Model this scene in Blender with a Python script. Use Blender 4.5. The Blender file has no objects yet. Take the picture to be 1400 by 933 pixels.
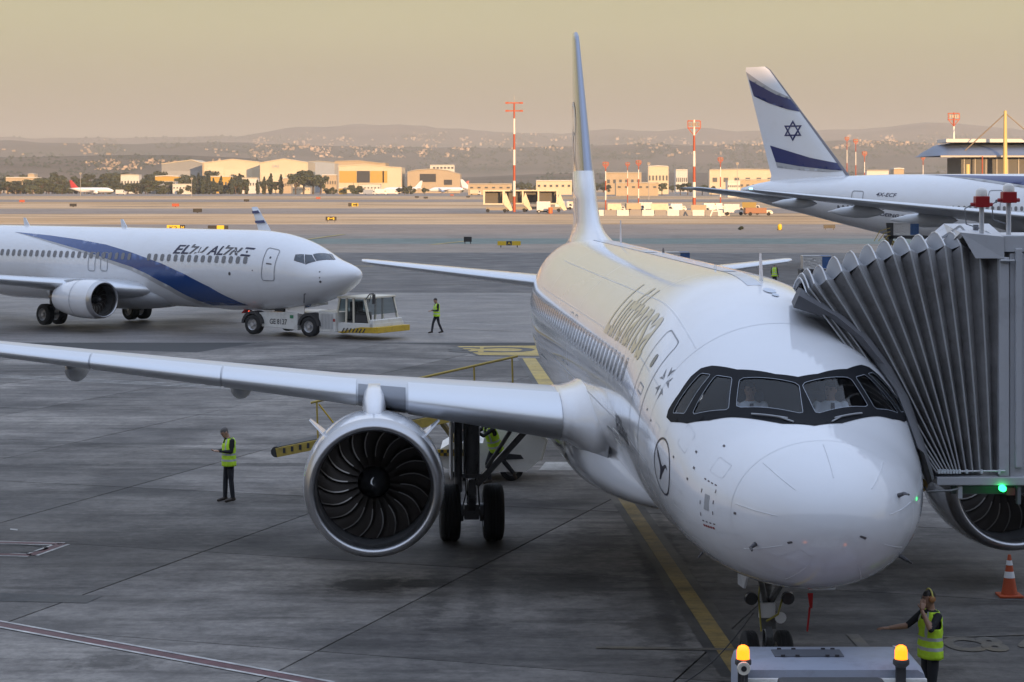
import bpy, bmesh, math, random
from mathutils import Vector, Matrix, Quaternion, noise
from mathutils.bvhtree import BVHTree
from mathutils.geometry import delaunay_2d_cdt

R = math.radians
rnd = random.Random(7)
scene = bpy.context.scene
COL = scene.collection

# ------------------------------------------------------------------ camera
F, HZ, CH = 2904.0, 254.0, 7.29          # focal length (photo px), horizon row, eye height
cam_d = bpy.data.cameras.new('camera')
cam_d.sensor_width = 36.0
cam_d.lens = F / 1400 * 36
cam_d.shift_y = (HZ - 466.5) / 1400
cam_d.clip_start, cam_d.clip_end = 0.3, 60000
cam = bpy.data.objects.new('camera', cam_d)
COL.objects.link(cam)
cam.location = (0, 0, CH)
cam.rotation_euler = (R(90), 0, 0)
scene.camera = cam

# ------------------------------------------------------------------ light
SUN_EL, SUN_AZ = R(7.5), R(158)          # azimuth clockwise from +Y: behind the camera, to the right
sunv = Vector((math.sin(SUN_AZ) * math.cos(SUN_EL), math.cos(SUN_AZ) * math.cos(SUN_EL), math.sin(SUN_EL)))
sun_d = bpy.data.lights.new('sun', 'SUN')
sun_d.energy = 5.0
sun_d.angle = R(0.5)
sun_d.color = (1.0, 0.62, 0.30)
sun = bpy.data.objects.new('sun', sun_d)
COL.objects.link(sun)
sun.rotation_euler = sunv.to_track_quat('Z', 'Y').to_euler()

world = bpy.data.worlds.new('World')
scene.world = world
world.use_nodes = True
nt = world.node_tree
for n in list(nt.nodes):
    nt.nodes.remove(n)
def wn(t, **k):
    n = nt.nodes.new(t)
    for a, b in k.items():
        setattr(n, a, b)
    return n
sky = wn('ShaderNodeTexSky', sky_type='NISHITA', sun_disc=False)
sky.sun_elevation, sky.sun_rotation = SUN_EL, SUN_AZ
sky.air_density, sky.dust_density, sky.ozone_density = 1.0, 2.0, 2.0
bg = wn('ShaderNodeBackground')
out = wn('ShaderNodeOutputWorld')
# evening dust near the horizon, the same all the way round
geo = wn('ShaderNodeTexCoord')
sep = wn('ShaderNodeSeparateXYZ')
ramp = wn('ShaderNodeValToRGB')
ramp.color_ramp.interpolation = 'EASE'
e = ramp.color_ramp.elements
e[0].position, e[0].color = 0.0, (2.65, 2.12, 1.48, 1)
e[1].position, e[1].color = 1.0, (7.9, 9.6, 13.0, 1)
a = e.new(0.085); a.color = (4.35, 3.98, 2.12, 1)
a = e.new(0.02); a.color = (2.95, 2.45, 1.58, 1)
a = e.new(0.30); a.color = (6.0, 6.8, 8.4, 1)
mix = wn('ShaderNodeMix', data_type='RGBA', blend_type='MIX')
mix.inputs[0].default_value = 0.85
nt.links.new(geo.outputs['Generated'], sep.inputs[0])
nt.links.new(sep.outputs['Z'], ramp.inputs[0])
nt.links.new(sky.outputs[0], mix.inputs['A'])
mpw = wn('ShaderNodeMapping'); mpw.inputs['Scale'].default_value = (1.5, 1.5, 14)
nzw = wn('ShaderNodeTexNoise'); nzw.inputs['Scale'].default_value = 1.6; nzw.inputs['Detail'].default_value = 4
mrw = wn('ShaderNodeMapRange'); mrw.inputs[1].default_value, mrw.inputs[2].default_value, mrw.inputs[3].default_value, mrw.inputs[4].default_value = 0.3, 0.7, 0.95, 1.05
mxw = wn('ShaderNodeMix', data_type='RGBA', blend_type='MULTIPLY'); mxw.inputs[0].default_value = 1.0
nt.links.new(geo.outputs['Generated'], mpw.inputs[0]); nt.links.new(mpw.outputs[0], nzw.inputs['Vector']); nt.links.new(nzw.outputs['Fac'], mrw.inputs[0])
nt.links.new(ramp.outputs[0], mxw.inputs['A']); nt.links.new(mrw.outputs[0], mxw.inputs['B'])
nt.links.new(mxw.outputs['Result'], mix.inputs['B'])
nt.links.new(mix.outputs['Result'], bg.inputs[0])
bg.inputs[1].default_value = 0.075
nt.links.new(bg.outputs[0], out.inputs[0])

vs = scene.view_settings
vs.view_transform = 'Standard'
vs.look = 'None'
vs.exposure = 0.80
vs.gamma = 1.0
vs.use_curve_mapping = False
scene.cycles.use_denoising = True
scene.cycles.max_bounces = 6
scene.cycles.diffuse_bounces = 3
scene.cycles.transparent_max_bounces = 12
scene.cycles.volume_bounces = 0
scene.cycles.sample_clamp_indirect = 6.0

# ------------------------------------------------------------------ placing helpers
def P(px, py, D):
    """photo pixel + distance along the view -> world point"""
    return Vector(((px - 700) / F * D, D, CH - (py - HZ) / F * D))
def GD(py, z=0.0):
    return (CH - z) * F / (py - HZ)
def G(px, py, z=0.0):
    """photo pixel on the ground -> world point"""
    D = GD(py, z)
    return Vector(((px - 700) / F * D, D, z))

# ------------------------------------------------------------------ materials
MATS = {}
def mat(name, col, rough=0.6, metal=0.0, coat=0.0, var=0.0, vscale=3.0, bump=0.0, bscale=20.0, obj_rand=0.0,
        spec=0.5, stretch=None, coord='Object', emit=None, estr=0.0, dirt=None, dscale=1.0, damt=0.4, alpha=1.0):
    if name in MATS:
        return MATS[name]
    m = bpy.data.materials.new(name)
    m.use_nodes = True
    t = m.node_tree
    b = t.nodes['Principled BSDF']
    b.inputs['Base Color'].default_value = (*col, 1)
    b.inputs['Roughness'].default_value = rough
    b.inputs['Metallic'].default_value = metal
    b.inputs['Coat Weight'].default_value = coat
    b.inputs['Coat Roughness'].default_value = 0.06
    b.inputs['Specular IOR Level'].default_value = spec
    if emit:
        b.inputs['Emission Color'].default_value = (*emit, 1)
        b.inputs['Emission Strength'].default_value = estr
    L = t.links.new
    cur = None
    tc = None
    if var or bump or dirt:
        if coord == 'World':
            tc = t.nodes.new('ShaderNodeNewGeometry').outputs['Position']
        else:
            tc = t.nodes.new('ShaderNodeTexCoord').outputs['Object']
        if stretch:
            mp = t.nodes.new('ShaderNodeMapping')
            mp.inputs['Scale'].default_value = stretch
            L(tc, mp.inputs[0]); tc = mp.outputs[0]
    def nz(scale, detail=6, rough_=0.6):
        n = t.nodes.new('ShaderNodeTexNoise')
        n.inputs['Scale'].default_value = scale
        n.inputs['Detail'].default_value = detail
        n.inputs['Roughness'].default_value = rough_
        L(tc, n.inputs['Vector'])
        return n.outputs['Fac']
    if var:
        mr = t.nodes.new('ShaderNodeMapRange')
        mr.inputs[1].default_value, mr.inputs[2].default_value = 0.3, 0.7
        mr.inputs[3].default_value, mr.inputs[4].default_value = 1 - var, 1 + var
        L(nz(vscale), mr.inputs[0])
        mx = t.nodes.new('ShaderNodeMix'); mx.data_type = 'RGBA'; mx.blend_type = 'MULTIPLY'
        mx.inputs[0].default_value = 1.0
        mx.inputs['A'].default_value = (*col, 1)
        L(mr.outputs[0], mx.inputs['B'])
        cur = mx.outputs['Result']
        rr = t.nodes.new('ShaderNodeMapRange')
        rr.inputs[1].default_value, rr.inputs[2].default_value = 0.3, 0.7
        rr.inputs[3].default_value, rr.inputs[4].default_value = max(0.02, rough * 0.8), min(1, rough * 1.25)
        L(nz(vscale * 1.7), rr.inputs[0]); L(rr.outputs[0], b.inputs['Roughness'])
    if dirt:
        mr = t.nodes.new('ShaderNodeMapRange')
        mr.inputs[1].default_value, mr.inputs[2].default_value = 0.5, 0.72
        mr.inputs[3].default_value, mr.inputs[4].default_value = 0, damt
        L(nz(dscale, 8, 0.7), mr.inputs[0])
        mx = t.nodes.new('ShaderNodeMix'); mx.data_type = 'RGBA'
        L(mr.outputs[0], mx.inputs[0])
        if cur: L(cur, mx.inputs['A'])
        else: mx.inputs['A'].default_value = (*col, 1)
        mx.inputs['B'].default_value = (*dirt, 1)
        cur = mx.outputs['Result']
    if obj_rand:
        oi = t.nodes.new('ShaderNodeObjectInfo')
        mr = t.nodes.new('ShaderNodeMapRange')
        mr.inputs[3].default_value, mr.inputs[4].default_value = 1 - obj_rand, 1 + obj_rand
        L(oi.outputs['Random'], mr.inputs[0])
        mx = t.nodes.new('ShaderNodeMix'); mx.data_type = 'RGBA'; mx.blend_type = 'MULTIPLY'
        mx.inputs[0].default_value = 1.0
        if cur: L(cur, mx.inputs['A'])
        else: mx.inputs['A'].default_value = (*col, 1)
        L(mr.outputs[0], mx.inputs['B'])
        cur = mx.outputs['Result']
    if cur:
        L(cur, b.inputs['Base Color'])
    if bump:
        bp = t.nodes.new('ShaderNodeBump')
        bp.inputs['Strength'].default_value = 1.0
        bp.inputs['Distance'].default_value = bump
        L(nz(bscale, 4), bp.inputs['Height']); L(bp.outputs[0], b.inputs['Normal'])
    MATS[name] = m
    return m

def glass_mat(name, tint, refl=0.12, rough=0.03):
    """thin glazing: tinted see-through plus a mirror-like share that grows at grazing angles"""
    m = bpy.data.materials.new(name); m.use_nodes = True
    t = m.node_tree
    t.nodes.remove(t.nodes['Principled BSDF'])
    o = t.nodes['Material Output']
    tr = t.nodes.new('ShaderNodeBsdfTransparent'); tr.inputs[0].default_value = (*tint, 1)
    gl = t.nodes.new('ShaderNodeBsdfGlossy'); gl.inputs['Roughness'].default_value = rough
    fr = t.nodes.new('ShaderNodeLayerWeight'); fr.inputs[0].default_value = 0.5
    pw = t.nodes.new('ShaderNodeMath'); pw.operation = 'POWER'; pw.inputs[1].default_value = 5.0
    ad = t.nodes.new('ShaderNodeMath'); ad.operation = 'ADD'; ad.inputs[1].default_value = refl + 0.04; ad.use_clamp = True
    mx = t.nodes.new('ShaderNodeMixShader')
    t.links.new(fr.outputs['Facing'], pw.inputs[0]); t.links.new(pw.outputs[0], ad.inputs[0]); t.links.new(ad.outputs[0], mx.inputs[0])
    t.links.new(tr.outputs[0], mx.inputs[1]); t.links.new(gl.outputs[0], mx.inputs[2])
    t.links.new(mx.outputs[0], o.inputs[0])
    MATS[name] = m
    return m

# ------------------------------------------------------------------ mesh builder
class MB:
    def __init__(s):
        s.v, s.f, s.mi, s.m = [], [], [], 0
    def add(s, vs, fs):
        o = len(s.v)
        s.v += [tuple(v) for v in vs]
        s.f += [[i + o for i in f] for f in fs]
        s.mi += [s.m] * len(fs)
        return s
    def box(s, c, size, M=None):
        x, y, z = (k / 2 for k in size)
        c = Vector(c)
        vs = [Vector((a, b, d)) for a in (-x, x) for b in (-y, y) for d in (-z, z)]
        if M is not None:
            vs = [M @ v for v in vs]
        return s.add([v + c for v in vs], [(0, 1, 3, 2), (4, 6, 7, 5), (0, 4, 5, 1), (2, 3, 7, 6), (0, 2, 6, 4), (1, 5, 7, 3)])
    def bar(s, a, b, w, h=None, up=(0, 0, 1)):
        a, b = Vector(a), Vector(b)
        h = h or w
        d = (b - a).normalized()
        up = Vector(up)
        if abs(d.dot(up)) > 0.99:
            up = Vector((0, 1, 0))
        r = d.cross(up).normalized(); u = r.cross(d)
        vs = [p + r * i * w / 2 + u * j * h / 2 for p in (a, b) for i, j in ((-1, -1), (1, -1), (1, 1), (-1, 1))]
        return s.add(vs, [(3, 2, 1, 0), (4, 5, 6, 7), (0, 1, 5, 4), (1, 2, 6, 5), (2, 3, 7, 6), (3, 0, 4, 7)])
    def tube(s, pts, r, n=8, caps=True, sx=1.0):
        pts = [Vector(p) for p in pts]
        rs = r if isinstance(r, (list, tuple)) else [r] * len(pts)
        ref = None
        rings = []
        for i, p in enumerate(pts):
            d = (pts[min(i + 1, len(pts) - 1)] - pts[max(i - 1, 0)]).normalized()
            if ref is None:
                ref = Vector((0, 0, 1)) if abs(d.z) < 0.9 else Vector((1, 0, 0))
            u = (ref - d * ref.dot(d)).normalized()
            ref = u
            w = d.cross(u)
            rings.append([p + (u * math.cos(2 * math.pi * k / n) + w * sx * math.sin(2 * math.pi * k / n)) * rs[i] for k in range(n)])
        return s.loft(rings, caps=caps)
    def loft(s, rings, closed=True, caps=True):
        n = len(rings[0]); o = len(s.v)
        for rg in rings:
            s.v += [tuple(v) for v in rg]
        fs = []
        for i in range(len(rings) - 1):
            for k in range(n if closed else n - 1):
                k2 = (k + 1) % n
                fs.append([o + i * n + k, o + (i + 1) * n + k, o + (i + 1) * n + k2, o + i * n + k2])
        if caps and closed:
            fs.append([o + k for k in range(n)])
            fs.append([o + (len(rings) - 1) * n + k for k in range(n)][::-1])
        s.f += fs; s.mi += [s.m] * len(fs)
        return s
    def lathe(s, prof, n=32, c=(0, 0, 0), axis='Y', caps=False, a0=0, a1=2 * math.pi):
        """profile of (along, radius) revolved about an axis through c"""
        c = Vector(c)
        full = abs(a1 - a0 - 2 * math.pi) < 1e-6
        rings = []
        for y, r in prof:
            rg = []
            for k in range(n if full else n + 1):
                t = a0 + (a1 - a0) * k / n
                p = {'Y': (r * math.cos(t), y, r * math.sin(t)), 'Z': (r * math.cos(t), r * math.sin(t), y), 'X': (y, r * math.cos(t), r * math.sin(t))}[axis]
                rg.append(c + Vector(p))
            rings.append(rg)
        return s.loft(rings, closed=full, caps=caps)
    def cyl(s, a, b, r, n=12, r2=None):
        return s.tube([a, b], [r, r if r2 is None else r2], n)
    def prism(s, poly, off):
        poly = [Vector(p) for p in poly]; off = Vector(off); n = len(poly)
        vs = poly + [p + off for p in poly]
        return s.add(vs, [list(range(n))[::-1], list(range(n, 2 * n))] + [(i, (i + 1) % n, n + (i + 1) % n, n + i) for i in range(n)])
    def quad(s, *p):
        return s.add(p, [list(range(len(p)))])
    def build(s, name, m, parent=None, smooth=None, bevel=0.0, fix=True, label=None):
        me = bpy.data.meshes.new(name)
        me.from_pydata(s.v, [], s.f)
        ms = m if isinstance(m, (list, tuple)) else [m]
        for k in ms:
            me.materials.append(k)
        if len(ms) > 1:
            me.polygons.foreach_set('material_index', s.mi)
        if fix or bevel:
            bm = bmesh.new(); bm.from_mesh(me)
            if fix:
                bmesh.ops.recalc_face_normals(bm, faces=bm.faces)
            if bevel:
                es = [e for e in bm.edges if len(e.link_faces) == 2 and e.calc_face_angle(0) > 0.6]
                bmesh.ops.bevel(bm, geom=es, offset=bevel, segments=2, affect='EDGES', clamp_overlap=True, profile=0.6)
            bm.to_mesh(me); bm.free()
        if smooth:
            me.polygons.foreach_set('use_smooth', [True] * len(me.polygons))
            if smooth < 3:
                me.set_sharp_from_angle(angle=smooth)
        me.update()
        return link(me, name, parent, label)

def link(me, name, parent=None, label=None):
    o = bpy.data.objects.new(name, me)
    COL.objects.link(o)
    if parent is not None:
        o.parent = parent
    if label:
        o['label'] = label
    return o

def thing(name, label, cat, loc=(0, 0, 0), rz=0.0, group=None):
    o = bpy.data.objects.new(name, None)
    COL.objects.link(o)
    o.location = loc; o.rotation_euler = (0, 0, rz)
    return tag(o, label, cat, group)
def tag(o, label, cat, group=None):
    o['label'] = label; o['category'] = cat
    if group:
        o['group'] = group
    return o
def structure(o):
    o['kind'] = 'structure'
    return o
def stuff(o, label=None, cat=None):
    o['kind'] = 'stuff'
    if label:
        o['label'] = label
    if cat:
        o['category'] = cat
    return o
def copy_tree(o, parent=None):
    c = o.copy(); COL.objects.link(c); c.parent = parent
    for ch in list(o.children):
        copy_tree(ch, c)
    return c
def at(root, p):
    """world point -> a thing's own coordinates"""
    q = Matrix.Translation(root.location) @ Matrix.Rotation(root.rotation_euler.z, 4, 'Z')
    return q.inverted() @ Vector(p)

def pchip(xs, ys):
    n = len(xs)
    h = [xs[i + 1] - xs[i] for i in range(n - 1)]
    d = [(ys[i + 1] - ys[i]) / h[i] for i in range(n - 1)]
    m = [0.0] * n
    for i in range(1, n - 1):
        if d[i - 1] * d[i] > 0:
            w1, w2 = 2 * h[i] + h[i - 1], h[i] + 2 * h[i - 1]
            m[i] = (w1 + w2) / (w1 / d[i - 1] + w2 / d[i])
    m[0], m[-1] = d[0], d[-1]
    def f(x):
        x = min(max(x, xs[0]), xs[-1])
        i = 0
        while i < n - 2 and x > xs[i + 1]:
            i += 1
        t = (x - xs[i]) / h[i]
        t2, t3 = t * t, t * t * t
        return (2 * t3 - 3 * t2 + 1) * ys[i] + (t3 - 2 * t2 + t) * h[i] * m[i] + (-2 * t3 + 3 * t2) * ys[i + 1] + (t3 - t2) * h[i] * m[i + 1]
    return f

def text_mesh(body, size=1.0, shear=0.0, bold=0.0, space=1.0):
    """flat lettering as (verts2d, faces), origin at the lower left"""
    cu = bpy.data.curves.new('lettering', 'FONT')
    cu.body = body; cu.size = size; cu.shear = shear; cu.offset = bold; cu.space_character = space
    cu.resolution_u = 3
    o = bpy.data.objects.new('lettering', cu)
    COL.objects.link(o)
    dg = bpy.context.evaluated_depsgraph_get()
    me = o.evaluated_get(dg).to_mesh()
    v = [(p.co.x, p.co.y) for p in me.vertices]
    f = [list(p.vertices) for p in me.polygons]
    bpy.data.objects.remove(o); bpy.data.curves.remove(cu)
    return v, f
def fit_text(body, w, h, **k):
    v, f = text_mesh(body, **k)
    x0, x1 = min(p[0] for p in v), max(p[0] for p in v)
    y0, y1 = min(p[1] for p in v), max(p[1] for p in v)
    return [((p[0] - x0) / (x1 - x0) * w, (p[1] - y0) / (y1 - y0) * h) for p in v], f
def flat_text(name, body, org, ux, uy, w, h, m, parent=None, **k):
    v, f = fit_text(body, w, h, **k)
    org, ux, uy = Vector(org), Vector(ux).normalized(), Vector(uy).normalized()
    b = MB(); b.add([org + ux * p[0] + uy * p[1] for p in v], f)
    return b.build(name, m, parent, fix=False)
# ================================================================== setting: ground, hills, terminal
def ground_mat(name, c1, c2, c3, s1=0.05, s2=0.6, streak=0.0, bump=0.0, rough=0.75, stain=None, stain_s=0.12, stain_amt=0.8, obj_rand=0.0, rotz=0.0, stretch=(0.25, 1.6, 1), spec=0.4, spots=()):
    m = bpy.data.materials.new(name); m.use_nodes = True
    t = m.node_tree; b = t.nodes['Principled BSDF']; L = t.links.new
    b.inputs['Roughness'].default_value = rough
    b.inputs['Specular IOR Level'].default_value = spec
    pos = t.nodes.new('ShaderNodeNewGeometry').outputs['Position']
    def nz(scale, det=8, ro=0.62, vec=pos):
        n = t.nodes.new('ShaderNodeTexNoise')
        n.inputs['Scale'].default_value = scale; n.inputs['Detail'].default_value = det; n.inputs['Roughness'].default_value = ro
        L(vec, n.inputs['Vector']); return n.outputs['Fac']
    def rng(x, a, b_, c=0.0, d=1.0):
        r = t.nodes.new('ShaderNodeMapRange')
        for i, k in enumerate((a, b_, c, d)):
            r.inputs[i + 1].default_value = k
        L(x, r.inputs[0]); return r.outputs[0]
    def mixc(f, a, b_, bt='MIX'):
        x = t.nodes.new('ShaderNodeMix'); x.data_type = 'RGBA'; x.blend_type = bt
        for i, k in ((0, f), ('A', a), ('B', b_)):
            if isinstance(k, (int, float)): x.inputs[i].default_value = k
            elif isinstance(k, tuple): x.inputs[i].default_value = (*k, 1)
            else: L(k, x.inputs[i])
        return x.outputs['Result']
    col = mixc(rng(nz(s1), 0.38, 0.62), c1, c2)
    col = mixc(rng(nz(s2), 0.45, 0.75, 0, 0.7), col, c3)
    fine = rng(nz(5.0, 7, 0.75), 0.3, 0.7, 0.66, 1.34)
    col = mixc(1.0, col, fine, 'MULTIPLY')
    if streak:
        mp = t.nodes.new('ShaderNodeMapping')
        mp.inputs['Rotation'].default_value = (0, 0, rotz)
        mp.inputs['Scale'].default_value = stretch
        L(pos, mp.inputs[0])
        sk = rng(nz(1.1, 9, 0.68, mp.outputs[0]), 0.46, 0.72, 1.0, 1.0 - streak)
        col = mixc(1.0, col, sk, 'MULTIPLY')
    if stain:
        sp = rng(nz(stain_s, 5, 0.5), 0.56, 0.70, 0, stain_amt)
        col = mixc(sp, col, stain)
    if obj_rand:
        oi = t.nodes.new('ShaderNodeObjectInfo')
        col = mixc(1.0, col, rng(oi.outputs['Random'], 0, 1, 1 - obj_rand, 1 + obj_rand), 'MULTIPLY')
    for sx, sy, rx, ry, amt in spots:          # oil drips and rubber scuffs where aircraft stop
        mp = t.nodes.new('ShaderNodeMapping'); mp.vector_type = 'POINT'
        mp.inputs['Location'].default_value = (-sx / rx, -sy / ry, 0); mp.inputs['Scale'].default_value = (1 / rx, 1 / ry, 0)
        L(pos, mp.inputs[0])
        ln = t.nodes.new('ShaderNodeVectorMath'); ln.operation = 'LENGTH'; L(mp.outputs[0], ln.inputs[0])
        ad = t.nodes.new('ShaderNodeMath'); ad.operation = 'ADD'
        L(ln.outputs['Value'], ad.inputs[0]); L(rng(nz(2.2, 6, 0.7), 0.3, 0.7, -0.55, 0.55), ad.inputs[1])
        col = mixc(rng(ad.outputs[0], 0.55, 1.15, amt, 0.0), col, (0.022, 0.021, 0.021))
    L(col, b.inputs['Base Color'])
    L(rng(nz(0.35), 0.3, 0.7, rough * 0.75, min(1, rough * 1.2)), b.inputs['Roughness'])
    if bump:
        bp = t.nodes.new('ShaderNodeBump'); bp.inputs['Distance'].default_value = bump
        L(nz(14, 5), bp.inputs['Height']); L(bp.outputs[0], b.inputs['Normal'])
    MATS[name] = m
    return m

SLAB_A = R(18.4)
M_slab = ground_mat('slab_concrete', (0.108, 0.100, 0.094), (0.225, 0.206, 0.186), (0.064, 0.059, 0.056), 0.17, 0.9, streak=0.62, bump=0.006, rough=0.75, stain=(0.032, 0.030, 0.030), stain_s=0.16, stain_amt=0.85, obj_rand=0.32, rotz=R(4), spec=0.3,
    spots=[(*G(px_, py_)[:2], rx_, ry_, am_) for px_, py_, rx_, ry_, am_ in ((505, 800, .9, .8, .85), (570, 798, .7, .5, .7), (780, 800, 1.1, 1.2, .6), (640, 745, 1.6, 1.0, .6), (810, 740, .8, 1.4, .5), (150, 905, .8, .5, .6), (1290, 800, 1.6, .7, .6), (1240, 770, 2.2, .5, .5), (1040, 905, 1.3, 1.0, .7), (700, 690, 1.2, .9, .5), (330, 700, 1.6, .5, .35), (900, 860, .6, 1.4, .5), (460, 880, 1.4, .4, .4))] + [(5.634 - .0609 * 46 + dx_, 46, .30, 13, .55) for dx_ in (-4.2, -3.4, 3.8)] + [(5.4 - .06 * 40 + dx_, 40, .2, 9, .6) for dx_ in (-.35, .2)] + [(-9, 60, 7, .35, .5), (-6, 55.5, 8, .3, .5), (-10, 47, 6, .25, .45)])
M_joint = mat('joint_sealant', (0.03, 0.03, 0.03), 0.8)
M_apron_far = ground_mat('apron_far', (0.155, 0.143, 0.137), (0.195, 0.178, 0.167), (0.115, 0.106, 0.102), 0.03, 0.25, streak=0.42, bump=0.003, rough=0.55, rotz=R(2), stain=(0.09, 0.085, 0.08), stain_s=0.05, stain_amt=0.5)
M_asphalt = ground_mat('asphalt_dark', (0.066, 0.060, 0.060), (0.088, 0.080, 0.078), (0.048, 0.045, 0.045), 0.02, 0.2, streak=0.35, rough=0.6, stretch=(0.1, 1.2, 1))
M_asphalt2 = ground_mat('asphalt_pale', (0.22, 0.175, 0.14), (0.30, 0.235, 0.18), (0.15, 0.12, 0.095), 0.015, 0.1, streak=0.4, rough=0.7, stretch=(0.05, 0.8, 1))
M_green = ground_mat('green_paint', (0.12, 0.165, 0.14), (0.16, 0.19, 0.16), (0.17, 0.165, 0.145), 0.05, 0.2, streak=0.4, rough=0.7, stretch=(0.1, 1, 1))
M_sand = ground_mat('dry_sand', (0.66, 0.47, 0.29), (0.55, 0.36, 0.19), (0.36, 0.21, 0.09), 0.006, 0.02, streak=0.62, rough=0.95, stretch=(0.012, 0.10, 1), stain=(0.17, 0.115, 0.055), stain_s=0.011, stain_amt=0.7, spec=0.1)

def sheet(name, y0, y1, z, m, x0=-2500, x1=2500, tilt=0.0, wob=0.0, n=60):
    b = MB(); rows = []
    for y in (y0, y1):
        rows.append([(x0 + (x1 - x0) * k / n, y + tilt * (x0 + (x1 - x0) * k / n) + wob * noise.noise(Vector((k * 0.7, y, 3.1))), z) for k in range(n + 1)])
    b.loft(rows, closed=False, caps=False)
    return structure(b.build(name, m))

b = MB()
xs = [-11000, -3000, -800, 0, 800, 3000, 11000]; ys = [-800, 0, 400, 1500, 4000, 9000, 19000]
b.loft([[(x, y, -0.14) for x in xs] for y in ys], closed=False, caps=False)
structure(b.build('ground', M_sand))
sheet('apron', -60, 149, -0.05, M_apron_far, -700, 700, 0.0, 0.0)
structure(sheet('taxiway', 146, 232, -0.035, M_asphalt, tilt=-0.006))
sheet('taxiway_shoulder', 230.5, 268, -0.065, M_asphalt2, tilt=-0.006)
sheet('green_shoulder', 267, 296, -0.085, M_green, -900, 900, tilt=-0.004, wob=2.0)
sheet('parallel_taxiway', 295, 405, -0.10, M_asphalt2, tilt=0.0, wob=3.0)
sheet('far_taxiway', 560, 690, -0.10, M_asphalt2, tilt=0.03, wob=8)
sheet('runway', 960, 1130, -0.09, M_asphalt2, -4000, 4000, tilt=0.02)
sheet('far_apron', 1480, 2300, -0.08, M_asphalt2, -500, 2500, wob=20)

# ---- concrete slabs of the near apron, one object each
apron_near = MB()
apron_near.quad((-60, -30, -0.03), (60, -30, -0.03), (60, 99, -0.03), (-60, 99, -0.03))
apron_near = structure(apron_near.build('near_apron', M_joint))
SW, SL = 5.8, 7.6
na = Vector((math.cos(SLAB_A), -math.sin(SLAB_A), 0)); ma = Vector((math.sin(SLAB_A), math.cos(SLAB_A), 0))
slab_me = None
for i in range(-8, 8):
    for j in range(0, 16):
        n0, m0 = -13.4 + (i + 0.5) * SW, 38.2 - 3 * SL + (j + 0.5) * SL
        c = na * n0 + ma * m0
        if c.y < 20 or c.y > 97 or abs(c.x) > c.y * 0.26 + 6:
            continue
        if slab_me is None:
            bb = MB(); bb.box((0, 0, -0.02), (SW - 0.035, SL - 0.035, 0.04))
            o = bb.build('concrete_slab', M_slab, apron_near, bevel=0.006)
            slab_me = o.data
        else:
            o = link(slab_me, 'concrete_slab', apron_near)
        o.location = (c.x, c.y, rnd.uniform(-0.004, 0.0))
        o.rotation_euler = (0, 0, -SLAB_A)

# ---- hills
def prof(pts):
    return pchip([p[0] for p in pts], [p[1] for p in pts])
RID = [(4600, 700, prof([(-600, 215), (0, 214), (200, 212), (330, 217), (430, 236), (600, 243), (760, 238), (1000, 236), (1400, 238), (2000, 230)])),
       (8800, 1700, prof([(-600, 190), (0, 194), (160, 200), (300, 194), (460, 199), (640, 203), (820, 199), (1000, 201), (1150, 196), (1400, 205), (2000, 195)])),
       (15000, 2600, prof([(-600, 180), (0, 187), (150, 189), (300, 185), (430, 177), (520, 171), (610, 178), (760, 184), (890, 178), (1000, 181), (1150, 179), (1270, 170), (1340, 173), (1400, 177), (2000, 175)]))]
def hill_z(x, y):
    px = max(-600, min(2000, 700 + F * x / y))
    h = -6.0
    for D, sg, f in RID:
        cr = CH + (HZ - f(px)) * D / F
        w = math.exp(-((y - D) / sg) ** 2) if y < D else math.exp(-((y - D) / (sg * 1.6)) ** 2)
        nzv = noise.fractal(Vector((x / 900, y / 900, D * 0.1)), 1.0, 2.1, 5)
        h = max(h, cr * w * (1 + 0.13 * nzv * (0.4 + 0.6 * w)) - 6 * (1 - w))
    return h
M_hill = ground_mat('dry_hills', (0.155, 0.115, 0.082), (0.10, 0.082, 0.058), (0.05, 0.055, 0.035), 0.0012, 0.006, streak=0.5, rough=0.95, stretch=(0.0009, 0.004, 0.004), stain=(0.045, 0.05, 0.03), stain_s=0.0022, stain_amt=0.8, spec=0.1)
b = MB(); rows = []
yy = 3000.0
while yy < 18500:
    rows.append([(yy * t, yy, hill_z(yy * t, yy)) for t in [(-0.56 + 1.12 * k / 190) for k in range(191)]])
    yy *= 1.021
b.loft(rows, closed=False, caps=False)
hills = structure(b.build('hills', M_hill, smooth=3.1, fix=False))
hill_bvh = BVHTree.FromPolygons([Vector(v) for v in b.v], b.f)
def hill_hit(px, py):
    o = Vector((0, 0, CH)); d = (P(px, py, 1000) - o).normalized()
    return hill_bvh.ray_cast(o, d)[0]

# ---- terminal behind the camera: low concourse with glazing, tall unseen main hall behind it, its height raised to shade the apron
M_tw = mat('terminal_stone', (0.28, 0.25, 0.21), 0.8, var=0.1, vscale=0.3)
M_tg = mat('terminal_glass', (0.03, 0.04, 0.05), 0.08, spec=0.8)
M_tr = mat('terminal_roof', (0.3, 0.3, 0.3), 0.7)
t = thing('airport_terminal', 'stone and glass airport terminal with an unseen hall raised to shade the apron', 'terminal', (0, -1.2, 0))
b = MB(); b.box((60, -30, 2.0), (420, 59, 4.0)); b.box((60, -30, 12.4), (420, 59, 3.6)); b.build('wall', M_tw, t)
b = MB(); b.box((60, -30.4, 7.3), (419, 58.2, 6.5)); b.build('glazing', M_tg, t)
b = MB(); b.box((60, -29, 14.5), (424, 64, 0.6)); b.build('roof', M_tr, t)
gm = None
for k in range(60):
    x = -146 + k * 7.0
    if abs(x) < 3: continue
    if gm is None:
        bb = MB(); bb.box((0, -0.25, 7.3), (0.5, 0.7, 6.59)); o = bb.build('column', M_tw, t); gm = o.data
    else:
        o = link(gm, 'column', t)
    o.location.x = x
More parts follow.
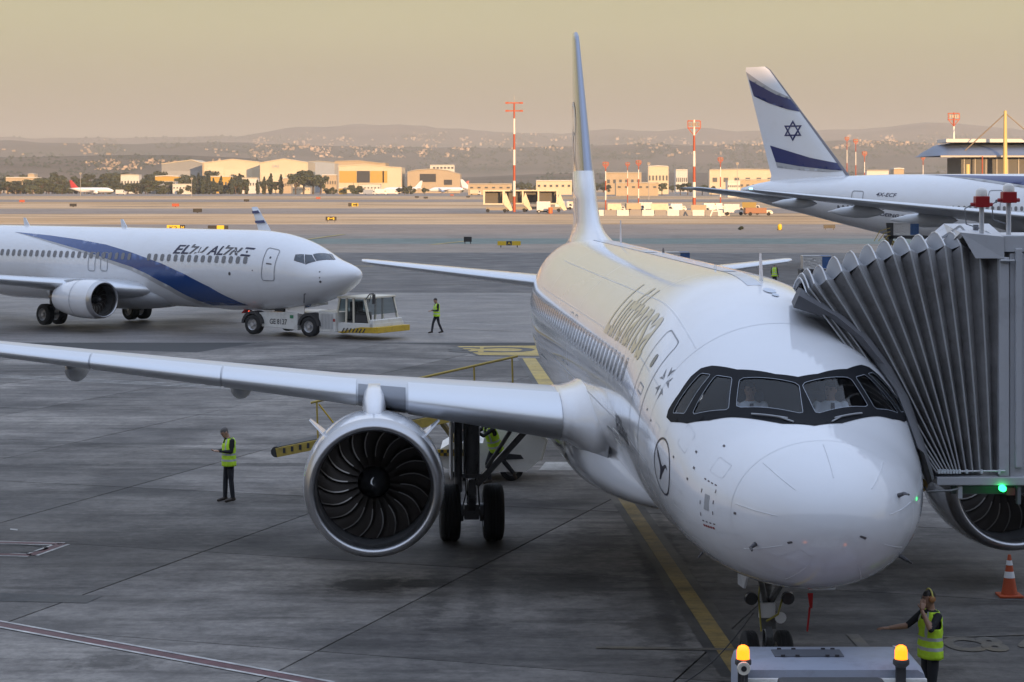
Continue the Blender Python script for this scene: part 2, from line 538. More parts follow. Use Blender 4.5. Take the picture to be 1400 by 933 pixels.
b = MB(); b.box((150, -115, 27.5), (760, 80, 55)); hw = b.build('unseen_hall_wall', M_tw, t)
b = MB(); b.box((150, -115, 55.5), (770, 90, 1.0)); b.build('hall_roof', M_tr, t)

# ---- dusty evening air
M_haze = bpy.data.materials.new('haze'); M_haze.use_nodes = True
ht = M_haze.node_tree; ht.nodes.remove(ht.nodes['Principled BSDF'])
pv = ht.nodes.new('ShaderNodeVolumePrincipled')
pv.inputs['Color'].default_value = (0.73, 0.72, 0.69, 1)
pv.inputs['Density'].default_value = 8.5e-5
pv.inputs['Anisotropy'].default_value = 0.0
ht.links.new(pv.outputs[0], ht.nodes['Material Output'].inputs['Volume'])
b = MB(); b.box((0, 9300, 262), (23000, 21600, 530))
hz = stuff(b.build('haze', M_haze))
hz['label'] = 'dusty evening haze over the airfield and hills'
# ================================================================== aircraft kit
# own coordinates of every aircraft: y = metres aft of the nose, +x = port, z up
M_white = mat('aircraft_white', (0.72, 0.73, 0.76), 0.11, coat=0.5, dirt=(0.62, 0.60, 0.57), dscale=0.7, damt=0.28, bump=0.0012, bscale=1.1)
M_grey = mat('wing_grey', (0.50, 0.52, 0.55), 0.36, coat=0.3, dirt=(0.38, 0.38, 0.38), dscale=0.8, damt=0.3)
M_belly = mat('belly_grey', (0.58, 0.60, 0.63), 0.34, coat=0.4, dirt=(0.35, 0.33, 0.31), dscale=1.0, damt=0.35)
M_alu = mat('polished_aluminium', (0.47, 0.47, 0.48), 0.34, metal=1.0)
M_alu2 = mat('slat_metal', (0.66, 0.68, 0.71), 0.36, metal=0.6)
M_black = mat('black_mask', (0.008, 0.009, 0.012), 0.6, spec=0.12)
M_dark = mat('dark_cavity', (0.012, 0.012, 0.013), 0.7)
M_line = mat('panel_line', (0.25, 0.26, 0.28), 0.5)
M_linel = mat('panel_line_pale', (0.58, 0.59, 0.62), 0.4)
M_tyre = mat('tyre_rubber', (0.017, 0.017, 0.018), 0.8, bump=0.004, bscale=40)
M_rim = mat('wheel_rim', (0.45, 0.45, 0.46), 0.4, metal=0.4, dirt=(0.08, 0.07, 0.06), dscale=6, damt=0.7)
M_gear = mat('gear_steel', (0.16, 0.165, 0.17), 0.42, metal=0.3, dirt=(0.04, 0.035, 0.03), dscale=5, damt=0.8)
M_chrome = mat('oleo_chrome', (0.7, 0.7, 0.7), 0.15, metal=1.0)
M_fan = mat('fan_blade', (0.034, 0.028, 0.024), 0.36, metal=0.4, spec=0.4)
M_fan_le = mat('blade_edge', (0.26, 0.25, 0.24), 0.3, metal=1.0)
M_hot = mat('exhaust_metal', (0.20, 0.17, 0.15), 0.4, metal=0.9)
M_pane = glass_mat('cockpit_glass', (0.86, 0.93, 1.0), 0.0)
M_cwin = mat('cabin_pane', (0.035, 0.045, 0.06), 0.12, spec=0.8)
M_blue = mat('livery_blue', (0.012, 0.055, 0.21), 0.25, coat=0.6)
M_navy = mat('livery_navy', (0.010, 0.020, 0.115), 0.28, coat=0.5)
M_lgrey = mat('livery_grey', (0.38, 0.38, 0.39), 0.3, coat=0.4)
M_lgrey2 = mat('livery_text_grey', (0.085, 0.08, 0.088), 0.35)
M_lnavy = mat('livery_text_navy', (0.012, 0.012, 0.045), 0.35)
M_sunset_text = mat('sunset_sheen_lettering', (0.46, 0.40, 0.28), 0.35, coat=0.5)  # tan colour stands in for sunset reflected on dark blue letters
M_red = mat('red_cover', (0.42, 0.01, 0.012), 0.6)
M_probe = mat('probe_metal', (0.10, 0.10, 0.11), 0.4, metal=0.5)

class Fus:
    """body of revolution-like fuselage: table of (s, top, bottom, half width)"""
    def __init__(s, tab):
        q = [math.sqrt(t[0]) for t in tab]
        s.t, s.b, s.w = (pchip(q, [t[k] for t in tab]) for k in (1, 2, 3))
        s.L = tab[-1][0]
    def sec(s, y):
        q = math.sqrt(max(y, 0))
        return s.t(q), s.b(q), s.w(q)
    def pt(s, y, th, off=0.0):
        t, b, w = s.sec(y)
        c, h = (t + b) / 2, (t - b) / 2
        p = Vector((w * math.sin(th), y, c + h * math.cos(th)))
        return p + s.nrm(y, th) * off if off else p
    def nrm(s, y, th):
        e = 0.01
        a = s.pt(y + e, th) - s.pt(max(y - e, 0.0002), th)
        b = s.pt(y, th + e) - s.pt(y, th - e)
        n = a.cross(b)
        if n.length < 1e-9:
            return Vector((0, -1, 0))
        n.normalize()
        return n if n.dot(Vector((math.sin(th), 0, math.cos(th)))) > -1e-6 or y < 0.02 else -n
    def inv(s, p):
        t, b, w = s.sec(p.y)
        return p.y, math.atan2(p.x / max(w, 1e-4), (p.z - (t + b) / 2) / max((t - b) / 2, 1e-4))
    def th_z(s, y, z, side=-1):
        t, b, w = s.sec(y)
        return side * math.acos(max(-1, min(1, (z - (t + b) / 2) / ((t - b) / 2))))
    def mesh(s, sts, n, drop=None, off=0.0):
        b = MB(); rings = []
        for y in sts:
            rings.append([s.pt(y, 2 * math.pi * k / n, off) for k in range(n)])
        b.loft(rings, caps=False)
        b.f.append([k for k in range(n)]); b.mi.append(0)
        b.f.append([(len(sts) - 1) * n + k for k in range(n)][::-1]); b.mi.append(0)
        if drop:
            vin = [drop(Vector(v)) for v in b.v]
            keep = [k for k, f in enumerate(b.f) if not any(vin[i] for i in f)]
            b.f = [b.f[k] for k in keep]; b.mi = [b.mi[k] for k in keep]
        return b

def in_poly(p, poly):
    x, y = p; c = False; n = len(poly)
    for i in range(n):
        x1, y1 = poly[i]; x2, y2 = poly[(i + 1) % n]
        if (y1 > y) != (y2 > y) and x < (x2 - x1) * (y - y1) / (y2 - y1) + x1:
            c = not c
    return c
def smooth_loop(pts, it=2, k=0.25):
    for _ in range(it):
        o = []
        for i in range(len(pts)):
            a, b = Vector(pts[i]), Vector(pts[(i + 1) % len(pts)])
            o += [tuple(a.lerp(b, k)), tuple(a.lerp(b, 1 - k))]
        pts = o
    return pts

def patch2d(outer, holes=(), step=0.12):
    """triangulate a 2D outline with holes and inner points -> verts, faces"""
    vs, es = [], []
    def loop(pts):
        o = len(vs); k = 0
        for i in range(len(pts)):
            a, b = Vector(pts[i]), Vector(pts[(i + 1) % len(pts)])
            m = max(1, int((b - a).length / step))
            for j in range(m):
                vs.append(a.lerp(b, j / m)); k += 1
        for j in range(k):
            es.append((o + j, o + (j + 1) % k))
    loop(outer)
    for h in holes:
        loop(h)
    x0, x1 = min(v.x for v in vs), max(v.x for v in vs)
    y0, y1 = min(v.y for v in vs), max(v.y for v in vs)
    nb = len(vs)
    x = x0 + step * 0.53
    while x < x1:
        y = y0 + step * 0.47
        while y < y1:
            if in_poly((x, y), outer) and not any(in_poly((x, y), h) for h in holes):
                if min((Vector((x, y)) - v).length_squared for v in vs[:nb]) > (step * 0.3) ** 2:
                    vs.append(Vector((x, y)))
            y += step
        x += step
    ov, oe, of, *_ = delaunay_2d_cdt(vs, es, [], 0, 1e-6)
    keep = []
    for f in of:
        c = sum((ov[i] for i in f), Vector((0, 0))) / len(f)
        if in_poly(c, outer) and not any(in_poly(c, h) for h in holes):
            keep.append(list(f))
    return ov, keep

class Skin:
    """chart on a fuselage round (s0, th0): u metres forward, v metres up the side"""
    def __init__(s, fus, s0, th0, side=-1):
        s.f, s.s0, s.th0, s.side = fus, s0, th0, side
        s.k = (fus.pt(s0, th0 + 0.01) - fus.pt(s0, th0 - 0.01)).length / 0.02
    def p(s, u, v, off=0.005):
        return s.f.pt(s.s0 - u, s.th0 - s.side * v / s.k, off)
    def patch(s, name, outer, m, parent, holes=(), step=0.12, off=0.005):
        ov, fs = patch2d(outer, holes, step)
        b = MB(); b.add([s.p(v[0], v[1], off) for v in ov], fs)
        return b.build(name, m, parent, smooth=3.1, fix=False)
    def line(s, name, pts, w, m, parent, closed=True, off=0.006, b=None):
        """thin raised strip along a path"""
        bb = b or MB()
        fine = []
        for i in range(len(pts) if closed else len(pts) - 1):
            a, c = Vector(pts[i]), Vector(pts[(i + 1) % len(pts)])
            m_ = max(1, int((c - a).length / 0.12))
            fine += [tuple(a.lerp(c, j / m_)) for j in range(m_)]
        if not closed: fine.append(pts[-1])
        pts = fine
        n = len(pts)
        L, Rr = [], []
        for i in range(n):
            a = Vector(pts[i - 1] if (closed or i) else pts[i]); c = Vector(pts[(i + 1) % n] if (closed or i < n - 1) else pts[i])
            d = (c - a).normalized(); nn = Vector((-d.y, d.x)) * w / 2
            q = Vector(pts[i]); L.append(s.p(*(q + nn), off)); Rr.append(s.p(*(q - nn), off))
        o = []
        for i in range(n if closed else n - 1):
            j = (i + 1) % n
            bb.add([L[i], L[j], Rr[j], Rr[i]], [(0, 1, 2, 3)])
        return None if b else bb.build(name, m, parent, fix=False)
    def text(s, name, body, u0, v0, w, h, m, parent, off=0.006, sub=0.16, **k):
        v, f = fit_text(body, w, h, **k)
        bm = bmesh.new()
        vv = [bm.verts.new((p[0], p[1], 0)) for p in v]
        for q in f:
            try: bm.faces.new([vv[i] for i in q])
            except ValueError: pass
        for _ in range(4):
            es = [e for e in bm.edges if e.calc_length() > sub]
            if not es: break
            bmesh.ops.subdivide_edges(bm, edges=es, cuts=1)
            bmesh.ops.triangulate(bm, faces=bm.faces)
        bm.verts.ensure_lookup_table(); bm.verts.index_update()
        b = MB(); b.add([s.p(u0 + q.co.x, v0 + q.co.y, off) for q in bm.verts], [[q.index for q in g.verts] for g in bm.faces])
        bm.free()
        return b.build(name, m, parent, smooth=3.1, fix=False)

def rrect(w, h, r, n=4):
    o = []
    for cx, cy, a in ((w / 2 - r, h / 2 - r, 0), (-w / 2 + r, h / 2 - r, 90), (-w / 2 + r, -h / 2 + r, 180), (w / 2 - r, -h / 2 + r, 270)):
        for k in range(n + 1):
            t = R(a + 90 * k / n); o.append((cx + r * math.cos(t), cy + r * math.sin(t)))
    return o
def shift(poly, du, dv):
    return [(p[0] + du, p[1] + dv) for p in poly]

AF = [(0, 0), (0.004, 0.010), (0.0125, 0.019), (0.03, 0.030), (0.07, 0.043), (0.14, 0.055), (0.25, 0.062), (0.4, 0.061), (0.55, 0.050), (0.7, 0.034), (0.85, 0.017), (1.0, 0.002)]
def section(lat, s_le, z, chord, tc, tw=0.0, n=None):
    up = [(x, y) for x, y in AF]; lo = [(x, -0.85 * y) for x, y in AF[1:-1]][::-1]
    pts = []
    for x, y in up + [(1.0, -0.002)] + lo:
        yy, zz = x * chord, y * chord * tc / 0.12
        pts.append(Vector((lat, s_le + yy * math.cos(tw) + zz * math.sin(tw), z - yy * math.sin(tw) + zz * math.cos(tw))))
    return pts
def wing_mesh(secs):
    """secs: (lat, s_le, z, chord, tc, twist)"""
    b = MB(); b.loft([section(*q) for q in secs])
    return b
def interp_secs(secs, n):
    o = []
    for i in range(len(secs) - 1):
        for k in range(n):
            t = k / n; o.append(tuple(a + (c - a) * t for a, c in zip(secs[i], secs[i + 1])))
    o.append(secs[-1]); return o
def vfin_mesh(secs):
    """upright fin; secs: (z, s_le, chord, tc)"""
    b = MB(); rings = []
    for z, sl, ch, tc in secs:
        rg = []
        for x, y in AF: rg.append(Vector((y * ch * tc / 0.12, sl + x * ch, z)))
        for x, y in AF[1:-1][::-1]: rg.append(Vector((-y * ch * tc / 0.12, sl + x * ch, z)))
        rings.append(rg)
    b.loft(rings)
    return b

def wheel(name, c, r, w, parent, axis='X', n=28, groove=True):
    """tyre with tread grooves and a dished rim; returns the tyre object with its rim as sub-part"""
    pr = [(-w / 2, r * 0.56), (-w / 2 * 1.02, r * 0.74), (-w / 2 * 0.93, r * 0.9), (-w / 2 * 0.72, r * 0.985)]
    if groove:
        for k in (-0.45, -0.15, 0.15, 0.45):
            pr += [(w / 2 * (k - 0.05), r), (w / 2 * (k - 0.03), r * 0.975), (w / 2 * (k + 0.03), r * 0.975), (w / 2 * (k + 0.05), r)]
    pr += [(w / 2 * 0.72, r * 0.985), (w / 2 * 0.93, r * 0.9), (w / 2 * 1.02, r * 0.74), (w / 2, r * 0.56)]
    b = MB(); b.lathe(pr, n, c, axis)
    ty = b.build(name, M_tyre, parent, smooth=0.7)
    b = MB()
    pr = [(-w / 2 * 0.96, r * 0.57), (-w / 2 * 0.8, r * 0.5), (-w * 0.2, r * 0.42), (-w * 0.2, r * 0.2), (-w / 2, r * 0.17), (-w / 2, 0.001)]
    b.lathe(pr, n, c, axis)
    b.lathe([(-a_, r_) for a_, r_ in pr], n, c, axis)
    for k in range(8):
        a_ = 2 * math.pi * k / 8
        for sgn in (-1, 1):
            o = {'X': Vector((sgn * w * 0.22, r * 0.31 * math.cos(a_), r * 0.31 * math.sin(a_))), 'Y': Vector((r * 0.31 * math.cos(a_), sgn * w * 0.22, r * 0.31 * math.sin(a_)))}[axis]
            b.box(Vector(c) + o, (0.05, 0.05, 0.05))
    b.build('rim', M_rim, ty, smooth=0.7)
    return ty

def nacelle(root, c, L, rmax, rlip, blades=20, rfan=1.02, fan_at=0.95, body=M_white, name='engine', detail=True):
    """turbofan with its intake at y = c.y; returns the cowling part with lip, fan, spinner, nozzle as sub-parts"""
    c = Vector(c)
    k = rmax
    b = MB()
    b.lathe([(0.30, 0.965 * k), (0.6, 0.99 * k), (1.0, k), (L * 0.45, k * 0.99), (L * 0.62, k * 0.955), (L * 0.85, k * 0.83), (L, k * 0.70), (L * 0.99, k * 0.67), (L * 0.8, k * 0.7)], 72, c)
    cw = b.build(name, body, root, smooth=0.9, fix=True)
    b = MB()
    pr = [(0.30, 0.966 * k), (0.16, 0.945 * k), (0.07, 0.920 * k), (0.02, 0.893 * k), (0.0, 0.865 * k), (0.02, 0.838 * k), (0.07, 0.815 * k), (0.16, 0.797 * k), (0.28, 0.790 * k)]
    b.lathe(pr, 72, c); b.build('inlet_lip', M_alu, cw, smooth=3.1)
    b = MB(); b.lathe([(0.28, 0.790 * k), (0.6, 0.797 * k), (fan_at - 0.05, rfan + 0.012), (fan_at + 0.5, rfan + 0.012)], 72, c)
    b.build('inlet_duct', mat('inlet_liner', (0.06, 0.06, 0.062), 0.45), cw, smooth=0.8)
    b = MB(); b.lathe([(fan_at + 0.45, rfan + 0.02), (fan_at + 0.45, 0.01)], 48, c); b.build('stator_disc', M_dark, cw)
    b = MB(); b.lathe([(fan_at - 0.42, 0.004), (fan_at - 0.40, 0.04), (fan_at - 0.3, 0.12), (fan_at - 0.1, 0.21), (fan_at + 0.1, rfan * 0.26), (fan_at + 0.3, rfan * 0.29)], 32, c)
    sp = b.build('spinner', mat('spinner_black', (0.02, 0.02, 0.022), 0.3, coat=0.3), cw, smooth=3.1)
    if detail:   # white comma on the spinner
        b = MB(); pts = []
        for i in range(10):
            a_ = R(150 - 60 * i / 9); rr = 0.03 + 0.11 * i / 9; pts.append((a_, rr, 0.052 * (1 - (i / 9) ** 1.5) + 0.004))
        vs = []
        for a_, rr, wd in pts:
            for sg in (-1, 1):
                r2 = rr + sg * wd * 0.6; yv = fan_at - 0.415 + (max(r2, 0.004) / 0.24) ** 1.6 * 0.32
                vs.append(c + Vector((r2 * math.cos(a_), yv - 0.008, r2 * math.sin(a_))))
        b.add(vs, [(2 * i, 2 * i + 1, 2 * i + 3, 2 * i + 2) for i in range(9)])
        b.build('spinner_mark', mat('mark_white', (0.8, 0.8, 0.8), 0.4), cw, fix=False)
    # one blade, copied round
    b = MB(); nr, nc = 9, 6; grid = []
    for i in range(nr):
        t = i / (nr - 1); r = rfan * (0.29 + 0.71 * t)
        ch = rfan * (0.27 + 0.24 * math.sin(min(1, t * 1.1) * 1.9))
        tw = R(48 + 24 * t); sw = R(-4 * math.sin(t * 3.0) + 5 * t * t)
        row = []
        for j in range(nc):
            u = (0, .045, .25, .5, .75, 1)[j] - 0.5
            camber = 0.10 * ch * (1 - 4 * u * u)
            dx = u * ch * math.sin(tw) + camber * math.cos(tw); dy = u * ch * math.cos(tw) - camber * math.sin(tw) * 0.4
            a_ = sw + dx / r
            row.append(Vector((r * math.sin(a_), dy + fan_at + 0.12, r * math.cos(a_))))
        grid.append(row)
    o0 = len(b.v)
    for row in grid: b.v += [tuple(q) for q in row]
    for i in range(nr - 1):
        for j in range(nc - 1):
            b.f.append([i * nc + j, i * nc + j + 1, (i + 1) * nc + j + 1, (i + 1) * nc + j]); b.mi.append(1 if (j == 0 and i > 1) else 0)
    if True:
        me = None
        for q in range(blades):
            if me is None:
                o = b.build('fan_blade', [M_fan, M_fan_le], cw, smooth=3.1, fix=False); me = o.data
            else:
                o = link(me, 'fan_blade', cw)
            o.location = c; o.rotation_euler = (0, 2 * math.pi * q / blades + 0.1, 0)
    b = MB(); b.lathe([(L * 0.8, k * 0.5), (L * 1.0, k * 0.44), (L * 1.18, k * 0.33), (L * 1.17, k * 0.28), (L * 1.3, k * 0.10), (L * 1.36, 0.01)], 36, c)
    b.build('exhaust_nozzle', M_hot, cw, smooth=0.8)
    return cw
# ================================================================== the white airliner at the gate
T_AX, L_AX, D0 = 0.0609, 5.634, 26.2
JET = thing('airliner', 'large white airliner at the gate with black-framed cockpit beside the bridge canopy', 'airliner', (L_AX - T_AX * D0, D0, 0), math.atan(T_AX))
FA = Fus([(0, 3.05, 3.05, 0), (.03, 3.23, 2.90, .22), (.1, 3.38, 2.76, .39), (.3, 3.60, 2.54, .67), (.6, 3.80, 2.34, .94), (1.0, 3.99, 2.17, 1.17), (1.4, 4.12, 2.05, 1.36), (1.75, 4.24, 1.98, 1.485),
          (2.3, 4.52, 1.90, 1.64), (2.9, 4.84, 1.84, 1.76), (3.5, 5.12, 1.80, 1.845), (4.2, 5.38, 1.78, 1.905), (5, 5.60, 1.765, 1.96), (6, 5.78, 1.76, 1.975), (7, 5.87, 1.76, 1.975), (8, 5.90, 1.76, 1.975),
          (24, 5.90, 1.76, 1.975), (27, 5.90, 2.05, 1.93), (30, 5.88, 2.75, 1.70), (33, 5.78, 3.6, 1.25), (36, 5.55, 4.45, .6), (37.4, 5.3, 4.8, .25)])
_sts = [0.0005] + [0.03 * k * k * 0.09 for k in range(2, 11)] + [0.27 + 0.065 * k for k in range(1, 75)] + [5.1 + 0.45 * k for k in range(1, 72)] + [37.4]
_b = FA.mesh(_sts, 144)
FA_BVH = BVHTree.FromPolygons([Vector(v) for v in _b.v], _b.f)
def jet_px(px, py, bvh=None):
    o = at(JET, (0, 0, CH)); d = at(JET, P(px, py, 100)) - o
    h = (bvh or FA_BVH).ray_cast(o, d.normalized())
    while h[0] is None and py < 930:      # just off the silhouette: slide down on to it
        py += 1.5; d = at(JET, P(px, py, 100)) - o; h = (bvh or FA_BVH).ray_cast(o, d.normalized())
    return h[0]
CK = Skin(FA, 2.5, 0.0)
def ck(px, py):
    p = jet_px(px, py); s_, th = FA.inv(p)
    return (CK.s0 - s_, CK.k * th)
half = [(1098.5, 516), (1060, 512), (1007.6, 505.8), (973.6, 500.4), (958.7, 503.9), (945, 515), (928.9, 538), (914, 561), (911.5, 571), (917.5, 577.5), (939.7, 579.4), (969.6, 575.5), (999.4, 571), (1032, 573.6), (1070, 580), (1105.3, 583)]
half = [ck(*p) for p in half]
half[0] = (half[0][0], 0.0); half[-1] = (half[-1][0], 0.0)
mask = half + [(u, -v) for u, v in half[1:-1]][::-1]
panes = []
for q in ([(1011.6, 518), (1092.3, 525.6), (1098.5, 567.4), (1007, 558.7)], [(979, 514), (1001.6, 517.5), (996.7, 561.4), (946.5, 568.2)], [(958.7, 511.2), (972.3, 513), (937, 566.3), (920, 565.5)]):
    q = smooth_loop([ck(*p) for p in q], 2, 0.07)
    panes += [q, [(u, -v) for u, v in q][::-1]]
def _drop(v):
    if not 0.9 < v.y < 5 or v.z < FA.sec(v.y)[1] + 0.5 * (FA.sec(v.y)[0] - FA.sec(v.y)[1]) - 0.3:
        return False
    s_, th = FA.inv(v)
    return any(in_poly((CK.s0 - s_, CK.k * th), q) for q in panes)
FA.mesh(_sts, 144, _drop).build('fuselage', M_white, JET, smooth=3.1, fix=False)
def _drop_wide(v):
    if not 0.9 < v.y < 5: return False
    s_, th = FA.inv(v); u_, w_ = CK.s0 - s_, CK.k * th
    return in_poly((u_, w_), mask) and v.z > 3.6
FA.mesh([y for y in _sts if 1.2 < y < 4.7], 144, _drop_wide, off=-0.06).build('cockpit_lining', mat('cockpit_grey', (0.30, 0.31, 0.33), 0.7), JET, fix=False)
CK.patch('windscreen_frame', mask, M_black, JET, holes=panes, step=0.07, off=0.006)
for q in panes:
    w = CK.patch('window_pane', q, M_pane, JET, step=0.09, off=-0.004)
    CK.line('pane_seal', q, 0.008, mat('seal_grey', (0.30, 0.33, 0.38), 0.4), w, off=0.011)
for sg in (1, -1):   # wipers at rest
    a_, c_ = ck(1028, 568.5), ck(1077, 574.5)
    b = MB(); pts = [CK.p(a_[0] + (c_[0] - a_[0]) * k / 8, sg * (a_[1] + (c_[1] - a_[1]) * k / 8), 0.03) for k in range(9)]
    b.tube(pts, 0.013, 6); b.tube([pts[6], CK.p(c_[0] + 0.10, sg * (c_[1] + 0.06), 0.02)], 0.012, 6)
    b.build('wiper', mat('wiper_pale', (0.30, 0.31, 0.33), 0.4), JET)
b = MB(); b.prism([FA.pt(4.55, R(k), -0.07) for k in range(-100, 101, 10)] + [FA.pt(4.55, R(180), 0) + Vector((0, 0, 1.2))], (0, 0.05, 0)); b.build('cockpit_bulkhead', mat('cockpit_trim', (0.03, 0.036, 0.05), 0.7), JET)
b = MB(); b.box((0, 2.45, 3.93), (2.1, 0.55, 0.16)); b.box((0, 3.1, 3.55), (0.5, 1.2, 0.5)); b.build('glareshield', mat('glareshield_black', (0.02, 0.021, 0.024), 0.8), JET, bevel=0.04)
for sx in (-0.55, 0.6):
    b = MB(); b.box((sx, 3.62, 4.02), (0.52, 0.12, 0.8)); b.box((sx, 3.4, 3.55), (0.52, 0.5, 0.14)); b.box((sx, 3.64, 4.5), (0.28, 0.1, 0.2)); b.build('pilot_seat', mat('seat_cloth', (0.05, 0.06, 0.09), 0.9), JET, bevel=0.05)

# radome seam, lightning strips, skin joints
def ring(name, s0, w, m, off=0.005, lean=0.0):
    b = MB()
    n = 96; A, B = [], []
    for k in range(n):
        th = 2 * math.pi * k / n; sc = s0 + lean * math.cos(th)
        A.append(FA.pt(sc - w / 2, th, off)); B.append(FA.pt(sc + w / 2, th, off))
    b.loft([A, B], caps=False); return b.build(name, m, JET, smooth=3.1, fix=False)
ring('radome_seam', 1.02, 0.005, M_linel, lean=0.05)
ring('skin_joint', 4.05, 0.008, M_linel)
ring('skin_joint', 8.6, 0.012, M_linel); ring('skin_joint', 16.2, 0.012, M_linel); ring('skin_joint', 23.5, 0.012, M_linel)
for th in (0, 42, -42, 80, -80, 118, -118, 155, -155):
    b = MB(); pts = [FA.pt(0.97 - 0.62 * k / 10, R(th), 0.002) for k in range(11)]
    b.tube(pts, 0.0045, 5); b.build('lightning_strip', mat('strip_metal', (0.66, 0.67, 0.70), 0.4), JET)
for sg in (-1, 1):   # longitudinal lap joints
    for th in (38, 62, 96, 128):
        b = MB(); A = [FA.pt(4.1 + 0.5 * k, sg * R(th), 0.004) for k in range(44)]; B = [FA.pt(4.1 + 0.5 * k, sg * (R(th) + 0.005), 0.004) for k in range(44)]
        b.loft([A, B], closed=False, caps=False); b.build('lap_joint', M_linel, JET, fix=False)

# doors and exits
def door(s0, zc, w, h, name, side=-1, m=M_line):
    k = Skin(FA, s0, FA.th_z(s0, zc, side), side)
    b = MB(); k.line('', rrect(w, h, 0.12), 0.022, None, None, b=b)
    o = b.build(name, m, JET, fix=False)
    return k, o
k, o = door(5.05, 4.32, 0.82, 1.85, 'front_door')
k.patch('door_window', shift(rrect(0.16, 0.22, 0.07), 0, 0.45), M_cwin, o, step=0.08, off=0.007)
b = MB(); k.line('', rrect(0.34, 0.12, 0.03), 0.02, None, None, b=b); b.build('door_handle', M_line, o, fix=False)
k, o = door(8.3, 2.75, 1.8, 1.2, 'cargo_door')
for s0 in (16.0, 16.95):
    k, o = door(s0, 4.25, 0.52, 1.0, 'overwing_exit')
k, o = door(31.2, 4.3, 0.75, 1.7, 'rear_door')
k, o = door(22.8, 2.8, 1.8, 1.2, 'aft_cargo_door')
# cabin windows
s0 = 6.9; cw_me = None
while s0 < 30.3:
    if not (4.4 < s0 < 5.6):
        k = Skin(FA, s0, FA.th_z(s0, 4.42, -1))
        o = k.patch('cabin_window', rrect(0.23, 0.33, 0.10, 3), M_cwin, JET, step=0.16, off=0.006)
        b = MB(); k.line('', rrect(0.29, 0.40, 0.13, 3), 0.022, None, None, b=b); b.build('window_surround', mat('window_rim', (0.42, 0.45, 0.5), 0.4), o, fix=False)
    s0 += 0.533
# a band of dulled skin below the windows, seen on the fuselage side
# lettering and marks
def chart_px(px, py, side=-1):
    s_, th = FA.inv(jet_px(px, py)); return Skin(FA, s_, th, side)
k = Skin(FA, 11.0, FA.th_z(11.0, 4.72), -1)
k.text('airline_name', 'Lufthansa', 0, 0, 5.0, 1.15, M_sunset_text, JET, bold=0.01)
k = chart_px(851, 590); k.text('type_name', 'A320neo', -0.9, -0.12, 1.6, 0.30, mat('print_dark', (0.03, 0.03, 0.04), 0.4), JET, bold=0.012)
k = chart_px(844, 597); b = MB(); k.line('', rrect(0.9, 0.18, 0.06), 0.03, None, None, b=b); b.build('placard', mat('print_white', (0.8, 0.8, 0.8), 0.4), JET, fix=False)
M_crane = mat('crane_black', (0.012, 0.014, 0.03), 0.35)
k = chart_px(904.5, 638.5)
b = MB(); k.line('', [(0.37 * math.cos(2 * math.pi * i / 48), 0.37 * math.sin(2 * math.pi * i / 48)) for i in range(48)], 0.026, None, None, b=b)
em = b.build('emblem_ring', M_crane, JET, fix=False)
crane = [(-.30, .16), (-.10, .02), (-.04, -.05), (-.12, -.20), (-.06, -.19), (.02, -.10), (.09, -.04), (.18, .05), (.27, .04), (.20, .09), (.15, .085), (.06, .03), (.0, .03), (-.10, .09), (-.20, .15)]
k.patch('emblem_bird', crane, M_crane, em, step=0.1)
for i in range(4):
    y_ = 0.19 - i * 0.035
    k.patch('emblem_feather', [(-.30 + .03 * i, y_), (-.31 + .03 * i, y_ + 0.02), (-.12 + .02 * i, .045 - .01 * i), (-.10 + .02 * i, .025 - .01 * i)], M_crane, em, step=0.2)
k = chart_px(908, 523); al = None
for i in range(5):
    a_ = R(90 + 72 * i); ca, sa = math.cos(a_), math.sin(a_)
    def rot(x, y): return ((x * ca - y * sa) * .78, (x * sa + y * ca) * .78)
    for tri in ([(.10, 0), (.33, -.09), (.24, .02)], [(.10, .01), (.24, .04), (.30, .13)]):
        q = k.patch('alliance_star', [rot(*t_) for t_ in tri], mat('alliance_grey', (0.16, 0.17, 0.19), 0.4), JET, step=0.15)
# static port plate with its dashed border
k = chart_px(966, 687)
pl = k.patch('static_port_plate', rrect(0.12, 0.20, 0.01), mat('plate_grey', (0.33, 0.34, 0.36), 0.4), JET, step=0.1)
for i in range(14):
    t_ = i / 14 * 4; e_ = int(t_); f_ = t_ - e_
    x_, y_ = [(-.16 + .32 * f_, .26), (.16, .26 - .52 * f_), (.16 - .32 * f_, -.26), (-.16, -.26 + .52 * f_)][e_]
    k.patch('border_dash', shift(rrect(0.05 if e_ % 2 == 0 else 0.016, 0.016 if e_ % 2 == 0 else 0.05, 0.005, 1), x_, y_), mat('dash_dark', (0.06, 0.03, 0.04), 0.5), pl, step=0.2)
for i in range(5):
    k.patch('warning_print', shift(rrect(.045, .03, .004, 1), -.12 + i * .06, -.32), mat('print_red', (0.3, 0.05, 0.05), 0.5), pl, step=.2)
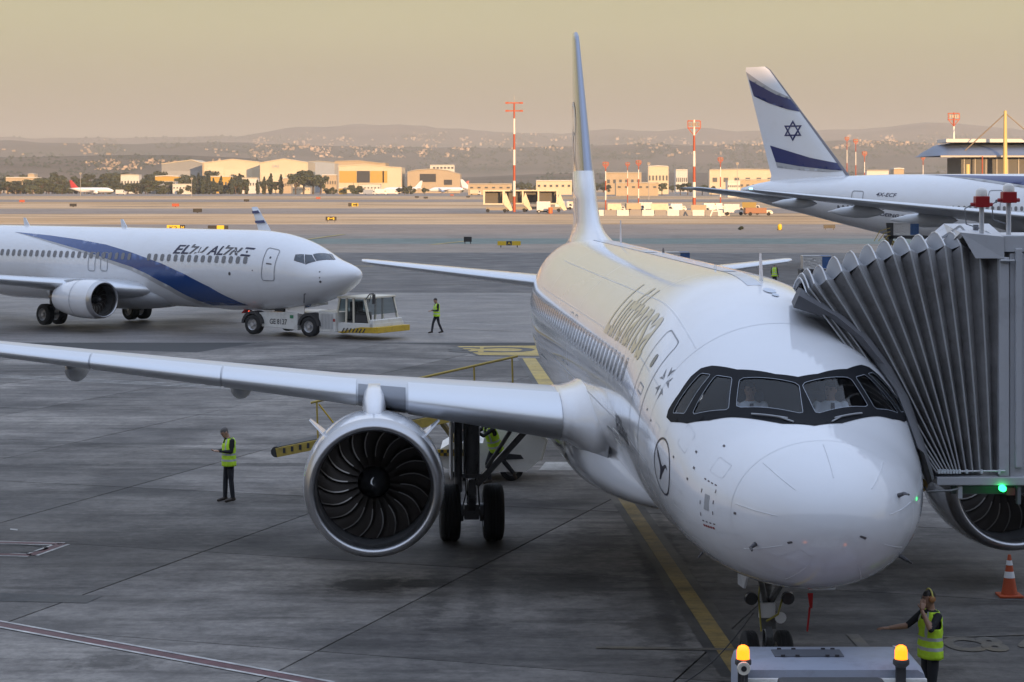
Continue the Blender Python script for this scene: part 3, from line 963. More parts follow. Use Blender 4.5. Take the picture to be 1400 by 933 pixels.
# access hatches, placards and sensor vanes on the nose
for px, py, w_, h_ in ((985, 640, .34, .22), (938, 600, .30, .30), (925, 680, .42, .30), (1000, 740, .5, .22), (958, 745, .24, .24), (895, 600, .26, .4), (1080, 770, .5, .3), (1160, 765, .4, .26)):
    k = chart_px(px, py); b = MB(); k.line('', rrect(w_, h_, .03), .006, None, None, b=b, off=.004); b.build('access_panel', M_linel, JET, fix=False)
for px, py in ((949, 640), (952, 618), (940, 655), (1005, 702), (890, 575), (885, 560), (921, 625), (1080, 742), (1180, 735), (990, 610)):
    k = chart_px(px, py); k.patch('placard', rrect(.05, .03, .005, 1), mat('placard_dark', (0.10, .09, .10), .5), JET, step=.2, off=.004)
b = MB()
for s_, t0, t1 in ((3.2, -170, -60), (6.4, -175, -40), (7.4, -175, -40)):
    A = [FA.pt(s_, R(t0 + (t1 - t0) * i / 24), .003) for i in range(25)]; B = [FA.pt(s_ + .006, R(t0 + (t1 - t0) * i / 24), .003) for i in range(25)]; b.loft([A, B], closed=False, caps=False)
b.build('skin_joint', M_linel, JET, fix=False)
# probes
for px, py in ((1033, 744), (1228, 678)):
    p = jet_px(px, py)
    if p:
        s_, th = FA.inv(p)
        b = MB(); q = FA.pt(s_, th); n_ = FA.nrm(s_, th); b.tube([q, q + n_ * 0.09, q + n_ * 0.11 + Vector((0, -0.16, 0))], [0.03, 0.022, 0.012], 8); b.build('pitot_probe', M_probe, JET, smooth=0.6)
b = MB(); q = FA.pt(1.75, R(128)); b.tube([q, q + Vector((0.12, -0.02, -0.07)), q + Vector((0.13, -0.16, -0.08))], [0.03, 0.02, 0.012], 8); b.build('pitot_probe', M_probe, JET)
b = MB(); q = FA.pt(4.6, R(-150)); b.tube([q, q + Vector((-0.1, 0, -0.12))], [0.02, 0.012], 6); b.build('drain_mast', M_probe, JET)
def blade(px, py, h, ch, name='blade_antenna', m=M_white):
    p = jet_px(px, py)
    b = MB(); b.loft([[p + Vector((x * w_, y * c_ + dy, z_)) for x, y in ((0, -.5), (.5, -.1), (.35, .3), (0, .5), (-.35, .3), (-.5, -.1))] for z_, w_, c_, dy in ((-.03, .05, ch, 0), (h * .5, .045, ch * .75, ch * .12), (h, .025, ch * .5, ch * .28))])
    return b.build(name, m, JET, smooth=0.8)
blade(1041, 384, 0.42, 0.34); blade(849, 331, 0.55, 0.34); blade(907, 344, 0.10, 0.1, 'beacon_light', mat('beacon_smoked', (0.12, 0.1, 0.1), 0.3)); blade(978, 368, 0.07, 0.2, 'roof_port')
for px, py, r_ in ((1052, 398, .16), (1060, 404, .09), (998, 371, .18), (890, 345, .22)):
    p = jet_px(px, py); s_, th = FA.inv(p); k = Skin(FA, s_, th)
    k.patch('roof_plate', [(r_ * math.cos(i * .52), r_ * .6 * math.sin(i * .52)) for i in range(12)], mat('plate_pale', (0.55, 0.6, 0.68), 0.4), JET, step=0.2, off=0.01)
# crown strip along the spine (worn paint)
k = Skin(FA, 18.0, 0.0)
k.patch('crown_strip', [(12, -.11), (12, .11), (4, .15), (-4, .17), (-11.5, .24), (-11.5, -.24), (-4, -.17), (4, -.15)], mat('crown_grey', (0.52, 0.58, 0.68), 0.32, coat=0.4, var=0.12, vscale=2.0), JET, step=0.35, off=0.005)

# belly fairing
b = MB(); rings = []
fw = pchip([8.6, 10.0, 11.0, 12.0, 14, 18, 20.5, 22.5], [.75, 1.32, 1.72, 2.02, 2.22, 2.24, 2.0, 1.3])
fz0 = pchip([8.6, 10.0, 11, 12, 14, 18, 20.5, 22.5], [1.95, 1.72, 1.62, 1.55, 1.46, 1.44, 1.55, 1.95])
fz1 = pchip([8.6, 10.0, 11, 12, 14, 18, 20.5, 22.5], [2.1, 2.5, 2.95, 3.35, 3.6, 3.5, 3.1, 2.5])
for i in range(41):
    y = 8.6 + 13.9 * i / 40; w, z0_, z1_ = fw(y), fz0(y), fz1(y); rg = []
    for j in range(48):
        t_ = 2 * math.pi * j / 48; ct, st = math.cos(t_), math.sin(t_)
        rg.append(Vector((w * abs(ct) ** 0.72 * (1 if ct > 0 else -1), y, (z0_ + z1_) / 2 + (z1_ - z0_) / 2 * abs(st) ** 0.75 * (1 if st > 0 else -1))))
    rings.append(rg)
b.loft(rings); b.build('belly_fairing', M_white, JET, smooth=3.1)

# wings
for sg in (-1, 1):
    W = [(sg * 1.5, 11.15, 3.02, 7.4, .15, .045), (sg * 2.3, 11.75, 3.08, 6.7, .15, .04), (sg * 6.4, 13.9, 3.40, 4.3, .125, .02), (sg * 16.6, 19.3, 4.15, 1.65, .11, -.01)]
    ws = interp_secs(W, 8)
    wo = wing_mesh(ws).build('wing', M_grey, JET, smooth=0.9)
    # slats: leading-edge panels a few millimetres proud, gaps between
    def lat_sec(l):
        for i in range(len(W) - 1):
            if abs(W[i][0]) <= l <= abs(W[i + 1][0]):
                t_ = (l - abs(W[i][0])) / (abs(W[i + 1][0]) - abs(W[i][0])); return tuple(a + (c - a) * t_ for a, c in zip(W[i], W[i + 1]))
    for l0, l1 in ((2.42, 5.15), (6.12, 8.7), (8.74, 11.4), (11.44, 14.0), (14.04, 16.5)):
        b = MB(); rings = []
        for i in range(7):
            q = list(lat_sec(l0 + (l1 - l0) * i / 6)); sec = section(*q)
            nn = len(sec); idx = [nn - k for k in range(5, 0, -1)] + list(range(0, 6))
            cen = Vector((q[0], q[1] + q[3] * 0.2, q[2]))
            rings.append([sec[j % nn] + (sec[j % nn] - cen).normalized() * 0.022 for j in idx])
        b.loft(rings, closed=False, caps=False); b.build('slat', M_alu2, wo, smooth=3.1)
    # root fillet from the fairing to the leading edge
    b = MB(); rings = []
    for l, grow in ((1.7, 1.75), (1.95, 1.42), (2.12, 1.18), (2.28, 1.05), (2.43, 1.012)):
        q = lat_sec(max(l, 1.51)); sec = section(*q); cen = Vector((q[0], q[1] + q[3] * .35, q[2]))
        rings.append([cen + Vector((0, (p_ - cen).y * (1 + (grow - 1) * .35), (p_ - cen).z * grow)) for p_ in sec])
    b.loft(rings); b.build('wing_root_fillet', M_white, JET, smooth=3.1)
    # winglet
    wl = [(sg * 16.6, 19.3, 4.15, 1.65, .11, 0), (sg * 17.1, 19.75, 4.35, 1.45, .10, 0), (sg * 17.4, 20.2, 4.8, 1.25, .09, 0), (sg * 17.75, 21.2, 6.2, .6, .08, 0)]
    wing_mesh(wl).build('winglet', M_white, JET, smooth=3.1)
    for l in (12.0, 8.5, 4.75):
        q = lat_sec(l); y0 = q[1] + q[3] * .30; y1 = q[1] + q[3] * 1.22; b = MB(); rings = []
        for i in range(15):
            t_ = i / 14; r_ = max(0.02, math.sin(math.pi * min(1, t_ * 1.02)) ** 0.6); y = y0 + (y1 - y0) * t_
            cz = q[2] - 0.26 - 0.10 * math.sin(math.pi * t_) - 0.04 * t_
            rings.append([Vector((q[0] + 0.21 * r_ * math.cos(a * math.pi / 8), y, cz + (0.24 if math.sin(a * math.pi / 8) < 0 else 0.3) * r_ * math.sin(a * math.pi / 8))) for a in range(16)])
        b.loft(rings); b.build('flap_fairing', M_grey, wo, smooth=3.1)
    # engine
    ec = Vector((sg * 5.78, 11.75, 1.90))
    en = nacelle(JET, ec, 3.4, 1.285, 1.2)
    for s2 in (-1, 1):
        b = MB(); a_ = R(90 - s2 * 47); ca, sa = math.cos(a_), math.sin(a_)
        pts = [(0.95, 1.27), (1.25, 1.62), (1.42, 1.62), (1.75, 1.25)]
        b.prism([ec + Vector((r_ * ca, y_, r_ * sa)) for y_, r_ in pts], Vector((sa, 0, -ca)) * 0.03); b.build('strake', M_white, en)
    b = MB(); b.tube([ec + Vector((0.285 * math.cos(t_) * 0 , 0.9 + 0 * t_, 0)) for t_ in (0, 1)], 0.001, 3)
    for a_ in (90,):
        b = MB(); b.add([ec + Vector((dx, y_, math.sqrt(max(0, rr ** 2 - dx * dx)) + .004)) for y_, rr in ((.31, 1.242), (.6, 1.273), (1.0, 1.286)) for dx in (-.006, .006)], [(0, 1, 3, 2), (2, 3, 5, 4)]); b.build('cowl_seam', M_line, en, fix=False)
    b = MB(); A = [ec + Vector((1.29 * math.cos(i * math.pi / 36), 1.12, 1.29 * math.sin(i * math.pi / 36))) for i in range(72)]; B = [p_ + Vector((0, .014, 0)) for p_ in A]
    b.loft([A, B], caps=False); b.build('cowl_joint', M_linel, en, fix=False)
    # pylon
    b = MB(); rings = []
    for y_, w_, z0_, z1_ in ((12.35, .10, 2.95, 3.12), (12.5, .26, 2.95, 3.24), (12.75, .32, 2.95, 3.34), (13.2, .40, 2.95, 3.46), (14.0, .46, 2.95, 3.58), (15.5, .42, 2.8, 3.35), (17.2, .25, 2.75, 3.25), (18.2, .08, 2.95, 3.2)):
        z_ = lambda t: z0_ + (z1_ - z0_) * t
        rings.append([Vector((ec.x + sx * w_ / 2, y_, z_(t_))) for sx, t_ in ((-1, 0), (1, 0), (1, .6), (.85, .85), (.5, 1), (-.5, 1), (-.85, .85), (-1, .6))])
    b.loft(rings); b.build('pylon', M_white, en, smooth=0.9)
    b = MB(); q = lat_sec(5.62); sec = section(*q)
    rings = []
    for l in (5.2, 5.65, 6.08):
        q = lat_sec(l); sec = section(*q); nn = len(sec); cen = Vector((q[0], q[1] + q[3] * 0.2, q[2]))
        rings.append([sec[j % nn] + (sec[j % nn] - cen).normalized() * 0.012 for j in [nn - k for k in range(6, 0, -1)] + list(range(0, 5))])
    b.loft(rings, closed=False, caps=False); b.build('fixed_leading_edge', mat('bare_dark_metal', (0.20, 0.21, 0.23), 0.4, metal=0.3), wo, smooth=3.1)
    # main gear
    gx, gy = sg * 3.8, 17.7
    b = MB(); b.cyl((gx, gy, 3.1), (gx, gy, 1.35), .17, 16); b.cyl((gx + sg * .27, gy + .05, 3.1), (gx + sg * .27, gy + .05, 1.0), .085, 10); b.tube([(gx, gy, 1.38), (gx, gy, 1.3)], .2, 16)
    mg = b.build('main_gear', M_gear, JET, smooth=0.8)
    b = MB(); b.cyl((gx, gy, 1.35), (gx, gy, .62), .105, 14); b.build('oleo', M_chrome, mg, smooth=0.8)
    b = MB(); b.cyl((gx - .62, gy, .585), (gx + .62, gy, .585), .085, 12); b.box((gx, gy, .6), (.3, .3, .3)); b.cyl((gx - .17, gy, .585), (gx - .3, gy, .585), .19, 14); b.cyl((gx + .17, gy, .585), (gx + .3, gy, .585), .19, 14); b.build('axle', M_gear, mg, smooth=0.7)
    b = MB(); b.bar((gx - sg * .1, gy - .02, 1.15), (gx - sg * 1.55, gy - .1, 2.75), .17, .13); b.cyl((gx - sg * .3, gy - .15, 1.5), (gx - sg * 1.0, gy - .2, 2.6), .045, 8); b.build('side_brace', M_gear, mg, bevel=0.02)
    b = MB(); b.bar((gx, gy - .16, 1.25), (gx, gy - .42, .95), .14, .05); b.bar((gx, gy - .42, .95), (gx, gy - .14, .65), .14, .05); b.tube([(gx + .1, gy - .15, 2.9), (gx + .14, gy - .2, 2.0), (gx + .12, gy - .18, 1.2), (gx + .16, gy - .1, .7)], .018, 6); b.tube([(gx - .1, gy - .16, 2.9), (gx - .16, gy - .22, 1.8), (gx - .12, gy - .18, 1.0), (gx - .2, gy - .1, .65)], .014, 6); b.build('torque_link', M_gear, mg)
    b = MB(); b.box((gx + sg * .42, gy + .1, 2.15), (.05, 1.0, 1.7)); b.build('gear_door', M_belly, mg, bevel=0.015)
    for dx in (-.445, .445):
        wheel('wheel', (gx + dx, gy, .585), .585, .42, mg)
    # tailplane
    S = [(sg * .4, 31.6, 4.52, 4.0, .11, 0), (sg * 1.2, 32.05, 4.60, 3.6, .11, 0), (sg * 6.05, 34.75, 5.10, 1.55, .10, 0), (sg * 6.22, 35.05, 5.12, 1.1, .10, 0)]
    to = wing_mesh(S).build('tailplane', M_white, JET, smooth=0.9)
    b = MB(); rings = []
    for q in interp_secs(S[:3], 3):
        sec = section(*q); nn = len(sec); cen = Vector((q[0], q[1] + q[3] * .2, q[2]))
        rings.append([sec[j % nn] + (sec[j % nn] - cen).normalized() * .012 for j in [nn - 3, nn - 2, nn - 1, 0, 1, 2, 3]])
    b.loft(rings, closed=False, caps=False); b.build('tailplane_leading_edge', M_alu2, to, smooth=3.1)
# fin
M_fin = mat('fin_navy', (0.010, 0.014, 0.035), 0.16, coat=1.0, spec=0.8)
V = [(5.7, 29.9, 6.6, .082), (6.3, 30.7, 6.0, .082), (8.5, 32.6, 4.45, .082), (11.2, 34.95, 2.2, .085), (11.62, 35.35, 1.8, .09), (11.76, 35.75, 1.35, .07)]
V = interp_secs(V, 4)
fo = vfin_mesh(V).build('fin', M_fin, JET, smooth=0.9)
b = MB(); rings = []
for z_, sl, ch, tc in V:
    if z_ < 7.2: continue
    pr = [(x, y) for x, y in AF[:4]]
    rings.append([Vector((-y * ch * tc / .12 - (.012 if y else 0), sl + x * ch - .012, z_)) for x, y in pr[::-1]] + [Vector((y * ch * tc / .12 + .012, sl + x * ch - .012, z_)) for x, y in pr[1:]])
b.loft(rings, closed=False, caps=False); b.build('fin_leading_edge', mat('fin_edge_metal', (0.30, 0.32, 0.38), 0.28, metal=0.9), fo, smooth=3.1)
b = MB(); rings = []
for z_, sl, ch, tc, fl in ((5.6, 26.6, 10.2, .075, .30), (5.86, 28.0, 8.8, .068, .14), (6.05, 29.2, 7.6, .066, .07), (6.3, 30.3, 6.4, .078, .035), (6.9, 31.15, 5.5, .086, .02), (7.7, 31.88, 4.95, .088, .015)):
    rg = [Vector(((y * ch * tc / .12 + fl * (1 - abs(2 * x - 1) ** 3)), sl + x * ch, z_)) for x, y in AF] + [Vector((-(y * ch * tc / .12 + fl * (1 - abs(2 * x - 1) ** 3)), sl + x * ch, z_)) for x, y in AF[1:-1][::-1]]
    rings.append(rg)
b.loft(rings); b.build('fin_fillet', M_white, JET, smooth=3.1)
FIN_BVH = BVHTree.FromObject(fo, bpy.context.evaluated_depsgraph_get())
def fin_side(bvh, name, loop, m, parent, side=-1, step=0.3, off=0.012, holes=(), fast=False):
    """flat marking wrapped on the side of a fin; loop in (s, z)"""
    ov, fs = patch2d(loop, holes, step)
    vs, ok = [], True
    for v in ov:
        h = bvh.ray_cast(Vector((side * 6, v[0], v[1])), Vector((-side, 0, 0)))[0]
        vs.append((h + Vector((side * off, 0, 0))) if h else Vector((side * .05, v[0], v[1])))
    b = MB(); b.add(vs, fs); return b.build(name, m, parent, smooth=3.1, fix=False)
cir = [(35.0 + 1.1 * math.cos(2 * math.pi * i / 40), 8.6 + 1.1 * math.sin(2 * math.pi * i / 40)) for i in range(40)]
cir2 = [(35.0 + .98 * math.cos(2 * math.pi * i / 40), 8.6 + .98 * math.sin(2 * math.pi * i / 40)) for i in range(40)]
fin_side(FIN_BVH, 'fin_emblem_ring', cir, mat('emblem_pale', (0.75, 0.72, 0.66), 0.35), fo, holes=[cir2], step=0.2)
fin_side(FIN_BVH, 'fin_emblem_bird', [(35.0 - x * 2.6, 8.6 + y * 2.6) for x, y in crane], MATS['emblem_pale'], fo, step=0.25)

# nose gear
ng = MB(); ng.cyl((0, 5.05, 2.05), (0, 5.0, .95), .095, 14); ng.bar((-.28, 4.2, 1.95), (-.02, 4.92, 1.15), .07); ng.bar((.28, 4.2, 1.95), (.02, 4.92, 1.15), .07); ng.bar((-.3, 5.05, 1.9), (.3, 5.05, 1.9), .12)
ng = ng.build('nose_gear', M_gear, JET, smooth=0.7)
b = MB(); b.cyl((0, 5.0, .95), (0, 4.98, .36), .06, 12); b.build('oleo', M_chrome, ng, smooth=0.8)
b = MB(); b.cyl((-.34, 4.98, .38), (.34, 4.98, .38), .05, 10); b.bar((0, 4.9, .95), (0, 4.72, .7), .1, .04); b.bar((0, 4.72, .7), (0, 4.9, .45), .1, .04); b.box((0, 4.88, .95), (.22, .14, .26)); b.build('axle', M_gear, ng)
for dx in (-.25, .25):
    wheel('wheel', (dx, 4.98, .38), .38, .22, ng)
for dx, z_ in ((-.27, 1.28), (.27, 1.28)):
    b = MB(); b.lathe([(-.08, .001), (-.08, .09), (-.02, .10), (.08, .05), (.1, .001)], 16, (dx, 4.78, z_)); b.build('taxi_light', mat('lamp_dark', (0.03, 0.03, 0.03), 0.15, spec=0.8), ng, smooth=0.7)
b = MB(); b.lathe([(-.06, .001), (-.06, .085), (.05, .06)], 14, (.16, 4.78, 1.0)); b.build('steering_knob', mat('plate_white', (0.7, 0.7, 0.7), 0.4), ng, smooth=0.7)
b = MB(); b.box((-.03, 4.78, 1.10), (.24, .06, .22)); b.build('gear_placard', MATS['plate_white'], ng, bevel=0.01)
b = MB(); b.tube([(.2, 4.75, 1.3), (.12, 4.72, 1.05), (-.05, 4.72, .95)], .016, 6); b.tube([(-.1, 4.8, 1.7), (-.16, 4.75, 1.3), (-.12, 4.75, .8)], .014, 6); b.build('hydraulic_hose', mat('hose_yellow', (0.3, 0.26, 0.05), 0.6), ng)
b = MB(); b.prism([(-.46, 3.95, 1.80), (-.50, 4.05, 1.56), (-.49, 4.6, 1.52), (-.46, 4.8, 1.80)], (.03, 0, 0)); b.build('gear_door', M_white, ng)
b = MB(); b.box((.62, 4.0, 1.66), (.38, .04, .25)); b.build('gear_door', M_white, ng, bevel=0.015)
b = MB(); b.box((.62, 3.975, 1.67), (.05, .01, .12)); b.build('door_slot', M_dark, ng)
b = MB(); b.prism([(.40, 3.95, 1.50), (.48, 3.95, 1.50), (.47, 3.95, 1.28), (.43, 3.95, 1.30)], (0, .01, 0)); b.prism([(.42, 3.96, 1.30), (.45, 3.96, 1.30), (.41, 3.96, .95), (.385, 3.96, .96)], (0, .008, 0)); b.build('warning_streamer', M_red, ng)
# ================================================================== the blue-striped airliners
def place(name, label, nose, aft_ang, z=0.0):
    ax, ay = math.cos(aft_ang), math.sin(aft_ang)
    return thing(name, label, 'airliner', (nose[0], nose[1], z), math.atan2(-ax, ay))
def px_hit(root, bvh, px, py):
    o = at(root, (0, 0, CH)); d = at(root, P(px, py, 100)) - o
    return bvh.ray_cast(o, d.normalized())[0]
def px_loop(root, fus, bvh, sk, pts):
    o = []
    for p in pts:
        h = px_hit(root, bvh, *p); k = 0
        while h is None and k < 12:
            k += 1; h = px_hit(root, bvh, p[0], p[1] + k * (1 if p[1] < 340 else -1))
        s_, th = fus.inv(h); o.append((sk.s0 - s_, -sk.side * (th - sk.th0) * sk.k))
    return o
def crop(ox, oy, sc, pts):
    return [(ox + x / sc, oy + y / sc) for x, y in pts]

# ---------------- twin-jet behind, coupled to the tow tractor
AL7 = R(-40)
B7 = place('airliner', 'white airliner with blue swoosh and dark name lettering, coupled to a tow tractor', (-7.25, 100.9), AL7 + math.pi)
F7 = Fus([(0, 3.0, 3.0, 0), (.04, 3.14, 2.88, .18), (.1, 3.24, 2.79, .30), (.3, 3.38, 2.60, .52), (.6, 3.50, 2.40, .74), (1.0, 3.62, 2.18, .97), (1.5, 3.76, 1.95, 1.18), (1.9, 3.90, 1.80, 1.32), (2.6, 4.22, 1.60, 1.50), (3.3, 4.52, 1.43, 1.63),
          (4.3, 4.80, 1.27, 1.76), (5.5, 5.00, 1.15, 1.84), (7, 5.09, 1.10, 1.88), (26, 5.10, 1.10, 1.88), (30, 5.08, 1.7, 1.75), (34, 4.95, 2.7, 1.2), (38, 4.6, 3.9, .3)])
fb = F7.mesh([0.0005, .01, .03, .06, .1, .16, .24, .34, .46, .6] + [.6 + .14 * k for k in range(1, 33)] + [5.2 + .8 * k for k in range(1, 42)], 72)
fb.build('fuselage', M_white, B7, smooth=3.1, fix=False)
B7V = BVHTree.FromPolygons([Vector(v) for v in fb.v], fb.f)
K7 = Skin(F7, 10.0, R(-75))
up = [(20, 317.5), (68.6, 322.3), (109.8, 328.3), (145.8, 335), (180, 345.5), (206, 355), (221, 360.5), (253.6, 375.5), (285.7, 392), (318, 409), (340, 417.4)]
lo = [(292, 417.5), (264, 408), (232, 391), (200, 374), (180, 365), (145.8, 354), (120, 344.6), (68.6, 330)]
lg = lo + [(20, 317.6), (68, 332), (120, 348.5), (145.8, 358.5), (180, 370.5), (200, 380), (232, 397.5), (258, 411), (278, 418)]
K7.patch('blue_stripe', px_loop(B7, F7, B7V, K7, up + lo), M_blue, B7, step=0.25, off=0.014)
K7.patch('grey_stripe', px_loop(B7, F7, B7V, K7, lg), M_lgrey, B7, step=0.25, off=0.010)
for q in ([(955, 228), (1003, 226), (1008, 282), (945, 262)], [(1015, 228), (1055, 230), (1078, 268), (1018, 286)], [(1070, 225), (1160, 222), (1186, 258), (1090, 264)], [(1168, 222), (1186, 225), (1206, 256), (1193, 259)]):
    lp = px_loop(B7, F7, B7V, K7, crop(200, 300, 4.667, q))
    cx_, cy_ = sum(p[0] for p in lp) / 4, sum(p[1] for p in lp) / 4
    K7.patch('cockpit_surround', [((p[0] - cx_) * 1.13 + cx_, (p[1] - cy_) * 1.13 + cy_) for p in lp], M_lgrey2, B7, step=0.2, off=0.006)
    K7.patch('cockpit_window', lp, M_cwin, B7, step=0.2, off=0.010)
def door7(px, py, w, h, name):
    s_, th = F7.inv(px_hit(B7, B7V, px, py)); k = Skin(F7, s_, th); b = MB(); k.line('', rrect(w, h, .14), .04, None, None, b=b, off=.02); return k, b.build(name, M_line, B7, fix=False)
k, o = door7(367.5, 361, .80, 1.62, 'front_door'); k.patch('door_handle', rrect(.36, .07, .02), M_lgrey2, o, step=.2); k.patch('door_window', shift(rrect(.12, .12, .05), 0, .32), M_cwin, o, step=.2)
door7(125.5, 358, .55, .97, 'overwing_exit'); door7(142.5, 358, .55, .97, 'overwing_exit')
cwm = None
for i in range(-2, 50):
    s_ = 7.0 + i * .508
    if s_ > 31.5 or i in (13, 14): continue
    k = Skin(F7, s_, F7.th_z(s_, 3.66)); k.patch('cabin_window', rrect(.26, .36, .1, 3), mat('cabin_shade', (0.17, 0.17, 0.18), 0.25), B7, step=.3, off=.024)
# name: Latin and Hebrew letters, then the striped emblem
s_a, t_a = F7.inv(px_hit(B7, B7V, 236, 347)); s_b, t_b = F7.inv(px_hit(B7, B7V, 331, 344))
kn = Skin(F7, s_a, t_a)
full, ff = text_mesh('EL\u05dc\u05e2AL\u05dc\u05d0', 1.0, shear=0.35, bold=0.015)
x0_, x1_ = min(p[0] for p in full), max(p[0] for p in full)
wt = s_a - s_b
pos = 0.0
for word, m_, w_, dy in (('EL', M_lnavy, .235, 0), ('\u05dc\u05e2', M_lgrey2, .262, .02), ('AL', M_lnavy, .235, 0), ('\u05dc\u05d0', M_lgrey2, .255, .02)):
    kn.text('name_letters', word, pos * wt, dy, wt * w_, .50 + dy * 2, m_, B7, off=.014, shear=0.35, bold=0.02); pos += w_ + .004
pos *= wt
kn.patch('name_emblem', [(pos + .16, .50), (pos + .82, .50), (pos + .72, .40), (pos + .12, .40)], M_lnavy, B7, step=.3, off=.014)
kn.patch('name_emblem', [(pos + .0, .10), (pos + .66, .10), (pos + .58, 0), (pos - .06, 0)], M_lnavy, B7, step=.3, off=.014)
kn.patch('name_emblem', [(pos + .33 + .07 * math.cos(i * math.pi / 3), .25 + .07 * math.sin(i * math.pi / 3)) for i in range(6)], M_lnavy, B7, step=.3, off=.014)
for px, py, r_ in ((313.8, 374.5, .09), (345, 370, .035), (438, 385.5, .06), (437, 380, .035), (437, 372, .04)):
    s_, th = F7.inv(px_hit(B7, B7V, px, py)); Skin(F7, s_, th).patch('skin_port', [(r_ * math.cos(i * .63), r_ * math.sin(i * .63)) for i in range(10)], M_lgrey2, B7, step=.3)
for s_, h in ((4.9, .0), (17.2, .42), (25.5, .42)):
    if h:
        p = F7.pt(s_, 0); b = MB(); b.prism([p + Vector((-.02, -.25, -.03)), p + Vector((-.02, .22, -.03)), p + Vector((-.02, .30, h)), p + Vector((-.02, .12, h))], (.04, 0, 0)); b.build('blade_antenna', M_white, B7)
# belly fairing
b = MB(); rings = []
for i in range(17):
    t_ = i / 16; y = 11.2 + 12.5 * t_; g = math.sin(math.pi * t_) ** .45 if 0 < t_ < 1 else .02
    rings.append([Vector((2.0 * g * math.cos(a * math.pi / 12), y, 1.75 + (.95 if math.sin(a * math.pi / 12) < 0 else .9) * g * math.sin(a * math.pi / 12))) for a in range(24)])
b.loft(rings); b.build('belly_fairing', M_belly, B7, smooth=3.1)
def small_wing(root, W, slat=True):
    wo = wing_mesh(interp_secs(W, 5)).build('wing', M_grey, root, smooth=.9)
    b = MB(); rings = []
    for q in interp_secs(W, 4):
        sec = section(*q); nn = len(sec); cen = Vector((q[0], q[1] + q[3] * .2, q[2]))
        rings.append([sec[j % nn] + (sec[j % nn] - cen).normalized() * .02 for j in [nn - 4, nn - 3, nn - 2, nn - 1, 0, 1, 2, 3, 4]])
    b.loft(rings, closed=False, caps=False); b.build('slat', M_alu2, wo, smooth=3.1)
    return wo
for sg in (-1, 1):
    W = [(sg * 1.4, 13.3, 1.95, 8.0, .14, .03), (sg * 2.2, 13.9, 2.0, 7.2, .14, .03), (sg * 5.6, 16.0, 2.38, 4.7, .12, .01), (sg * 17.0, 23.2, 3.55, 1.7, .1, 0)]
    wo = small_wing(B7, W)
    wl = [W[3], (sg * 17.4, 23.8, 3.75, 1.5, .1, 0), (sg * 17.75, 24.8, 4.6, 1.1, .1, 0), (sg * 18.0, 26.2, 5.95, .55, .1, 0)]
    wlo = wing_mesh(interp_secs(wl, 3)).build('winglet', M_white, B7, smooth=3.1)
    if sg == 1:
        for f0, f1 in ((.30, .42), (.74, .86)):
            def wp(t_, c_):
                q = tuple(a + (c - a) * t_ for a, c in zip(wl[2], wl[3])); return Vector((q[0] - .09, q[1] + q[3] * c_, q[2]))
            b = MB(); b.add([wp(f0, .02), wp(f0 - .04, .98), wp(f1 - .04, .98), wp(f1, .02)], [(0, 1, 2, 3)]); b.build('winglet_stripe', M_navy, wlo, fix=False)
    for l, y in ((8.0, 19.5), (12, 21.6)):
        b = MB(); b.loft([[Vector((sg * l + .18 * g * math.cos(a * math.pi / 6), y + 3.4 * t_, 2.25 + (l - 8) * .1 + .22 * g * math.sin(a * math.pi / 6))) for a in range(12)] for t_, g in ((0, .1), (.15, .7), (.4, 1), (.7, .8), (1, .1))]); b.build('flap_fairing', M_grey, wo, smooth=3.1)
    ec = Vector((sg * 4.83, 12.9, 1.62))
    en = nacelle(B7, ec, 3.3, .98, .9, blades=18, rfan=.77, fan_at=.7, detail=False)
    b = MB(); b.loft([[Vector((ec.x + sx * w_ / 2, y_, z_)) for sx, z_ in ((-1, z0), (1, z0), (1, z1), (-1, z1))] for y_, w_, z0, z1 in ((13.9, .06, 2.3, 2.5), (14.6, .3, 2.2, 2.62), (16.2, .36, 2.0, 2.5), (18, .1, 2.0, 2.3))]); b.build('pylon', M_grey, en)
    b = MB(); A = [ec + Vector((.985 * math.cos(i * math.pi / 24), 1.55, .985 * math.sin(i * math.pi / 24))) for i in range(48)]; b.loft([A, [p_ + Vector((0, .03, 0)) for p_ in A]], caps=False); b.build('cowl_joint', M_line, en, fix=False)
    gx, gy = sg * 2.86, 19.6
    b = MB(); b.cyl((gx, gy, 2.0), (gx, gy, .55), .13, 12); b.bar((gx, gy, .9), (gx - sg * .9, gy, 1.7), .12); b.cyl((gx - .5, gy, .56), (gx + .5, gy, .56), .08, 10); mg = b.build('main_gear', M_gear, B7, smooth=.8)
    for dx in (-.43, .43): wheel('wheel', (gx + dx, gy, .565), .565, .42, mg, groove=False)
    S = [(sg * .4, 32.5, 3.95, 4.2, .1, 0), (sg * 7.1, 36.6, 4.75, 1.6, .1, 0)]
    wing_mesh(S).build('tailplane', M_white, B7, smooth=.9)
V7 = [(4.7, 29.2, 8.0, .1), (5.4, 31.0, 6.4, .1), (6.2, 31.9, 5.6, .1), (12.2, 36.6, 2.0, .09)]
vfin_mesh(interp_secs(V7, 3)).build('fin', M_white, B7, smooth=.9)
b = MB(); b.cyl((0, 4.0, 1.6), (0, 3.95, .75), .1, 12); b.cyl((-.3, 3.95, .62), (.3, 3.95, .62), .05, 10); ng7 = b.build('nose_gear', M_gear, B7, smooth=.8)
for dx in (-.2, .2): wheel('wheel', (dx, 3.95, .64), .34, .2, ng7, groove=False)
b = MB(); b.prism([(-.5, 3.2, 1.5), (-.5, 4.5, 1.3), (-.55, 4.5, .98), (-.55, 3.2, 1.1)], (.04, 0, 0)); gd = b.build('gear_door', M_white, ng7)
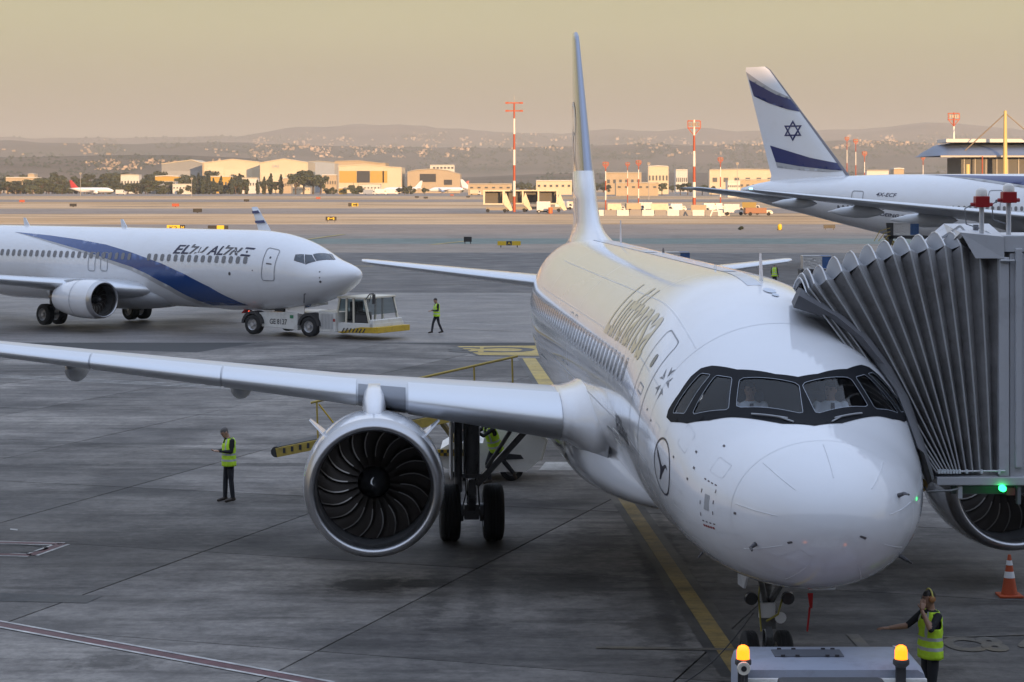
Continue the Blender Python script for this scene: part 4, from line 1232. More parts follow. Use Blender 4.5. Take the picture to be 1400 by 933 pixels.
b = MB(); p_ = F7.pt(7.6, R(-176)); b.prism([p_ + Vector((-.25, -.2, .05)), p_ + Vector((.25, -.2, .05)), p_ + Vector((.2, .1, -.16)), p_ + Vector((-.2, .1, -.16))], (0, .15, 0)); b.build('intake_cover', M_red, B7)
b = MB(); q = px_hit(B7, B7V, 417.5, 402); b.tube([q, q + Vector((-.10, -.02, -.02)), q + Vector((-.11, -.02, -.45))], .03, 6); b.build('drain_fitting', M_probe, B7)

# ---------------- wide-body on the right, seen from behind its tail
NO = (21.7 + .766 * 63, 200 - .643 * 63)
B8 = place('airliner', 'white wide-body airliner with six-pointed star and two navy bands on its fin', NO, R(-40) + math.pi)
F8 = Fus([(0, 4.3, 4.3, 0), (.3, 5.0, 3.6, .9), (1, 5.6, 3.0, 1.6), (3, 7.0, 2.4, 2.5), (6, 8.1, 2.15, 3.0), (9, 8.3, 2.1, 3.1), (41, 8.3, 2.1, 3.1), (46, 8.3, 2.65, 3.0), (51, 8.2, 3.6, 2.6), (56, 8.0, 4.65, 1.95), (60, 7.7, 5.5, 1.2), (63, 7.1, 6.3, .35)])
fb = F8.mesh([.001, .1, .3, .6, 1, 2, 3, 4.5, 6, 7.5, 9] + [9 + 2 * k for k in range(1, 17)] + [41 + k for k in range(1, 23)], 72)
fb.build('fuselage', M_white, B8, smooth=3.1, fix=False)
B8V = BVHTree.FromPolygons([Vector(v) for v in fb.v], fb.f)
K8 = Skin(F8, 46, R(-70))
K8.patch('blue_stripe', px_loop(B8, F8, B8V, K8, [(1258, 239), (1300, 240), (1350, 241), (1412, 242), (1412, 256), (1380, 251), (1340, 245), (1300, 241.5)]), M_navy, B8, step=.4, off=.045)
K8.patch('grey_stripe', px_loop(B8, F8, B8V, K8, [(1290, 241), (1340, 245), (1380, 251), (1412, 256), (1412, 259), (1380, 254), (1340, 248)]), M_lgrey, B8, step=.4, off=.035)
def skin8(px, py):
    s_, th = F8.inv(px_hit(B8, B8V, px, py)); return Skin(F8, s_, th)
k = skin8(1197.5, 268.5); k.text('registration', '4X-ECF', 0, 0, 2.1, .36, M_lnavy, B8, shear=.25, bold=.015, off=.02)
k = skin8(1198, 294.5); k.text('type_name', 'BOEING 777-200', 0, 0, 4.7, .32, M_lnavy, B8, shear=.3, bold=.02, off=.02)
for px, py in ((1171.5, 278), (1359, 277)):
    k = skin8(px, py); b = MB(); k.line('', rrect(1.2, 2.2, .2), .07, None, None, b=b, off=.03); o = b.build('cabin_door', M_line, B8, fix=False); k.patch('door_sill', shift(rrect(1.1, .09, .02), 0, -1.08), M_lgrey2, o, step=.5); k.patch('door_window', shift(rrect(.2, .3, .08), .2, .1), M_cwin, o, step=.5)
for i in range(36):
    s_ = 51 - i * .533
    if 40.2 < s_ < 41.8: continue
    Skin(F8, s_, F8.th_z(s_, 5.35)).patch('cabin_window', rrect(.27, .4, .12, 3), mat('cabin_shade', (0.17, 0.17, 0.18), .25), B8, step=.5, off=.02)
V8 = [(7.2, 48.6, 11.5, .1), (8.2, 51.4, 8.4, .1), (18.1, 59.9, 2.75, .1), (18.4, 60.4, 2.2, .1)]
fo8 = vfin_mesh(interp_secs(V8, 4)).build('fin', M_white, B8, smooth=.9)
b = MB(); rings = [[Vector((-y * ch * tc / .12 - .02, sl + x * ch - .02, z_)) for x, y in AF[:4][::-1]] + [Vector((y * ch * tc / .12 + .02, sl + x * ch - .02, z_)) for x, y in AF[1:4]] for z_, sl, ch, tc in interp_secs(V8, 4) if z_ > 8]
b.loft(rings, closed=False, caps=False); b.build('fin_leading_edge', mat('edge_brown', (0.16, 0.15, 0.16), .35, metal=.4), fo8, smooth=3.1)
F8V = BVHTree.FromObject(fo8, bpy.context.evaluated_depsgraph_get())
def fin_px(pts):
    o = []
    for p in pts:
        h = px_hit(B8, F8V, *p); k = 0
        while h is None and k < 30:
            k += 1; h = px_hit(B8, F8V, p[0] + (k * .4 if k % 2 else -k * .4), p[1])
        if h: o.append((h.y, h.z))
    return o
cr = lambda pts: crop(1000, 80, 5.185, pts)
fin_side(F8V, 'fin_band', fin_px(cr([(124, 150), (210, 200), (320, 258), (452, 296), (512, 380), (400, 362), (270, 320), (160, 268)])), M_navy, fo8, off=.04, step=.25)
fin_side(F8V, 'fin_band_grey', fin_px(cr([(102, 95), (180, 150), (290, 220), (430, 278), (452, 296), (320, 258), (210, 200), (124, 150)])), M_lgrey, fo8, off=.035, step=.25)
fin_side(F8V, 'fin_band', fin_px(cr([(275, 618), (380, 650), (560, 705), (820, 745), (868, 795), (700, 790), (480, 765), (315, 735)])), M_navy, fo8, off=.04, step=.25)
fin_side(F8V, 'fin_band_grey', fin_px(cr([(315, 735), (480, 765), (700, 790), (850, 796), (700, 806), (500, 795), (325, 775)])), M_lgrey, fo8, off=.035, step=.25)
st = [cr([q])[0] for q in ((435, 513),)][0]
ctr = fin_px([st])[0]
for off_a in (90, 270):
    pts = [(ctr[0] - 2.05 * .82 * math.cos(R(off_a + 120 * i)) , ctr[1] + .98 * math.sin(R(off_a + 120 * i))) for i in range(3)]
    pts = [(ctr[0] - 1.12 * math.cos(R(off_a + 120 * i)), ctr[1] + .98 * math.sin(R(off_a + 120 * i))) for i in range(3)]
    inn = [((p[0] - ctr[0]) * .72 + ctr[0], (p[1] - ctr[1]) * .72 + ctr[1]) for p in pts]
    fin_side(F8V, 'fin_star', pts, M_navy, fo8, holes=[inn], off=.03, step=.4)
for sg in (-1, 1):
    small_wing(B8, [(sg * 2.5, 20.0, 3.6, 13.5, .12, .03), (sg * 9, 26, 4.55, 8.2, .11, .02), (sg * 27.5, 38.9, 6.55, 3.2, .10, 0), (sg * 30.3, 41.6, 6.95, 1.2, .1, 0)])
    for l, y, z_, ln, r_ in ((20, 36.2, 5.2, 5.2, .42), (14, 33.0, 4.5, 6.2, .5), (25, 39.3, 5.9, 4.2, .34)):
        b = MB(); b.loft([[Vector((sg * l + r_ * g * math.cos(a * math.pi / 8), y + ln * t_, z_ + r_ * 1.2 * g * math.sin(a * math.pi / 8))) for a in range(16)] for t_, g in ((0, .05), (.1, .55), (.3, .95), (.5, 1), (.75, .7), (1, .05))]); b.build('flap_fairing', M_grey, B8, smooth=3.1)
    wing_mesh(interp_secs([(sg * 1.2, 53.6, 6.0, 7.2, .1, 0), (sg * 2.4, 54.6, 6.1, 6.2, .1, 0), (sg * 10.4, 60.2, 7.05, 2.5, .1, 0), (sg * 10.75, 60.9, 7.1, 1.6, .1, 0)], 3)).build('tailplane', M_grey, B8, smooth=.9)
    ec = Vector((sg * 9.6, 15.5, 2.9)); nacelle(B8, ec, 5.6, 1.9, 1.8, blades=20, rfan=1.5, fan_at=1.2, detail=False)
    gx, gy = sg * 5.5, 33.5
    b = MB(); b.cyl((gx, gy, 3.4), (gx, gy, .7), .25, 12); b.bar((gx, gy - 1.5, .68), (gx, gy + 1.5, .68), .25); mg = b.build('main_gear', M_gear, B8, smooth=.8)
    for dy in (-1.45, 0, 1.45):
        for dx in (-.7, .7): wheel('wheel', (gx + dx, gy + dy, .66), .66, .5, mg, groove=False)
b = MB(); b.cyl((0, 6, 2.3), (0, 6, .5), .15, 12); ng8 = b.build('nose_gear', M_gear, B8)
for dx in (-.3, .3): wheel('wheel', (dx, 6, .53), .53, .35, ng8, groove=False)
b = MB(); pa = Vector((-30.2, 42.0, 7.02)); b.lathe([(-.12, .01), (-.1, .1), (.1, .1), (.14, .01)], 10, pa); b.build('navigation_light', mat('nav_green', (0.1, 0.6, 0.4), .3, emit=(.3, 1, .7), estr=3.0), B8)
# ---------------- small far airliners
def far_jet(label, px, py, ang, tailm, scale=1.0, D=None, name='airliner'):
    D = D or GD(py); nose = ((px - 700) / F * D, D)
    r = place(name, label, nose, ang + math.pi, -0.1); r.scale = (scale,) * 3; r['group'] = 'airliners parked across the airfield'
    ff = Fus([(0, 3.0, 3.0, 0), (.3, 3.6, 2.5, .7), (1.2, 4.2, 2.1, 1.35), (3, 5.0, 1.8, 1.8), (6, 5.8, 1.7, 1.97), (26, 5.85, 1.7, 1.97), (31, 5.8, 3.0, 1.5), (37, 5.3, 4.6, .3)])
    ff.mesh([.001, .1, .3, .7, 1.2, 2, 3, 4.5, 6, 15, 26, 28, 31, 34, 37], 20).build('fuselage', M_white, r, smooth=3.1, fix=False)
    vfin_mesh([(5.5, 29, 7, .1), (6.3, 30.4, 6, .1), (11.8, 35.6, 1.9, .1)]).build('fin', tailm, r)
    for sg in (-1, 1):
        wing_mesh([(sg * 1.5, 11.3, 2.9, 7, .14, 0), (sg * 6, 13.9, 3.3, 4.2, .12, 0), (sg * 17, 19.5, 4.1, 1.6, .1, 0)]).build('wing', M_grey, r)
        wing_mesh([(sg * .5, 31.6, 4.6, 3.8, .1, 0), (sg * 6.2, 35, 5.1, 1.4, .1, 0)]).build('tailplane', M_white, r)
        b = MB(); b.lathe([(0, .95), (.2, 1.15), (1.4, 1.2), (3.2, .8), (3.3, .4)], 16, (sg * 5.7, 11.7, 2.0)); b.lathe([(.1, .95), (.6, .01)], 16, (sg * 5.7, 11.7, 2.0)); b.build('engine', M_white, r, smooth=.8)
        b = MB(); b.cyl((sg * 3.8, 17.7, 2.8), (sg * 3.8, 17.7, .3), .15, 6); b.lathe([(-.4, .58), (.4, .58)], 10, (sg * 3.8, 17.7, .58), 'X', caps=True); b.build('main_gear', M_gear, r)
    b = MB(); b.cyl((0, 5, 2), (0, 5, .2), .1, 6); b.lathe([(-.3, .38), (.3, .38)], 10, (0, 5, .38), 'X', caps=True); b.build('nose_gear', M_gear, r)
    return r
M_rtail = mat('tail_red', (0.42, 0.03, 0.03), .4)
fj = far_jet('small distant airliner with red fin parked before the dark tree belt', 155.5, 266.2, R(-8), M_rtail, D=1730)
far_jet('distant airliner with plain white fin beside the arched tan hangar', 522, 264.5, R(178), M_white, D=1950)
far_jet('distant airliner with red and white fin left of the white finned one', 586, 264, R(184), M_rtail, D=1960)
far_jet('distant white airliner with tall white fin nearest the stored boarding stairs', 692, 265, R(-6), M_white, 1.1, D=1900)
# ================================================================== jet bridge on the right
M_fabric = mat('canopy_fabric', (0.235, 0.23, 0.232), 0.8, bump=0.02, bscale=5, var=0.22, vscale=2.2, dirt=(0.10, 0.085, 0.075), dscale=2.0, damt=0.6)
M_fabric2 = mat('canopy_top', (0.27, 0.275, 0.29), 0.7, bump=0.004, bscale=12)
M_rib = mat('rib_aluminium', (0.55, 0.56, 0.58), 0.4, metal=0.5)
M_cab = mat('bridge_panel', (0.50, 0.51, 0.54), 0.42, metal=0.2, dirt=(0.2, 0.2, 0.2), dscale=1.5, damt=0.35)
M_cab2 = mat('bridge_panel_dark', (0.14, 0.145, 0.16), 0.5)
M_pad = mat('bumper_pad', (0.12, 0.12, 0.13), 0.8, bump=0.008, bscale=6)
BR = thing('jet_bridge', 'grey jet bridge with pleated accordion canopy pressed against the airliner fuselage', 'jet bridge', (0, 0, 0))
DN, DF = 30.1, 31.5       # near and far side of the canopy
# canopy ribs: (upper corner px), (lower end px)
ribs = [((1102.5, 400), 1281), ((1106, 394), 1285), ((1113, 388), 1289), ((1130, 383), 1293), ((1151, 371), 1297), ((1174, 363), 1301), ((1198, 354), 1305), ((1221.5, 348), 1309), ((1244.5, 343), 1313),
        ((1269, 340), 1321), ((1292, 336), 1330), ((1314, 336), 1340), ((1339, 335), 1355), ((1364, 335), 1370)]
def rib_pts(c, bx, dip=0.0, n=9):
    """U-shaped hoop: near post (slightly bowed), roof, far post"""
    top = P(c[0], c[1], DN); bot = P(bx, 647, DN)
    pts = []
    for k in range(n):
        t_ = k / (n - 1); p = bot.lerp(top, t_); p.x -= 0.16 * math.sin(math.pi * t_) * (1 - (c[0] - 1100) / 330) * -0.2
        pts.append(p + Vector((0, dip, 0)))
    apex = 0.20
    tp = [top + Vector((0.0, 0.12 + dip * .3, .05 - dip * .6))]
    for k in range(1, 6):
        t_ = k / 6; tp.append(Vector((top.x, DN + (DF - DN) * t_, top.z + apex * math.sin(math.pi * min(1, t_ * 1.1) * .9) * .9 - dip * .8)))
    far = [Vector((p.x, DF - dip, p.z)) for p in pts[::-1]]
    return pts + tp + far
hoops = [rib_pts(*r_) for r_ in ribs]
for i, h in enumerate(hoops):
    b = MB(); b.tube(h, 0.012, 6); b.build('canopy_rib', M_rib, BR, smooth=0.8)
for i in range(len(ribs) - 1):
    c0, b0 = ribs[i]; c1, b1 = ribs[i + 1]
    gap = min(0.20, 0.03 + (c1[0] - c0[0]) * 0.006)
    v = rib_pts(((c0[0] + c1[0]) / 2 + 1.5, (c0[1] + c1[1]) / 2 + 5.5), (b0 + b1) / 2, gap)
    b = MB()
    b.m = 0
    n = len(v); sag = []
    b.loft([hoops[i], v], closed=False, caps=False); b.loft([v, hoops[i + 1]], closed=False, caps=False)
    for q in range(len(b.f)):
        k = q % (n - 1); b.mi[q] = 1 if 8 <= k <= 14 else 0
    b.build('canopy_panel', [M_fabric, M_fabric2], BR, smooth=1.0)
# foam bumper lying on the fuselage skin
Lp = [(1085, 421), (1127, 434), (1160.6, 459.5), (1189, 490), (1220, 531.6), (1240, 578), (1250.7, 609), (1268.7, 663)]
Rp = [(1096, 395), (1153, 432), (1189, 462), (1220, 503), (1243, 544), (1261, 597), (1270, 625), (1278, 655)]
jm = Matrix.Translation(JET.location) @ Matrix.Rotation(JET.rotation_euler.z, 4, 'Z')
def on_skin(px, py):
    o_ = at(JET, (0, 0, CH)); h_ = FA_BVH.ray_cast(o_, (at(JET, P(px, py, 100)) - o_).normalized())[0]
    D_ = min((jm @ h_).y, DN + .1) if h_ else DN
    return D_
b = MB(); rings = []
for (lx, ly), (rx, ry) in zip(Lp, Rp):
    dl = on_skin(lx, ly); l_ = P(lx, ly, dl + .05); f_ = P(lx * .75 + rx * .25, ly * .75 + ry * .25, dl - .12); m_ = P(lx * .35 + rx * .65, ly * .35 + ry * .65, min(dl, DN) - .10); r_ = P(rx, ry, DN + .02)
    rings.append([l_, f_, m_, r_, r_ + Vector((.02, .5, 0)), l_ + Vector((.05, .6, .05))])
b.loft(rings); b.build('bumper', M_pad, BR, smooth=0.9)
# cab frame, wall, roof hood
def pbox(name, x0, y0, x1, y1, d0, d1, m, bevel=0.015):
    """upright panel from photo corners at its near face"""
    a_, c_ = P(x0, y1, d0), P(x1, y0, d0)
    b = MB(); b.box(((a_.x + c_.x) / 2, (d0 + d1) / 2, (a_.z + c_.z) / 2), (c_.x - a_.x, d1 - d0, c_.z - a_.z)); return b.build(name, m, BR, bevel=bevel)
pbox('cab_frame', 1366, 352, 1380, 652, DN - .04, DN + .16, M_cab)
pbox('cab_wall', 1380.5, 346, 1760, 652, DN, DF + .4, M_cab)
pbox('cab_pillar', 1389, 340, 1398, 640, DN - .09, DN - .004, M_cab)
pbox('cab_header', 1372, 322, 1760, 345, DN - .03, DF + .45, M_cab)
pbox('rail_latch', 1368, 355, 1388, 358, DN - .10, DN - .044, M_rib)
# sloping hood over the canopy end
b = MB(); A = [P(1284, 331, DN + 1.4), P(1313, 309, DN + .6), P(1336, 318, DN - .05), P(1345, 352, DN - .05), P(1374, 354, DN - .05), P(1374, 325, DN - .05)]
b.add([P(1313, 318, DN - .02), P(1334, 353.5, DN - .05), P(1373, 353.5, DN - .05), P(1373, 324, DN - .05)] + [P(1290, 306, DN + 2.1), P(1313, 318, DN + .0), P(1373, 324, DN - .05), P(1352, 306, DN + 2.1)], [(0, 1, 2, 3), (4, 5, 6, 7)])
b.add([P(1290, 306.3, DN + 2.09), P(1262, 330, DN + 1.9), P(1300, 332, DN + .5), P(1313, 318.3, DN + .02)], [(0, 1, 2, 3)])
b.build('hood', M_cab, BR, fix=False)
b = MB(); b.box(P(1334, 312, DN + 1.0), (.07, .07, .10)); b.build('hood_vent', M_cab2, BR)
b = MB(); b.bar(P(1284, 328, DN + .9), P(1313, 309, DN + .7), .03); b.bar(P(1313, 309, DN + .7), P(1330, 328, DN + .6), .03); b.build('hood_edge', M_rib, BR)
# floor beam, threshold rail with clips, under-floor gear
pbox('floor_beam', 1281, 652.5, 1760, 664, DN - .06, DF + .3, M_cab)
pbox('under_frame', 1300, 664.5, 1760, 676, DN + .2, DF, M_cab2)
b = MB(); b.cyl(P(1281, 645, DN - .06), P(1374, 644, DN - .06), .014, 8); b.build('threshold_rail', M_rib, BR)
for x in list(range(1284, 1313, 4)) + [1322, 1342, 1366]:
    b = MB(); b.box(P(x, 645, DN - .07), (.03, .04, .055)); b.build('rail_clip', mat('clip_pale', (0.6, 0.65, 0.68), .4), BR)
pbox('bracket', 1310, 665, 1316, 682, DN - .02, DN + .1, M_cab, .005)
pbox('bracket', 1391, 665, 1396, 690, DN - .02, DN + .1, M_cab2, .005)
b = MB(); b.tube([P(1264, 666, DN), P(1268, 672, DN - .05), P(1300, 671, DN - .05), P(1312, 668, DN)], .018, 6); b.build('sensor_arm', M_gear, BR)
b = MB(); b.lathe([(-.06, .001), (-.06, .10), (.06, .10), (.06, .001)], 14, P(1258, 663, DN + .1), 'Y'); b.build('sensor_wheel', mat('ochre_rubber', (0.25, 0.16, 0.04), .7), BR)
b = MB(); b.lathe([(-.03, .001), (-.035, .045), (.05, .05), (.05, .001)], 14, P(1371, 668, DN - .1), 'Y'); b.build('status_lamp', mat('lamp_green', (0.02, 0.5, 0.08), .3, emit=(.02, 1, .18), estr=3.5), BR, smooth=.7)
b = MB(); b.box(P(1381, 672, DN), (.12, .1, .10)); b.build('junction_box', mat('box_maroon', (0.12, .03, .03), .6), BR)
# support column outside the picture and the tunnel running back to the terminal
b = MB(); q0, q1 = P(1760, 640, DN), P(1760, 330, DN)
b.box((q0.x + 9, DN + 1.2, (q0.z + q1.z) / 2), (18, 2.6, q1.z - q0.z)); b.build('tunnel', M_cab, BR)
b = MB(); b.box((q0.x + 1.5, DN + 1.2, q0.z / 2 - .1), (.8, .8, q0.z - .3)); b.build('support_column', M_cab2, BR)
# two red and clear warning lamps on posts
for px, yb, yt in ((1342, 318, 278), (1379, 322, 272)):
    L_ = thing('warning_lamp', 'red warning lamp with clear dome on a post, %s' % ('the shorter one by the canopy hood' if px < 1360 else 'the taller one above the cab wall'), 'warning lamp', P(px, yb, DN + .3), group='warning lamps on the jet bridge roof')
    q = at(L_, P(px, yt, DN + .3)); h = q.z
    b = MB(); b.cyl((0, 0, -.12), (0, 0, h - .02), .035, 10); b.build('post', M_rib, L_, smooth=.8)
    b = MB(); b.box((0, 0, h + .02), (.20, .18, .16)); b.cyl((-.16, 0, h - .02), (.16, 0, h - .02), .03, 8); b.build('lamp_body', mat('lamp_red', (0.30, .012, .015), .4), L_, bevel=.02)
    b = MB(); b.lathe([(h + .10, .085), (h + .18, .08), (h + .215, .05), (h + .225, .001)], 14, (0, 0, 0), 'Z'); b.build('dome', mat('dome_clear', (0.65, .62, .58), .15, spec=.8), L_, smooth=1.2)
    b = MB(); b.tube([(-.1, 0, h), (-.24, 0, h - .08), (-.22, 0, h - .3), (-.03, 0, h - .36)], .009, 6); b.build('cable', M_cab2, L_)
# ================================================================== people
M_skin = mat('skin', (0.42, 0.25, 0.17), .55); M_skin_d = mat('skin_tan', (0.30, 0.17, 0.11), .55)
M_hair = mat('hair_dark', (0.02, .016, .014), .6); M_hair_g = mat('hair_grey', (0.10, .09, .085), .7)
M_shirt_k = mat('shirt_black', (0.014, .014, .017), .85); M_trou = mat('trousers_dark', (0.016, .017, .022), .85); M_shoe = mat('shoe_brown', (0.04, .028, .02), .6)
M_vest = mat('vest_lime', (0.50, .78, .03), .7, var=.12, vscale=9, bump=.01, bscale=12); M_refl = mat('vest_reflective', (0.42, .44, .46), .4)
M_shirt_w = mat('shirt_white', (0.72, .73, .76), .8); M_tie = mat('tie_navy', (0.01, .012, .03), .7)

def capsule(b, pts, rs, sq=1.0, n=12):
    """tapered rounded limb"""
    pts = [Vector(p) for p in pts]
    P_, R_ = [], []
    d0 = (pts[0] - pts[1]).normalized(); d1 = (pts[-1] - pts[-2]).normalized()
    for k in (1.0, .75, .4): P_.append(pts[0] + d0 * rs[0] * k * .95); R_.append(rs[0] * math.sqrt(max(.004, 1 - k * k)))
    for p, r_ in zip(pts, rs): P_.append(p); R_.append(r_)
    for k in (.4, .75, 1.0): P_.append(pts[-1] + d1 * rs[-1] * k * .95); R_.append(rs[-1] * math.sqrt(max(.004, 1 - k * k)))
    b.tube(P_, R_, n, sx=sq)

def make_hand(b, wr, d, palm_n, thumb_side, curl=.5):
    """palm plus five bent fingers; wr wrist point, d direction of the hand"""
    d = Vector(d).normalized(); nrm = Vector(palm_n); nrm = (nrm - d * nrm.dot(d)).normalized(); sd = d.cross(nrm)
    b.loft([[wr + d * t_ + sd * a_ * w_ + nrm * c_ * h_ for a_, c_ in ((-1, -.6), (-1, .6), (-.5, 1), (.5, 1), (1, .6), (1, -.6), (.5, -1), (-.5, -1))] for t_, w_, h_ in ((-.01, .024, .018), (.03, .036, .016), (.075, .042, .014), (.098, .038, .011))])
    for k, (off, ln) in enumerate(((-.031, .062), (-.011, .072), (.010, .068), (.030, .054))):
        p0 = wr + d * .09 + sd * off; d1 = (d + nrm * curl * .5).normalized(); d2 = (d + nrm * curl * 1.6).normalized()
        p1 = p0 + d1 * ln * .5; p2 = p1 + d2 * ln * .5
        b.tube([p0 - d * .01, p0, p1, p2, p2 + d2 * .006], [.009, .009, .0085, .0075, .003], 6)
    p0 = wr + d * .03 + sd * thumb_side * .034; d1 = (d * .7 + sd * thumb_side * .7 + nrm * .3).normalized()
    b.tube([p0 - d1 * .01, p0, p0 + d1 * .035, p0 + d1 * .035 + (d + nrm * .5).normalized() * .03], [.011, .011, .010, .006], 6)

def person(label, loc, rz, J, mats, vest=True, sleeves=True, hair=None, group=None, half=False, skin=None, voxel=.014, belt=None, name='person'):
    """J: joint table in own coordinates (facing -y, feet at z=0): head, neck, chest, waist, hip, sh/el/wr/knee/ankle per side (l, r)"""
    skin = skin or M_skin
    root = thing(name, label, 'person', loc, rz, group)
    b = MB()
    V_ = {k: Vector(v) for k, v in J.items() if not isinstance(v, float)}
    up = (V_['neck'] - V_['hip']).normalized()
    sd = (V_['shr'] - V_['shl']).normalized()
    fw = sd.cross(up)
    if fw.y > 0: fw = -fw
    hd, nk = V_['head'], V_['neck']
    face = Vector(J.get('face', fw)).normalized()
    hu = (hd - nk).normalized(); hu = (hu - face * hu.dot(face) * .8).normalized(); hs = face.cross(hu)
    def H(f_, s_, u_): return hd + face * f_ + hs * s_ + hu * u_
    # head: cranium + jaw
    b.loft([[H(cf + rf * math.sin(a * math.pi / 8), rs_ * math.cos(a * math.pi / 8), u_) for a in range(16)] for u_, cf, rf, rs_ in
            ((-.118, .045, .030, .025), (-.105, .040, .050, .045), (-.07, .022, .078, .060), (-.03, .008, .092, .070), (.02, 0, .098, .076), (.06, -.006, .095, .076), (.095, -.01, .078, .064), (.118, -.01, .045, .038), (.124, -.01, .012, .010))])
    b.loft([[H(.088 + f_, s_ * w_, u_) for s_, f_ in ((-1, -.02), (0, d_), (1, -.02), (0, -.03))] for u_, w_, d_ in ((.012, .010, .004), (-.01, .013, .018), (-.032, .018, .026), (-.040, .012, .008))])   # nose
    for s_ in (-1, 1):
        b.loft([[H(-.005 + r_ * math.cos(a * math.pi / 4), s_ * o_, -.005 + 1.5 * r_ * math.sin(a * math.pi / 4)) for a in range(8)] for o_, r_ in ((.066, .016), (.078, .022), (.084, .018))])
    capsule(b, [hd - hu * .06 - face * .01, nk - up * .05], [.054, .062])
    ch, ws, hp = V_['chest'], V_['waist'], V_['hip']
    def ring(c, w_, d_, f_=0): return [c + sd * w_ * math.cos(a * math.pi / 10) + fw * (d_ * math.sin(a * math.pi / 10) + f_) for a in range(20)]
    sh_c = (V_['shl'] + V_['shr']) / 2
    tors = [(nk - up * .01, .07, .065), (sh_c + up * .03, .145, .085), (sh_c - up * .04, .185, .108), (ch, .180, .122), (ch.lerp(ws, .5), .165, .118), (ws, .158, .115), (ws.lerp(hp, .6), .170, .120), (hp - up * .06, .165, .118)]
    b.loft([ring(*t_) for t_ in tors])
    for s_ in 'lr':
        capsule(b, [V_['sh' + s_], V_['sh' + s_].lerp(V_['el' + s_], .5), V_['el' + s_]], [.060, .052, .042])
        capsule(b, [V_['el' + s_], V_['el' + s_].lerp(V_['wr' + s_], .35), V_['wr' + s_]], [.043, .042, .027])
        if not half:
            hipj = hp + sd * (-.085 if s_ == 'l' else .085) - up * .03
            kn, an = V_['kn' + s_], V_['an' + s_]
            capsule(b, [hipj, hipj.lerp(kn, .5), kn], [.088, .078, .060])
            capsule(b, [kn, kn.lerp(an, .35), an], [.060, .060, .050])
            ft = Vector(J.get('ft' + s_, an + Vector((0, -.17, -.05))))
            capsule(b, [an + Vector((0, .03, -.02)) * (1 if not J.get('ft' + s_) else .3), an.lerp(ft, .5) - Vector((0, 0, .006)), ft], [.045, .043, .036])
    me0 = bpy.data.meshes.new('body'); me0.from_pydata(b.v, [], b.f)
    bm = bmesh.new(); bm.from_mesh(me0); bmesh.ops.recalc_face_normals(bm, faces=bm.faces); bm.to_mesh(me0); bm.free()
    tmp = bpy.data.objects.new('body', me0); COL.objects.link(tmp)
    md = tmp.modifiers.new('r', 'REMESH'); md.mode = 'VOXEL'; md.voxel_size = voxel
    sm = tmp.modifiers.new('s', 'SMOOTH'); sm.factor = .5; sm.iterations = 3
    me = bpy.data.meshes.new_from_object(tmp.evaluated_get(bpy.context.evaluated_depsgraph_get()))
    bpy.data.objects.remove(tmp)
    # hands are added as they are, so that the fingers stay apart
    hb = MB()
    for s_ in 'lr':
        w_, e_ = V_['wr' + s_], V_['el' + s_]; d_ = Vector(J.get('hd' + s_, w_ - e_)); make_hand(hb, w_ + d_.normalized() * .01, d_, J.get('pn' + s_, (0, 0, -1)), -1 if s_ == 'l' else 1, J.get('curl', .5))
    n0 = len(me.vertices)
    bm = bmesh.new(); bm.from_mesh(me); vv = [bm.verts.new(v) for v in hb.v]
    for f in hb.f: bm.faces.new([vv[i] for i in f])
    bm.verts.index_update(); bm.faces.ensure_lookup_table()
    shirt, trou, shoe = mats
    ml = [skin, shirt, trou, shoe, M_hair if hair is None else hair]
    for f in bm.faces:
        c = f.calc_center_median(); mi = 1
        if any(v.index >= n0 for v in f.verts): mi = 0
        else:
            dh = c - hd; u_, f_ = dh.dot(hu), dh.dot(face)
            arm = min(((c - V_['wr' + s_]).length for s_ in 'lr'))
            low = (c - hp).dot(up)
            def segd(p, a, q): t_ = max(0, min(1, (p - a).dot(q - a) / (q - a).length_squared)); return (p - a - (q - a) * t_).length
            armd = min(segd(c, V_['el' + s_], V_['wr' + s_]) for s_ in 'lr'); upd = min(segd(c, V_['sh' + s_], V_['el' + s_]) for s_ in 'lr')
            tors_d = segd(c, hp, nk)
            if dh.length < .17 and u_ > -.155 and (c - nk).dot(up) > -.005:
                mi = 4 if (u_ > .055 or (f_ < -.035 and u_ > -.06) or (u_ > .02 and f_ < .03)) else 0
            elif armd < .075 and armd < upd and tors_d > .15: mi = 1 if sleeves else 0
            elif low < .02 and tors_d > .0:
                mi = 2
                if not half:
                    for s_ in 'lr':
                        an = V_['an' + s_]
                        if (c - an).length < .24 and (c - an).dot((V_['kn' + s_] - an).normalized()) < .02: mi = 3
        f.material_index = mi; f.smooth = True
    bm.to_mesh(me); bm.free()
    for m_ in ml: me.materials.append(m_)
    link(me, 'body', root)
    if vest:
        vb = MB(); R_ = []
        rows = [(sh_c + up * .045, .135, .092), (sh_c - up * .03, .178, .126), (ch, .205, .142), (ch.lerp(ws, .35), .202, .142), (ch.lerp(ws, .7), .198, .142), (ws, .196, .142), (ws.lerp(hp, .45), .202, .146), (ws.lerp(hp, .9), .210, .150), (hp - up * .10, .212, .150)]
        n = 28; fine = []
        for i in range(len(rows) - 1):
            for k in range(3): t_ = k / 3; fine.append(tuple(a_ + (c_ - a_) * t_ if not isinstance(a_, Vector) else a_.lerp(c_, t_) for a_, c_ in zip(rows[i], rows[i + 1])))
        fine.append(rows[-1])
        for i, (c, w_, d_) in enumerate(fine):
            R_.append([c + sd * w_ * math.cos(2 * math.pi * a / n) + fw * d_ * math.sin(2 * math.pi * a / n) + up * 0 + (sd * math.cos(2 * math.pi * a / n) + fw * math.sin(2 * math.pi * a / n)) * .008 * math.sin(a * 2.3 + i * .9) for a in range(n)])
        vb.loft(R_, caps=False)
        tot = len(fine) - 1
        keep = []
